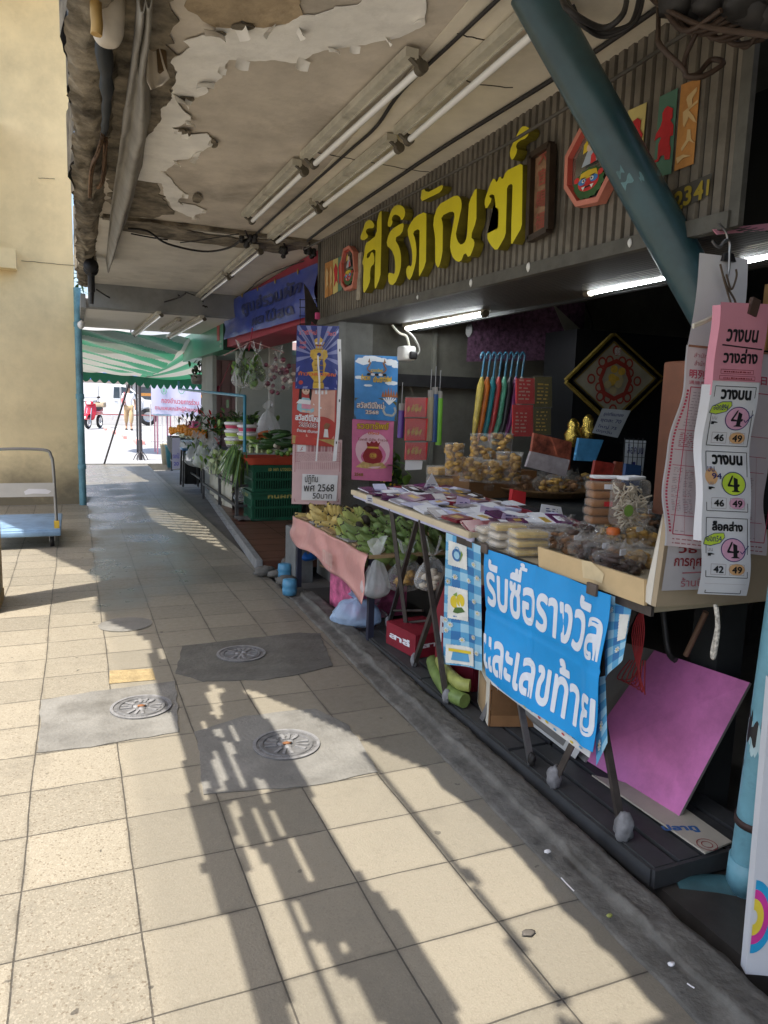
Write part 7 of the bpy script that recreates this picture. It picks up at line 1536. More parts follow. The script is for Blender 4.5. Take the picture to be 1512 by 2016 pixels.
def stamp(mb,q,x0,y0,x1,y1,kind):
 n=9;P=[]
 for(ax,ay),(bx,by) in(((x0,y0),(x1,y0)),((x1,y0),(x1,y1)),((x1,y1),(x0,y1)),((x0,y1),(x0,y0))):
  for k in range(n*2):f=k/(n*2);o=.012*(k%2);P.append((ax+(bx-ax)*f+(o if ax==bx==x0 else-o if ax==bx else 0),ay+(by-ay)*f+(o if ay==by==y0 else-o if ay==by else 0)))
 mb.fpoly(q,P,daisy,.004);cx,cy,w,h=(x0+x1)/2,(y0+y1)/2,x1-x0,y1-y0
 if kind==0:mb.disc(q,cx-w*.02,cy,w*.24,h*.26,M('print_blue',(.04,.14,.36)),.0065);mb.disc(q,cx,cy,w*.14,h*.16,gA,.009);mb.ring(q,cx,cy+h*.2,w*.12,h*.15,w*.03,gB,.0078);mb.fpoly(q,[(cx+w*.1,cy-h*.3),(cx+w*.3,cy+h*.1),(cx+w*.2,cy+h*.25),(cx+w*.18,cy)],leafl,.0078)
 if kind==1:mb.disc(q,cx-w*.12,cy+h*.05,w*.22,h*.2,lemon,.0065);mb.disc(q,cx+w*.14,cy+h*.12,w*.2,h*.2,lemon,.0078);mb.fpoly(q,[(cx-w*.1,cy-h*.12),(cx+w*.2,cy-h*.08),(cx+w*.36,cy-h*.2),(cx,cy-h*.3),(cx-w*.2,cy-h*.28)],leafg,.009);mb.fpoly(q,[(cx-w*.2,cy+h*.26),(cx-w*.02,cy+h*.36),(cx,cy+h*.22)],leafl,.009);scribble(mb,q,cx-w*.2,cx+w*.2,y0+h*.08,h*.04,gC,d=.0065)
 if kind==2:mb.fpoly(q,[(cx-w*.3,cy-h*.3),(cx+w*.3,cy-h*.3),(cx+w*.25,cy+h*.15),(cx-w*.25,cy+h*.15)],gB,.0065);mb.fpoly(q,[(cx-w*.38,cy+h*.15),(cx+w*.38,cy+h*.15),(cx+w*.38,cy+h*.3),(cx-w*.38,cy+h*.3)],lemon,.0065)
def daisies(mb,q,pts,r):
 for x,y in pts:
  for k in range(8):a=k*.785;mb.fpoly(q,[(x,y),(x+r*math.cos(a-.25),y+r*math.sin(a-.25)),(x+r*1.15*math.cos(a),y+r*1.15*math.sin(a)),(x+r*math.cos(a+.25),y+r*math.sin(a+.25))],daisy,.005)
  mb.disc(q,x,y,r*.35,r*.35,lemon,.0065,8)
def xq(px,X,H,b=None):return QF([PX(x,y,X) for x,y in px],H,(-1,0,0),b)
t=thing('checked_cloth','blue checked oilcloth with stamp prints hanging over the near table','tablecloth',(1.59,2.9,ZT))
q=xq([(875,1306),(954,1320),(947,1075),(879,1048)],1.592,3.2,lambda x,f:.010*math.sin(x*7+1)*(1.2-f));mb=MB();gingham(mb,q,5,15);mb.build('cloth',t)
mb=MB();stamp(mb,q,.10,2.45,.62,3.05,0);stamp(mb,q,.12,1.15,.62,1.95,1);stamp(mb,q,.10,.04,.78,.52,2);daisies(mb,q,[(.82,2.66),(.3,2.2),(.12,2.05),(.66,2.2),(.92,2.35),(.82,1.72),(.92,1.45),(.1,.85),(.78,.80),(.45,.66),(.88,.42),(.08,1.1),(.2,1.0)],.06);mb.build('printed_stamps',t)
q=xq([(1192,1338),(1222,1300),(1242,1184),(1188,1166)],1.597,2.0,lambda x,f:.008*math.sin(x*5));mb=MB();gingham(mb,q,4,9,1);stamp(mb,q,.66,.75,1.0,1.55,3);daisies(mb,q,[(.4,1.65),(.7,.5),(.15,1.1)],.08);mb.build('cloth_end',t)
q=xq([(1174,1508),(1196,1462),(1192,1330),(1170,1336)],1.60,2.0);mb=MB();gingham(mb,q,2,9,1);daisies(mb,q,[(.4,.3),(.6,.7),(.3,1.3)],.12);mb.build('cloth_tail',t)
ban=M('banner_cyan',(0.008,0.29,0.68),rough=0.38,var=.10,scale=3,bump=.35,bscale=5)
banw=M('banner_lettering',(0.70,0.74,0.80),rough=0.5,var=.03)
t=thing('cyan_banner','bright blue cloth banner with big white Thai lettering clipped to the near table','banner',(1.58,2.3,.5))
q=xq([(957,1330),(1163,1482),(1204,1172),(956,1079)],1.562,1.05,lambda x,f:.014*math.sin(x*5.5+f*2)*(1-f*.8)+.006*math.sin(f*9+x*3)+.012*math.exp(-((x-.93)/.05)**2)-.005*math.exp(-((x-.44)/.012)**2)-.005*math.exp(-((f-.52)/.012)**2)+.010*math.sin(x*26+6*f)*max(0,f-.7))
mb=MB();sheet(mb,q,ban,th=.002,nu=48,nv=40);mb.build('cloth',t)
mb=MB();B_=.026
mb.text('รับซือรางวัล',q,.03,.60,banw,h=.385,w=.955,bold=B_,d=.0018);mb.text('้',q,.335,.985,banw,h=.055,w=.055,bold=B_,d=.002)
mb.text('และเลขท้าย',q,-.005,.075,banw,h=.415,w=.995,bold=B_,d=.0018);mb.build('lettering',t)
for k,(x,y) in enumerate(((954,1080),(1166,1160))):
 mb=MB();c=PX(x,y,1.552);mb.rbox(c,(.012,.05,.04),.003,M('bulldog_clip',(.09,.07,.06),rough=.5));mb.build('clip',t)
mb=MB();sq=xq([(968,1347),(1160,1492),(1163,1480),(960,1328)],1.585,.1);sheet(mb,sq,M('white_hem',(.62,.62,.60),rough=.6));
for k in range(12):mb.disc(sq,.1+k*.075,.04+.02*(k%2),.015,.018,[redpo,lemon,gB][k%3],.002,8)
mb.build('hem',t)
# ------------------------------------------------------------------ crate lip and carton on the near table
plyw=M('plywood_lip',(0.56,0.41,0.22),rough=0.65,var=.14,scale=5,bump=.2);foam=M('white_foam',(0.62,0.58,0.50),rough=0.8,var=.06,bump=.3,bscale=60)
c=[PX(x,y,1.592) for x,y in((1066,1116),(1274,1192),(1274,1141),(1064,1076))]
t=thing('wooden_tray','pale wooden tray side along the near table, holding back the snack bags','tray',c[0]);mb=MB();mb.prism(c[::-1] if(c[1]-c[0]).cross(c[2]-c[1]).x>0 else c,(-.012,0,0),plyw);mb.build('tray_side',t)
mb=MB();d_=xq([(1148,1137),(1190,1150),(1190,1110),(1140,1098)],1.578,1);mb.fpoly(d_,[(0,0),(.6,.05),(.9,0),(1,.5),(.5,.95),(.1,.9)],M('wood_tape',(.62,.50,.30),rough=.3,var=.2),.001);mb.build('tape_patch',t)
fl=[PY(x,y,1.655) for x,y in((1291,1195),(1560,1180),(1560,1050),(1316,1016))];bk=V((0,.09,0))
t=thing('carton','shallow cardboard carton with a thick white side at the corner of the near table','carton',fl[0])
mb=MB();mb.prism([p+V((0,.02,0)) for p in fl],(0,-.02,0),M('carton_front',(.36,.285,.19),rough=.75,var=.08));mb.build('front_flap',t)
mb=MB();s0=[fl[0]+V((0,.021,0)),fl[3]+V((0,.021,0))];e0=PX(1266,1182,1.585);e1=PX(1304,1012,1.60)
mb.add([s0[0],s0[1],e1,e0,s0[0]+V((.03,.02,0)),s0[1]+V((.03,.02,0)),e1+V((.03,.02,0)),e0+V((.03,.02,0))],[(0,1,2,3),(7,6,5,4),(0,4,5,1),(1,5,6,2),(2,6,7,3),(3,7,4,0)],foam);mb.build('white_side',t)
qc=QF([PY(x,y,1.634) for x,y in((1303,1163),(1392,1160),(1392,1065),(1318,1062))],1.1,(0,-1,0));mb=MB();sheet(mb,qc,M('grey_label',(.44,.43,.44),rough=.6,var=.1),nu=2,nv=2);mb.text('วิธี',qc,.22,.82,maroon,h=.2,w=.5,bold=.02,d=.003);mb.text('การกุศล',qc,.18,.46,maroon,h=.26,w=.8,bold=.02,d=.003);mb.text('ร้านนี้',qc,.38,.08,faded,h=.2,w=.5,bold=.01,d=.003);mb.line(qc,[(.4,.38),(.95,.40)],.03,faded,.002);mb.build('handwritten_label',t)
# ------------------------------------------------------------------ packets and snacks on the tables
crinkle=film('crinkled_wrap',(0.55,0.52,0.48),0.03,0.07);boxclear=film('clear_box',(0.8,0.8,0.79),0.05,0.06)
PK=[('purple',M('foil_purple',(.10,.02,.09),rough=.25,var=.3)),('dark red',M('foil_dark_red',(.22,.012,.03),rough=.3,var=.3)),('black',M('foil_black',(.03,.027,.03),rough=.22,var=.3)),('silver grey',M('foil_silver',(.36,.33,.35),rough=.3,var=.25,metal=.4)),('white',paper),('sky blue',M('foil_blue',(.12,.32,.55),rough=.35,var=.2)),('mauve',M('foil_mauve',(.26,.16,.22),rough=.3,var=.3)),('lilac',lil)]
cnt={}
rows=9
for r in range(rows):
 for k in range(8):
  f=(r+.5)/rows;s=(k+.5)/8
  base=A2+(A1-A2)*(f*.97+.01)+nx*(.03+.60*s)
  ci=rnd.choice([0,4,6,3,3,7,6,2,1] if f>.45 else[0,1,2,4,5,7,3,4,1])
  nm,m=PK[ci];cnt[nm]=cnt.get(nm,0)+1
  L,W_,H_=rnd.uniform(.11,.15),rnd.uniform(.075,.10),rnd.uniform(.012,.03)
  rt=basis((0,0,1),dd)@rotz(rnd.uniform(-.35,.35))@rotx(rnd.uniform(-.12,.12))@roty(rnd.uniform(-.22,.05))
  mb=MB();c=base+V((0,0,H_/2+.004+rnd.uniform(0,.014)));nl=3
  for q_ in range(nl):mb.box(c+V((rnd.uniform(-.006,.006),rnd.uniform(-.006,.006),(q_-1)*H_/nl)),(L,W_,H_/nl*.8),m if q_%2==0 or ci==4 else rnd.choice([m,paper]),rt)
  zt_=H_/2;z_=V((0,0,H_*.42));p_=c+rt@V((0,0,H_*.47))
  mb.box(p_,(L*.5,W_*.4,.0012),rnd.choice([paper,goldp,m,m]),rt)
  mb.build('packet',label='%s flat packet on the far table, %s of that colour from its near end'%(nm,ORD[min(cnt[nm]-1,19)]),cat='packet',group='flat packets laid out on the far table')
  if ci==4:pass
lilc=M('lilac_card',(.56,.44,.62),rough=.7)
for k,(px,lab,m) in enumerate(((((832,963),(866,962),(850,931)),'white folded triangular price card standing at the back of the far table',paper),(((896,998),(928,1000),(924,983),(900,976)),'small lilac price card leaning among purple packets at the middle of the far table',lilc),(((944,1012),(986,1022),(984,1002),(946,995)),'larger lilac price card with blue scribbles at the near end of the far table',lilc),(((985,1024),(1022,1028),(1018,1015),(990,1010)),'lilac price card lying flat beside the larger lilac card',lilc),(((1062,1010),(1108,1014),(1104,998),(1066,992)),'white price card at the back of the far table beside the red packet',paper),(((720,990),(735,992),(732,975),(722,974)),'white price card at the street corner of the far table',paper))):
 Yc=PZ(px[0][0],px[0][1],ZT2+.02).y;P=[PY(x,y,Yc) for x,y in px];mb=MB();mb.prism(P,(0,-.002,0),m);fr=Frame(P[0]+V((0,-.0025,0)),P[1]-P[0],V((0,0,1)));w_=(P[1]-P[0]).length
 for j in range(2):scribble(mb,fr,w_*.25,w_*.75,.012+.012*j,.006,blueink,d=.0005,seed=k*3+j)
 mb.build('price_card',label=lab,cat='price card',group='price cards among the goods')
food={'yellow':M('yellow_bar',(.55,.40,.14),rough=.6,var=.25,scale=30),'cream':M('cream_bar',(.60,.52,.40),rough=.6,var=.2,scale=30),'brown':M('brown_snack',(.26,.13,.055),rough=.6,var=.5,scale=40),'golden':M('golden_snack',(.48,.28,.07),rough=.55,var=.45,scale=40),'dark':M('dark_snack',(.07,.04,.03),rough=.4,var=.5,scale=30)}
def clear_box(c,sz,ry,fill,lab,grp):
 t=thing('snack_box',lab,'snack box',c,grp);rt=rotz(ry)
 mb=MB();mb.rbox(V(c)+V((0,0,sz[2]/2)),(sz[0]*.9,sz[1]*.9,sz[2]*.7),.008,food[fill],rt);mb.build('food',t)
 mb=MB();mb.rbox(V(c)+V((0,0,sz[2]/2)),sz,.01,boxclear,rt);mb.rbox(V(c)+V((0,0,sz[2]*.5)),(sz[0]*1.05,sz[1]*1.03,.004),.0015,boxclear,rt);mb.build('clear_lid',t);return t
k=0
for(x,y,n,fill,lab) in((962,1070,2,'cream','nearest the cyan banner clip'),(990,1082,3,'cream','second along the near table edge'),(1030,1098,3,'yellow','beside the wooden tray side'),(1010,1060,2,'brown','behind the front row, street end'),(1050,1066,2,'dark','behind the front row, middle'),(1085,1066,2,'dark','behind the front row, by the snack bags'),(1035,1042,1,'yellow','in the back row beside the far table')):
 for j in range(n):
  p=PZ(x,y,ZT)+V((.04,.03,.001+.036*j));clear_box(p,(.15,.10,.034),-.15+rnd.uniform(-.08,.08),fill if j<2 else 'yellow','box of %s cakes %s, %s from below'%({'dark':'dark brown'}.get(fill,fill),lab,ORD[j]),'clear cake boxes on the near table')
def snack_bag(c,sz,fill,lab,grp,seed,lumps=26):
 t=thing('snack_bag',lab,'snack bag',c,grp);c=V(c)
 mb=MB()
 for q_ in range(lumps):p=c+V((rnd.gauss(0,sz[0]*.2),rnd.gauss(0,sz[1]*.2),sz[2]*.12+abs(rnd.gauss(0,sz[2]*.28))));mb.blob(p,(sz[0]*rnd.uniform(.12,.24),sz[0]*rnd.uniform(.09,.16),sz[0]*rnd.uniform(.06,.12)),food[fill],.35,2.5,q_,rot=rotz(rnd.uniform(0,3)),sub=1)
 mb.build('snack',t)
 mb=MB();mb.blob(c+V((0,0,sz[2]*.42)),(sz[0]*.55,sz[1]*.55,sz[2]*.55),crinkle,.55,3.2,seed,sub=3)
 tp_=c+V((0,0,sz[2]*.85));mb.grid(lambda u,v:tp_+V(((u-.5)*sz[0]*(.35+.5*v),.02*math.sin(u*14+seed),v*sz[2]*.35)),14,4,crinkle);mb.build('wrap',t)
 if seed%2:mb=MB();mb.box(c+V((-.02,-sz[1]*.3,sz[2]*.8)),(.03,.004,.022),paper,rotz(rnd.uniform(-.5,.5)));mb.build('price_tag',t)
 return t
for k,(x,y,s,fill,lab) in enumerate(((1095,1082,.14,'brown','clear bag of brown chips just behind the end of the wooden tray side'),(1130,1092,.15,'brown','second clear bag of brown chips behind the wooden tray side'),(1165,1106,.17,'dark','long dark bag of sweets lying behind the wooden tray side'),(1215,1130,.17,'dark','dark glossy bag in the tray corner beside the white carton side'),(1255,1120,.15,'golden','bag of golden chips at the foot of the carton'),(1250,1078,.17,'golden','plump bag of golden rings beside the carton'),(1200,1075,.15,'golden','bag of golden crisps in the middle of the near table'),(1160,1060,.13,'dark','bag with dark sauce in the middle of the near table'),(1110,1055,.13,'brown','bag of mixed snacks next to the dark cake boxes'),(1270,1040,.18,'brown','tall clear bag of brown snacks against the carton'),(1240,1045,.16,'golden','clear bag of crisps under the noodle pack'),(1185,1110,.15,'brown','flat bag of brown snacks near the tape patch'))):
 snack_bag(PZ(x,y,ZT)+V((.02,.02,.0)),(s,s*.8,s*.62),fill,lab,'snack bags on the near table',k)
rollm=M('cake_roll',(.30,.14,.055),rough=.6,var=.2,scale=20);lab5=['bottom','second','third','fourth','top']
p0r=PZ(1186,1042,ZT)+V((.06,.05,0));p0r=PX(1188,1032,2.05)
for k in range(5):
 t=thing('cake_roll_pack','wrapped brown cake roll, %s of the stack of five'%lab5[k],'cake roll',p0r+V((0,0,.035*k)),'stack of wrapped cake rolls');mb=MB();c=p0r+V((rnd.uniform(-.006,.006),0,.02+.036*k))
 mb.rbox(c,(.15,.08,.034),.014,rollm,rotz(-.25),3);mb.build('cake',t);mb=MB();mb.rbox(c,(.158,.085,.037),.012,crinkle,rotz(-.25));mb.build('wrap',t)
 if k in(2,4):mb=MB();mb.box(c+V((-.02,-.045,0)),(.035,.004,.02),redpap if k==2 else paper,rotz(-.25));mb.build('price_tag',t)
mb=MB();mb.rbox(p0r+V((0,0,.02+.036*5)),(.13,.06,.012),.004,paper,rotz(-.3));mb.build('folded_note',label='folded white note on top of the cake rolls',cat='note')
p=PX(1236,1030,2.06);t=thing('noodle_pack','tall clear pack of pale noodle curls with a green round sticker','snack pack',p);mb=MB()
for k in range(70):c=p+V((rnd.uniform(-.05,.05),rnd.uniform(-.04,.04),rnd.uniform(.0,.15)));mb.tube(spline([c+V((rnd.uniform(-.03,.03),rnd.uniform(-.02,.02),rnd.uniform(-.02,.02))) for _ in range(4)],3),.0035,food['cream'],4)
mb.build('noodles',t);mb=MB();mb.rbox(p+V((0,0,.085)),(.14,.10,.19),.02,crinkle,rotz(-.2));mb.build('wrap',t);mb=MB();mb.disc(Frame(p+V((-.05,-.056,.06)),(1,-.2,0),(0,0,1)),0,0,.02,.024,leafl,.001);mb.build('round_sticker',t);mb=MB();mb.rbox(p+V((0,0,.185)),(.11,.06,.014),.004,paper,rotz(.2));mb.build('paper_fold',t)
p=PX(1207,1052,1.98);t=thing('sauce_jar','small jar with an orange cap between the snack bags','jar',p);mb=MB();mb.lathe(p,[(.001,-.06),(.03,-.06),(.033,-.01),(.024,0)],crinkle,16);mb.build('jar_body',t);mb=MB();mb.lathe(p,[(.026,0),(.027,.022),(.02,.027),(.001,.028)],M('orange_cap',(.70,.16,.03),rough=.4),16);mb.build('cap',t)
# ------------------------------------------------------------------ banana table
t=thing('banana_table','low table draped with a pink plastic sheet under the banana hands','table',(1.8,4.5,0));zb=.545
B0,B1=PZ(579,1016,zb),PZ(727,1094,zb);e=(B1-B0).normalized();nb=V((-e.y,e.x,0));nb=nb if nb.x>0 else-nb
mb=MB();P=[B1,B1+nb*.72,B0+nb*.72,B0];mb.prism([p-V((0,0,.02)) for p in P],(0,0,.02),kraft);mb.build('table_top',t)
for f,w in((.03,.03),(.98,.03),(.98,.68),(.03,.68)):mb=MB();p=B0.lerp(B1,f)+nb*w;mb.bar((p.x,p.y,0),(p.x,p.y,zb-.02),.035,.035,M('dark_blue_leg',(.02,.022,.04),rough=.5));mb.build('leg',t)
pinkc=M('pink_plastic_cloth',(.60,.30,.27),rough=.28,var=.12,scale=5,bump=.5,bscale=16)
L_=(B1-B0).length;mb=MB();mb.grid(lambda u,v:B0.lerp(B1,u)-nb*(.008+.015*v*(1+math.sin(u*8))+.02*noise.noise(V((u*6,v*2,0))))+V((0,0,.004-v*(.17+.10*u+.02*math.sin(u*14)))),50,14,pinkc);o=mb.build('pink_sheet',t);s_=o.modifiers.new('th','SOLIDIFY');s_.thickness=.002
mb=MB();mb.text('งานบุญ',None,.55,.15,M('pale_print',(.70,.52,.46),rough=.4),h=.5,w=.12,bold=.02,warp=lambda x,y,z:B0.lerp(B1,x)-nb*.05+V((0,0,-.25+y*.25)));
for k in range(5):p=B0.lerp(B1,.1+.19*k)+nb*.07;mb.box(p+V((0,0,.008)),(.11,L_*.15,.01),greyboard if k%2 else kraft,basis((0,0,1),nb),jit=.004)
mb.build('card_sheets',t)
byl=M('banana_yellow',(.52,.40,.14),rough=.45,var=.35,scale=16,dirt=.35);bgy=M('banana_yellow_green',(.33,.36,.10),rough=.45,var=.3,scale=16,dirt=.15);bgr=M('banana_green',(.155,.225,.065),rough=.45,var=.3,scale=16,dirt=.1);btip=M('banana_tip',(.03,.022,.015),rough=.7)
def banana_proto(m,seed):
 g=random.Random(seed);t=thing('banana_bunch','x','bananas',(0,0,0),'banana hands on the draped table')
 mb=MB();mb.blob((.01,0,.045),(.022,.03,.03),btip if seed%2 else m,.3,2,seed);mb.build('stalk',t)
 for row in range(2):
  n=5-row
  for k in range(n):
   a=(k-(n-1)/2)*.46+g.uniform(-.08,.08);out=.085-.025*row;h0=.10+.012*row
   d=V((-math.cos(a),math.sin(a),0));L=g.uniform(.9,1.1)
   o1=1-.42*row;z_=.035*row;P=[V((0,0,.035+z_))+d*.008,V((0,0,.022+z_))+d*.038*o1*L,V((0,0,.03+z_))+d*.07*o1*L,V((0,0,.065+z_))+d*.095*o1*L,V((0,0,.115+z_))+d*.098*o1*L]
   mb=MB();Q=spline(P,3);rs=[.009,.012,.017,.021,.0235,.0245,.025,.0245,.023,.020,.016,.010,.006];mb.tube(Q,rs[:len(Q)],m,8);mb.blob(Q[-1],(.006,.006,.007),btip,.2,2,k,sub=1);mb.build('banana',t)
 return t
PR=[banana_proto(byl,1),banana_proto(byl,2),banana_proto(bgy,3),banana_proto(bgr,4),banana_proto(bgr,6),banana_proto(bgr,8)]
used=set();k=0;cc={}
for row in range(4):
 for i in range(8):
  f=.06+i*.126+rnd.uniform(-.02,.02);p=B0.lerp(B1,f)+nb*(.22+.135*row+rnd.uniform(-.02,.02))+V((0,0,.0))
  rip=f+row*.16
  ci=rnd.choice([0,1]) if rip<.48 else(2 if rip<.64 else rnd.choice([3,4,5]))
  nm='yellow' if ci<2 else 'yellow green' if ci==2 else 'green'
  lab='%s banana hand, %s row from the pavement, %s from the poster end'%(nm,ORD[row],ORD[i])
  a=math.atan2(-nb.y,-nb.x)+math.pi+rnd.uniform(-.5,.5);a=math.atan2(nb.y,nb.x)+rnd.uniform(-.5,.5)
  if ci not in used:used.add(ci);o=PR[ci];o.location=p;o.rotation_euler=(0,0,a);o['label']=lab
  else:o=copy_tree(PR[ci],p,a,lab)
  o.rotation_euler=(rnd.uniform(-.2,.2),rnd.uniform(-1.15,-.5),a);sc_=rnd.uniform(1.25,1.5);o.scale=(sc_,sc_,sc_*.95)
for c_ in range(6):
 if c_ not in used:
  for ch in list(PR[c_].children):bpy.data.objects.remove(ch)
  bpy.data.objects.remove(PR[c_])
# ------------------------------------------------------------------ boxes and bags under the tables
def carton(name,c,sz,rz,m,lab,cat='carton',words_=None,wm=None,open_=False,face='x'):
 t=thing(name,lab,cat,c);rt=rotz(rz);c=V(c);w,d,h=sz;mb=MB()
 for(o,s) in(((w/2,0,h/2),(.006,d,h)),((-w/2,0,h/2),(.006,d,h)),((0,d/2,h/2),(w-.012,.006,h)),((0,-d/2,h/2),(w-.012,.006,h)),((0,0,.004),(w-.012,d-.012,.006))):mb.box(c+rt@V(o),s,m,rt)
 if not open_:mb.box(c+rt@V((0,0,h-.004)),(w-.014,d-.014,.006),m,rt)
 mb.build('carton_body',t)
 if open_:
  for sx,sy,a in((1,0,.9),(-1,0,.5),(0,1,.6)):
   f=MB();o=c+rt@V((sx*w/2,sy*d/2,h));dr=rt@V((sx,sy,0));sd_=rt@V((-sy,sx,0));hw=(d if sx else w)/2
   q_=dr*math.cos(a)*.1+V((0,0,math.sin(a)*.1));f.prism([o-sd_*hw,o+sd_*hw,o+sd_*hw+q_,o-sd_*hw+q_],(0,0,.004),kraft);f.build('flap',t)
 if words_:
  f=MB();fr=Frame(c+rt@V((-w/2-.004,d/2,0)),rt@V((0,-1,0)),(0,0,1));f.text(words_,fr,d*.12,h*.35,wm or paper,w=d*.7,h=h*.3,bold=.04,d=.001)
  fr=Frame(c+rt@V((-w/2,-d/2-.004,0)),rt@V((1,0,0)),(0,0,1));f.text(words_,fr,w*.12,h*.4,wm or paper,w=w*.7,h=h*.25,bold=.04,d=.001);f.build('lettering',t)
 return t
redc=M('red_carton',(.22,.015,.028),rough=.55,var=.15,scale=8,dirt=.2);floral=M('pink_floral_card',(.50,.11,.22),rough=.55,var=.7,scale=11)
carton('open_carton',(1.84,4.62,0.0),(.36,.44,.24),.12,floral,'open cardboard box with pink flower print under the banana table',open_=True)
carton('red_carton',(1.80,3.12,.055),(.18,.34,.46),.1,redc,'tall red fruit carton with white lettering behind the crossed legs',words_='PEAR')
carton('red_carton',(1.76,3.62,.055),(.24,.30,.13),.15,redc,'low red carton with white Thai lettering by the crossed table legs',words_='สาลี่')
carton('brown_carton',(2.25,3.5,.0),(.4,.5,.55),0,kraft,'tall plain brown carton in the dark behind the red cartons')
carton('white_carton',(2.1,3.0,.0),(.2,.3,.52),.2,offwhite,'upright white carton deep under the far table')
t=carton('taped_carton',(1.76,2.66,.055),(.24,.26,.34),-.35,kraftd,'worn brown carton with torn tape and a white side under the checked cloth');f=MB();rt=rotz(-.35);c=V((1.76,2.66,.055));f.box(c+rt@V((-.124,0,.17)),(.003,.255,.335),offwhite,rt);f.box(c+rt@V((-.126,.02,.09)),(.003,.16,.16),kraft,rt);f.box(c+rt@V((0,-.132,.16)),(.23,.003,.22),M('brown_tape',(.16,.085,.04),rough=.25,var=.3),rt);f.build('tape',t)
t=thing('green_hose','coiled bright green hose lying under the checked cloth','hose',(1.72,3.0,.06));mb=MB();mb.tube(spline([PZ(x,y,.09) for x,y in((852,1302),(862,1330),(888,1365),(915,1380))],6),.035,bgr,10);mb.tube(spline([PZ(x,y,.15) for x,y in((868,1300),(878,1320),(905,1345),(925,1350))],6),.03,bgy,10);mb.build('hose',t)
for(x,y,X_,sz,m,lab,fill) in((703,1176,1.64,(.32,.26,.19),bagblue,'knotted pale blue plastic bag sitting beside the concrete strip',None),(742,1092,1.60,(.18,.12,.26),bagmilk,'empty clear carrier bag hanging at the end of the banana table',None),(800,1092,1.78,(.26,.16,.22),bagclear,'clear bag of yellow sweets hanging under the far table','golden'),(852,1092,1.75,(.2,.14,.2),bagclear,'clear bag hanging beside the checked cloth','cream'),(603,1066,1.66,(.18,.14,.16),M('blue_bag_solid',(.02,.12,.42),rough=.3,bump=.6,bscale=25,var=.2),'solid blue plastic bag tucked under the pink sheet',None),(735,1195,1.78,(.26,.2,.2),bagclear,'greyish clear bag behind the knotted blue bag','dark')):
 t=thing('plastic_bag',lab,'plastic bag',PX(x,y,X_),'plastic bags around the tables');bag_mesh(PX(x,y,X_),sz,m,int(x),pw=.35 if x in(703,735) else .6).build('bag_film',t)
 if fill:
  mb=MB();c=PX(x,y,X_)+V((0,0,-sz[2]*.68))
  for q_ in range(20):mb.blob(c+V((rnd.gauss(0,sz[0]*.16),rnd.gauss(0,sz[1]*.16),rnd.gauss(0,sz[2]*.12))),(.03,.02,.018),food[fill],.3,2,q_,sub=1)
  mb.build('contents',t)
mb=MB()
for k in range(7):P=[PX(1262+k*2,1180,1.70),PX(1268-k*4,1250,1.72),PX(1250+k*3,1330+5*k,1.75),PX(1215+k*9,1335+3*k,1.76),PX(1240+k*5,1300,1.74)];mb.tube(spline(P,5),.0022,M('red_string',(.35,.03,.035),rough=.6),5)
mb.build('red_string',label='tangle of red string hanging under the near table',cat='string')
mb=MB();mb.tube(spline([PX(x,y,1.68) for x,y in((1408,1190),(1412,1230),(1402,1285),(1406,1292),(1414,1240),(1411,1195))],6),.006,M('spotted_cord',(.45,.42,.36),rough=.7,var=.7,scale=90),6);mb.build('spotted_rope',label='spotted white cord loop hanging below the carton',cat='cord')
mb=MB();mb.tube(spline([PX(x,y,2.0) for x,y in((1305,1200),(1315,1280),(1330,1300))],4),.012,darksteel,6);mb.build('support_stick',label='dark bent stick bracing the carton from below',cat='stick');mb=MB();mb.tube([PX(1390,1205,1.9),PX(1350,1290,1.9)],.010,M('brown_stick',(.14,.08,.05)),6);mb.build('support_stick',label='brown straight stick bracing the carton from below',cat='stick')
# ------------------------------------------------------------------ inside the first shop
litcool=M('lit_tube_cool',(0.92,0.97,1.0),emit=22.0,var=0.0)
GL='lit tube lamps inside the shops'
lamp(PX(798,634,2.3),PX(958,600,2.3),'lit tube lamp under the fascia above the red packets',lit=litcool,group=GL,off=(0,0,-.05))
lamp(PX(1155,560,2.3),PX(1345,517,2.3),'lit tube lamp passing behind the diagonal pipe',lit=litcool,group=GL,off=(0,0,-.04))
lamp(PX(1448,494,2.25),PX(1580,462,2.25),'lit tube lamp cut off at the edge behind the white sheets',lit=litcool,group=GL,off=(0,0,-.04))
t=thing('display_table','low dark table inside the shop under the cookie jars and snack trays','table',(2.9,4.3,0));mb=MB();mb.box2((2.42,3.2,.78),(3.9,5.15,.81),walldark);mb.build('table_top',t)
for x in(2.46,3.85):
 for y in(3.25,5.1):mb=MB();mb.bar((x,y,-.02),(x,y,.78),.04,.04,legm);mb.build('leg',t)
t=thing('dark_cabinet','tall black cabinet at the back of the shop behind the diamond picture','cabinet',(3.7,4.5,0));mb=MB();mb.box2((3.3,4.42,0),(5.0,4.8,1.98),M('cabinet_black',(.010,.011,.013),rough=.35));mb.build('carcass',t)
mb=MB();mb.bar((2.0,5.28,1.60),(3.2,5.28,1.60),.06,.09,black);mb.build('wall_rail',label='black rail along the shop wall from which goods hang',cat='rail')
mb=MB();
for x in(2.62,3.2):mb.box2((x,5.32,0.4),(x+.03,5.355,2.5),M('wall_strip',(.15,.15,.13),rough=.7,dirt=.4))
mb.tube(spline([PY(x,y,5.3) for x,y in((1150,596),(1165,640),(1160,700))],4),.012,cab,6);mb.build('wall_conduit',label='grey upright strips with a black conduit on the shop wall',cat='conduit')
fq=qpx([(918,712),(1148,708),(1150,596),(925,612)],5.0,.5,lambda x,f:.03*math.sin(x*9)*f);flor=M('purple_fabric',(.095,.045,.085),rough=.85,var=.75,scale=34);fl2=M('fabric_motif',(.20,.15,.19),rough=.85)
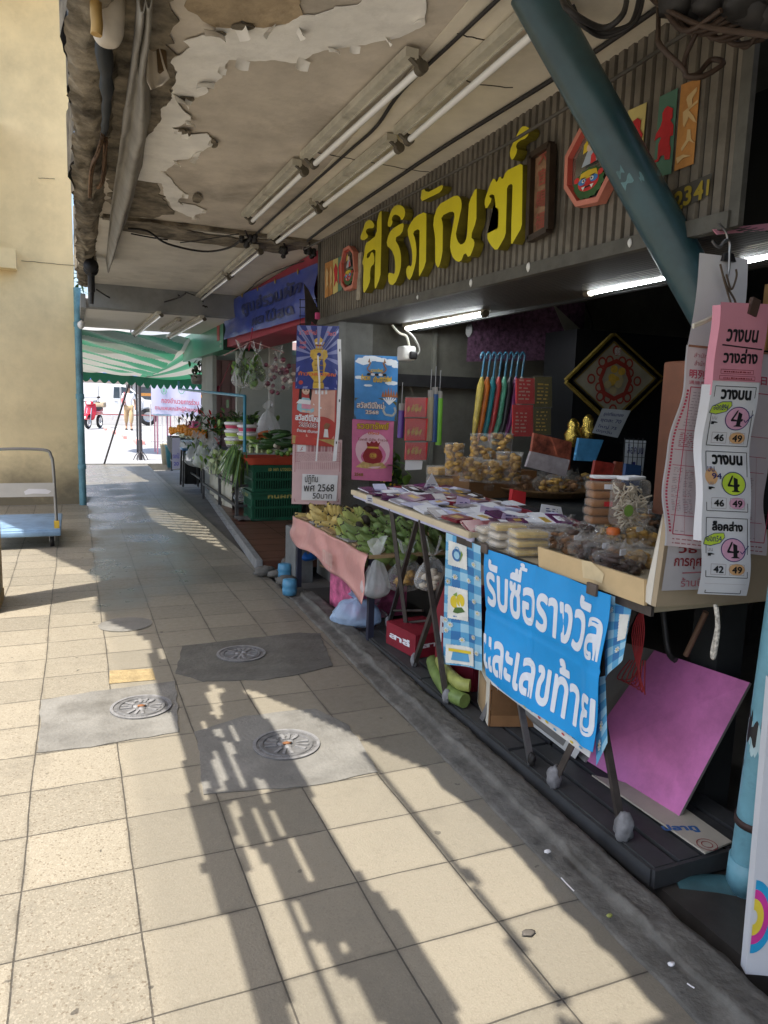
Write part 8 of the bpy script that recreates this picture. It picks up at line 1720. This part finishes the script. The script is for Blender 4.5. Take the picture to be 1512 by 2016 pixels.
t=thing('floral_cloth','purple patterned cloth pinned high across the shop wall','cloth',fq.p(.5,.5));mb=MB();sheet(mb,fq,flor,nu=20,nv=6);mb.build('cloth',t)
mb=MB();mb.prism([PY(x,y,4.96) for x,y in((1088,598),(1120,672),(1150,655))],(0,-.004,0),M('fabric_back',(.22,.22,.19),rough=.8));mb.build('turned_corner',t)
t=thing('security_camera','white security camera under the lit tube lamp','camera',PY(800,695,4.9));p=PY(800,696,4.9);mb=MB();mb.rbox(p,(.10,.12,.10),.015,white);mb.build('housing',t);mb=MB();mb.rbox(p+V((.025,-.065,-.015)),(.06,.03,.055),.012,blackw);mb.build('lens_hood',t)
mb=MB();mb.tube(spline([PY(x,y,4.95) for x,y in((772,640),(785,655),(800,662),(806,682))],5),.008,offwhite,6);mb.tube(spline([PY(x,y,4.95) for x,y in((798,650),(815,665),(826,690),(815,704))],5),.008,greyboard,6);mb.build('camera_cable',label='pale looped cables above the security camera',cat='cable')
mb=MB();p=PX(925,650,2.6);mb.prism([p+V((0,.05*math.cos(k*.785+.39),.05*math.sin(k*.785+.39))) for k in range(8)][::-1],(-.008,0,0),blackw);mb.tube([p,p+V((0,0,.2))],.002,blackw,4);mb.build('hanging_tag',label='small black octagonal tag hanging from a thread',cat='tag')
def slab(px,Y,th,m):mb=MB();mb.prism([PY(x,y,Y) for x,y in px],(0,-th,0),m);return mb
for k,(y0,y1) in enumerate(((783,821),(824,867),(871,905))):
 t=thing('red_packet','red gold printed envelope pack, %s of the three hung in a column'%('topmost','middle','lowest')[k],'red packet',PY(817,y1,4.6),'red packets hung in a column');slab([(796,y1),(838,y1),(841,y0),(798,y0)],4.6,.012,redpap).build('pack',t)
 f=Frame(PY(797,y1,4.584),(1,0,0),(0,0,1));mb=MB()
 for q_ in range(4):mb.fpoly(f,[(.02+.03*q_,.03),(.035+.03*q_,.05+.02*(q_%2)),(.03+.03*q_,.08),(.015+.03*q_,.06)],goldp,.001)
 mb.text('福',f,.05,.04,goldp,h=.05,d=.0015);mb.build('gold_print',t)
 f=MB();f.box(PY(818,(y0+y1)/2,4.58),(.15,.004,.14),boxclear);f.build('sleeve',t)
slab([(797,926),(830,924),(832,907),(798,906)],4.59,.002,paper).build('price_note',label='white handwritten note below the lowest red packet',cat='note')
for k,(x,y0,y1,c,lab) in enumerate(((791,808,862,(.10,.05,.26),'purple bubble wand left of the red packets'),(848,782,868,(.34,.30,.20),'grey and gold bubble wand beside the red packets'),(857,776,870,(.03,.08,.22),'dark blue bubble wand behind the grey one'),(866,784,876,(.16,.42,.05),'lime green bubble wand hanging outermost'))):
 t=thing('bubble_wand',lab,'toy wand',PY(x,y1,4.65),'bubble wands hung on the wall rail');mb=MB();mb.tube([PY(x-3,y1,4.65),PY(x,y0,4.65)],.022,M('wand_%d'%k,c,rough=.2),10);mb.build('tube',t);mb=MB();mb.tube([PY(x,y0,4.65),PY(x,y0-14,4.65)],.02,greyboard,10);mb.tube([PY(x,y0-14,4.65),PY(x+2,y0-55,4.65)],.003,steel,4);mb.build('cap',t)
UM=[('mustard',(.34,.26,.05)),('orange',(.42,.12,.02)),('teal',(.015,.17,.20)),('red',(.36,.04,.04)),('mint green',(.08,.30,.20)),('black',(.02,.02,.025)),('purple',(.17,.02,.13)),('silver',(.34,.32,.29))]
for k,(nm,c) in enumerate(UM):
 x=951+k*11.2;t=thing('umbrella','%s folded umbrella with a blue hook handle in the hanging row'%nm,'umbrella',PY(x-20,868,4.5),'folded umbrellas hung in a row');Yk=4.5+.01*k
 mb=MB();mb.tube([PY(x-21-k*.6,872-k,Yk),PY(x-14,830,Yk),PY(x-4,760,Yk),PY(x-2,742,Yk)],[.006,.022,.027,.010],M('umbrella_%d'%k,c,rough=.3,var=.3,scale=30),10);mb.build('cloth',t)
 mb=MB();mb.tube(spline([PY(x-2,742,Yk),PY(x+2,712,Yk),PY(x+4,700,Yk),PY(x,694,Yk),PY(x-4,700,Yk),PY(x-4,706,Yk)],4),.008,M('umbrella_handle',(.03,.12,.20),rough=.4),6);mb.build('handle',t)
for k,(x,y,w,h,m,lab) in enumerate(((1033,770,36,50,redpap,'upper red printed pack beside the umbrellas'),(1028,828,40,62,redpap,'lower red printed pack beside the umbrellas'),(1068,772,34,60,M('dim_green_pack',(.10,.09,.03)),'upper olive pack in crackling wrap'),(1066,830,34,52,M('dim_green_pack',(.10,.09,.03)),'lower olive pack in crackling wrap'))):
 t=thing('hanging_pack',lab,'pack',PY(x,y,4.4),'printed packs hung beside the umbrellas');slab([(x-w/2,y+h/2),(x+w/2,y+h/2),(x+w/2,y-h/2),(x-w/2,y-h/2)],4.4,.01,m).build('pack',t);f=Frame(PY(x-w/2,y+h/2,4.388),(1,0,0),(0,0,1));mb=MB()
 for q_ in range(6):scribble(mb,f,.02,.11,.03+q_*.025,.012,goldp if m is not redpap else salmon,d=.001,seed=k*9+q_,t=.02)
 mb.build('print',t);mb=MB();mb.grid(lambda u,v:PY(x-w*.55+w*1.1*u,y+h*.55-h*1.1*v,4.37)+V((0,-.015*noise.noise(V((u*6,v*9,k))),0)),10,12,crinkle);mb.build('wrap',t)
cx,cy,Yd=1207,748,4.3;C=[PY(1207,836,Yd),PY(1300,745,Yd),PY(1207,660,Yd),PY(1115,750,Yd)];cen=sum(C,V())/4
t=thing('diamond_picture','diamond hung gilt frame with red and cream embroidery','picture',cen);gilt=M('gilt_frame',(.30,.22,.05),rough=.35,metal=.4,var=.3,scale=20)
for r,m,w in((1.0,gilt,.035),(.94,black,.03),(.86,gilt,.012)):
 mb=MB();K=[cen+(p-cen)*r for p in C]
 for i in range(4):mb.bar(K[i],K[(i+1)%4],w,.03-.008*(r<.9),m,(0,1,0))
 mb.build('frame',t)
mb=MB();mb.poly([cen+(p-cen)*.86+V((0,-.004,0)) for p in C],M('cream_silk',(.34,.32,.25),rough=.6));mb.build('silk',t)
f=Frame(cen+V((0,-.006,0)),(1,0,0),(0,0,1));hw=(C[1].x-C[3].x)/2*.62;mb=MB()
for k in range(16):
 a=k*math.pi/8;r_=hw*(.80 if k%4==0 else .66-.1*(k%2));mb.ring(f,r_*math.cos(a),r_*math.sin(a),hw*.14,hw*.14,hw*.05,M('embroidery_red',(.30,.04,.03),rough=.6),.0005*k,12)
mb.ring(f,0,0,hw*.58,hw*.58,hw*.13,M('embroidery_red',(.30,.04,.03)),.009,8)
for k in range(14):a=k*.9;mb.disc(f,hw*.25*math.cos(a)*(k%3)*.6,hw*.25*math.sin(a)*(k%3)*.6,hw*.13,hw*.11,[goldp,M('cream_thread',(.45,.38,.22))][k%2],.01+.0005*k,8)
mb.text('囍',f,0,hw*.68,paper,h=hw*.2,align='C',d=.012);mb.build('embroidery',t)
def card(px,Y,m,lab,words_,name='handwritten_sign',cat='sign'):
 t=thing(name,lab,cat,PY(px[0][0],px[0][1],Y));q=QF([PY(x,y,Y) for x,y in px],.8,(0,-1,0));mb=MB();sheet(mb,q,m,nu=2,nv=2);mb.build('card',t);mb=MB()
 for x,y,s,h,w in words_:mb.text(s,q,x,y,blueink,h=h,w=w,d=.002,bold=.006)
 mb.build('lettering',t)
card([(1166,852),(1216,862),(1242,808),(1186,804)],3.9,M('dim_paper',(.42,.46,.50),rough=.7),'white handwritten price sign pinned under the diamond picture',[(.12,.56,'ธูปเทียนทอง',.14,.7),(.1,.36,'ชุดละ 70',.14,.75),(.1,.18,'ใหญ่ 75',.12,.7),(.1,.04,'มีทุกวัน',.1,.6)])
card([(1226,962),(1262,964),(1272,868),(1232,866)],3.2,M('dim_paper',(.42,.46,.50)),'white lottery calendar on a black wire stand',[(.1,.58,'ล็อคบน',.16,.8),(.35,.25,'1',.2,.2)],'desk_calendar','calendar')
mb=MB()
for k in range(5):mb.tube([PY(1224+k*9,960,3.17),PY(1230+k*9,862,3.17)],.002,black,4)
for k in range(4):mb.tube([PY(1222,955-k*28,3.17),PY(1272,957-k*28,3.17)],.002,black,4)
mb.build('wire_stand',label='black wire grid stand holding the lottery calendar',cat='stand')
for k,(x,y,lab) in enumerate(((1126,858,'smaller gold foil figurine under the diamond picture'),(1155,850,'larger gold foil figurine under the diamond picture'))):
 p=PY(x,y+22,4.0);mb=MB();g_=M('gold_foil',(.50,.36,.08),rough=.2,metal=.9,bump=.8,bscale=60);mb.lathe(p,[(.001,0),(.055,0),(.05,.05),(.06,.08),(.035,.12),(.04,.15),(.02,.18),(.001,.19)],g_,9);mb.build('gold_figurine',label=lab,cat='figurine',group='gold foil figurines')
for k,(px,Y,m,lab) in enumerate((([(1040,905),(1118,925),(1122,870),(1048,852)],3.7,M('motley_red',(.26,.07,.04),rough=.5,var=.8,scale=18),'fan of red and green booklets behind the snack tray'),([(1032,918),(1110,938),(1118,905),(1042,888)],3.6,M('pale_slips',(.34,.30,.31),rough=.6,var=.3,scale=14),'row of pale printed slips in front of the booklets'),([(1128,906),(1168,908),(1184,866),(1136,862)],3.5,M('book_blue',(.05,.20,.38),rough=.4,var=.3,scale=12),'blue magazine leaning beside the gold figurines'),([(1160,948),(1196,956),(1206,912),(1168,906)],3.3,M('book_red',(.26,.03,.02),rough=.4,var=.5,scale=20),'red book with gold pattern in front of the blue magazine'),([(1196,956),(1216,956),(1226,910),(1208,908)],3.32,M('book_rust',(.24,.06,.03),rough=.4,var=.4,scale=20),'rust red book behind the red one'),([(1222,962),(1252,964),(1258,916),(1228,912)],3.1,M('book_navy',(.02,.05,.13),rough=.4),'navy book with a green emblem before the lottery calendar'))):
 slab(px,Y,.02,m).build('booklet',label=lab,cat='booklet',group='booklets at the back of the stall')
t=thing('wooden_shelf','narrow red brown wooden shelf standing by the almanac sheets','shelf',PY(1285,990,2.9));sw_=M('red_brown_wood',(.13,.045,.022),rough=.5,var=.2,scale=8)
for px in([(1284,1010),(1291,1010),(1316,712),(1308,716)],[(1308,722),(1345,720),(1345,712),(1310,713)],[(1296,905),(1340,908),(1340,902),(1297,899)]):slab(px,2.9,.25,sw_).build('board',t)
slab([(1296,1000),(1345,1000),(1345,725),(1312,725)],3.05,.01,M('shelf_back',(.035,.012,.008),rough=.6)).build('back_panel',t)
mb=MB();q_=PY(940,925,4.35);r_=PY(1010,925,4.35);mb.box2((q_.x-.12,4.24,.812),(r_.x+.12,4.6,q_.z-.0),kraftd);mb.build('riser_box',label='brown box raising the back row of cookie jars',cat='box')
def jar(x,y,r,h,fill,lab):
 p=PY(x,y+h*80,4.35 if y<915 else 4.05)
 t=thing('cookie_jar',lab,'cookie jar',p,'clear jars of cookies');mb=MB()
 for q_ in range(26):a=rnd.uniform(0,6.28);mb.blob(p+V((r*.7*math.cos(a),r*.7*math.sin(a),.015+rnd.random()*(h-.03))),(.03,.03,.014),food[fill],.2,2,q_,rot=rotx(rnd.uniform(-1,1)),sub=1)
 mb.build('cookies',t);mb=MB();mb.lathe(p,[(.001,0),(r*.9,0),(r,h*.95),(r*1.05,h*.96),(r*1.05,h),(.001,h+.004)],boxclear,18);mb.build('clear_jar',t)
for x,y,r,h,f,lab in((945,905,.075,.24,'golden','tall jar of golden cookies in the back row, street side'),(985,905,.075,.25,'golden','tall jar of golden cookies in the back row, shop side'),(925,935,.075,.15,'golden','jar of golden cookies in the front row beside the folded card'),(962,938,.08,.14,'golden','jar of round cookies in the middle of the front row'),(1000,935,.085,.2,'golden','wide jar of pale cookies in the front row next to the booklets'),(893,920,.06,.2,'golden','jar wrapped in gold foil at the end of the jar row')):jar(x,y,r,h,f,lab)
for k,(x,y,s,lab) in enumerate(((868,958,.1,'lowest stack of cookies in a clear box at the street end'),(902,950,.09,'stack of flat clear biscuit boxes beside the cookie box'),(945,965,.085,'clear box of brown biscuits with a round label'),(975,962,.08,'second clear box of brown biscuits leaning on the first'))):
 p=PZ(x,y,.83);p=EYE+(p-EYE)*.95
 for j in range(2):clear_box(p+V((0,0,.075*j)),(s*1.8,s*1.3,.07),rnd.uniform(-.4,.4),'golden' if k<2 else 'brown',lab+(', upper' if j else ', lower'),'')
p=PZ(1070,972,.83);t=thing('rattan_tray','wide rattan tray under the crackling snack bags','tray',p);mb=MB();mb.lathe(p,[(.001,0),(.30,0),(.36,.05),(.37,.055),(.35,.04),(.30,.012),(.001,.012)],M('rattan',(.20,.11,.045),rough=.7,var=.4,scale=40,bump=.6,bscale=90),28);mb.build('tray_body',t)
for k,(dx,dy) in enumerate(((-.2,0),(-.05,-.12),(.12,-.06),(.22,.08),(.02,.1),(-.15,.16),(.34,.16),(.44,-.02))):snack_bag(p+V((dx,dy,.02)),(.2,.17,.12),('brown','golden')[k%2],'crackling snack bag on the rattan tray, %s from its street side'%ORD[k],'',k+30,14)
slab([(1000,992),(1028,998),(1030,968),(1004,962)],3.6,.03,redpap).build('red_box',label='small red gold box before the rattan tray',cat='box')
p=PX(768,958,2.3);t=thing('potted_plant','leafy green plant with yellow flowers behind the far table','plant',p);mb=MB();greens(mb,p+V((0,0,.10)),60,(.04,.05,.05),.16,.06,[leafg,leafd,leafl],(0,0,.8),2.4)
for q_ in range(12):leaf(mb,p+V((0,0,.16)),(rnd.uniform(-.6,.6),rnd.uniform(-.6,.6),1),.13,.05,leafl)
mb.build('leaves',t);mb=MB()
for q_ in range(16):mb.blob(p+V((rnd.gauss(-.06,.03),rnd.gauss(-.05,.03),rnd.gauss(.08,.04))),(.012,)*3,ylw,.3,3,q_,sub=1)
mb.build('flower',t)
# ------------------------------------------------------------------ litter on the ground
for k,(x,y,s,m,lab) in enumerate(((1078,1676,.011,paper,'crumpled white scrap at the concrete strip beside the sunlit spot'),(1322,1898,.010,paper,'white crumb of paper on the concrete strip near the signboard'),(1200,1802,.009,bgy,'yellowing leaf scrap on the concrete strip'))):
 p=PZ(x,y,.03);mb=MB();mb.blob(p,(s,s*.7,s*.5),m,.6,3,k);mb.build('paper_scrap' if k<2 else 'leaf_scrap',label=lab,cat='litter')
for k,(px,lab) in enumerate((([(1105,1728),(1118,1742),(1130,1754)],'bent white straw lying at the foot of the strip'),([(1353,1936),(1360,1941),(1367,1945)],'short white straw end near the signboard'))):
 mb=MB();mb.tube([PZ(x,y,.035) for x,y in px],.0018,paper,6);mb.build('straw',label=lab,cat='litter',group='drinking straws on the ground')
mb=MB();p=PZ(1040,1838,.004);mb.blob(p+V((0,0,.003)),(.022,.012,.003),M('grey_leaf',(.10,.09,.08),rough=.8),.4,2,3);mb.build('dry_leaf',label='grey dry leaf lying in the sun patch',cat='leaf')
for k,(px,lab) in enumerate((([(1446,440),(1512,432),(1530,452),(1405,458)],'pink striped sheet end glimpsed beyond the fascia'),)):
 q=[PX(x,y,1.9+.1*i) for i,(x,y) in enumerate(px)]
 slab([(1402,452),(1512,440),(1530,452),(1410,462)],1.75,.004,M('pink_stripe_sheet',(.60,.26,.34),rough=.6)).build('pink_sheet_end',label=lab,cat='sheet')
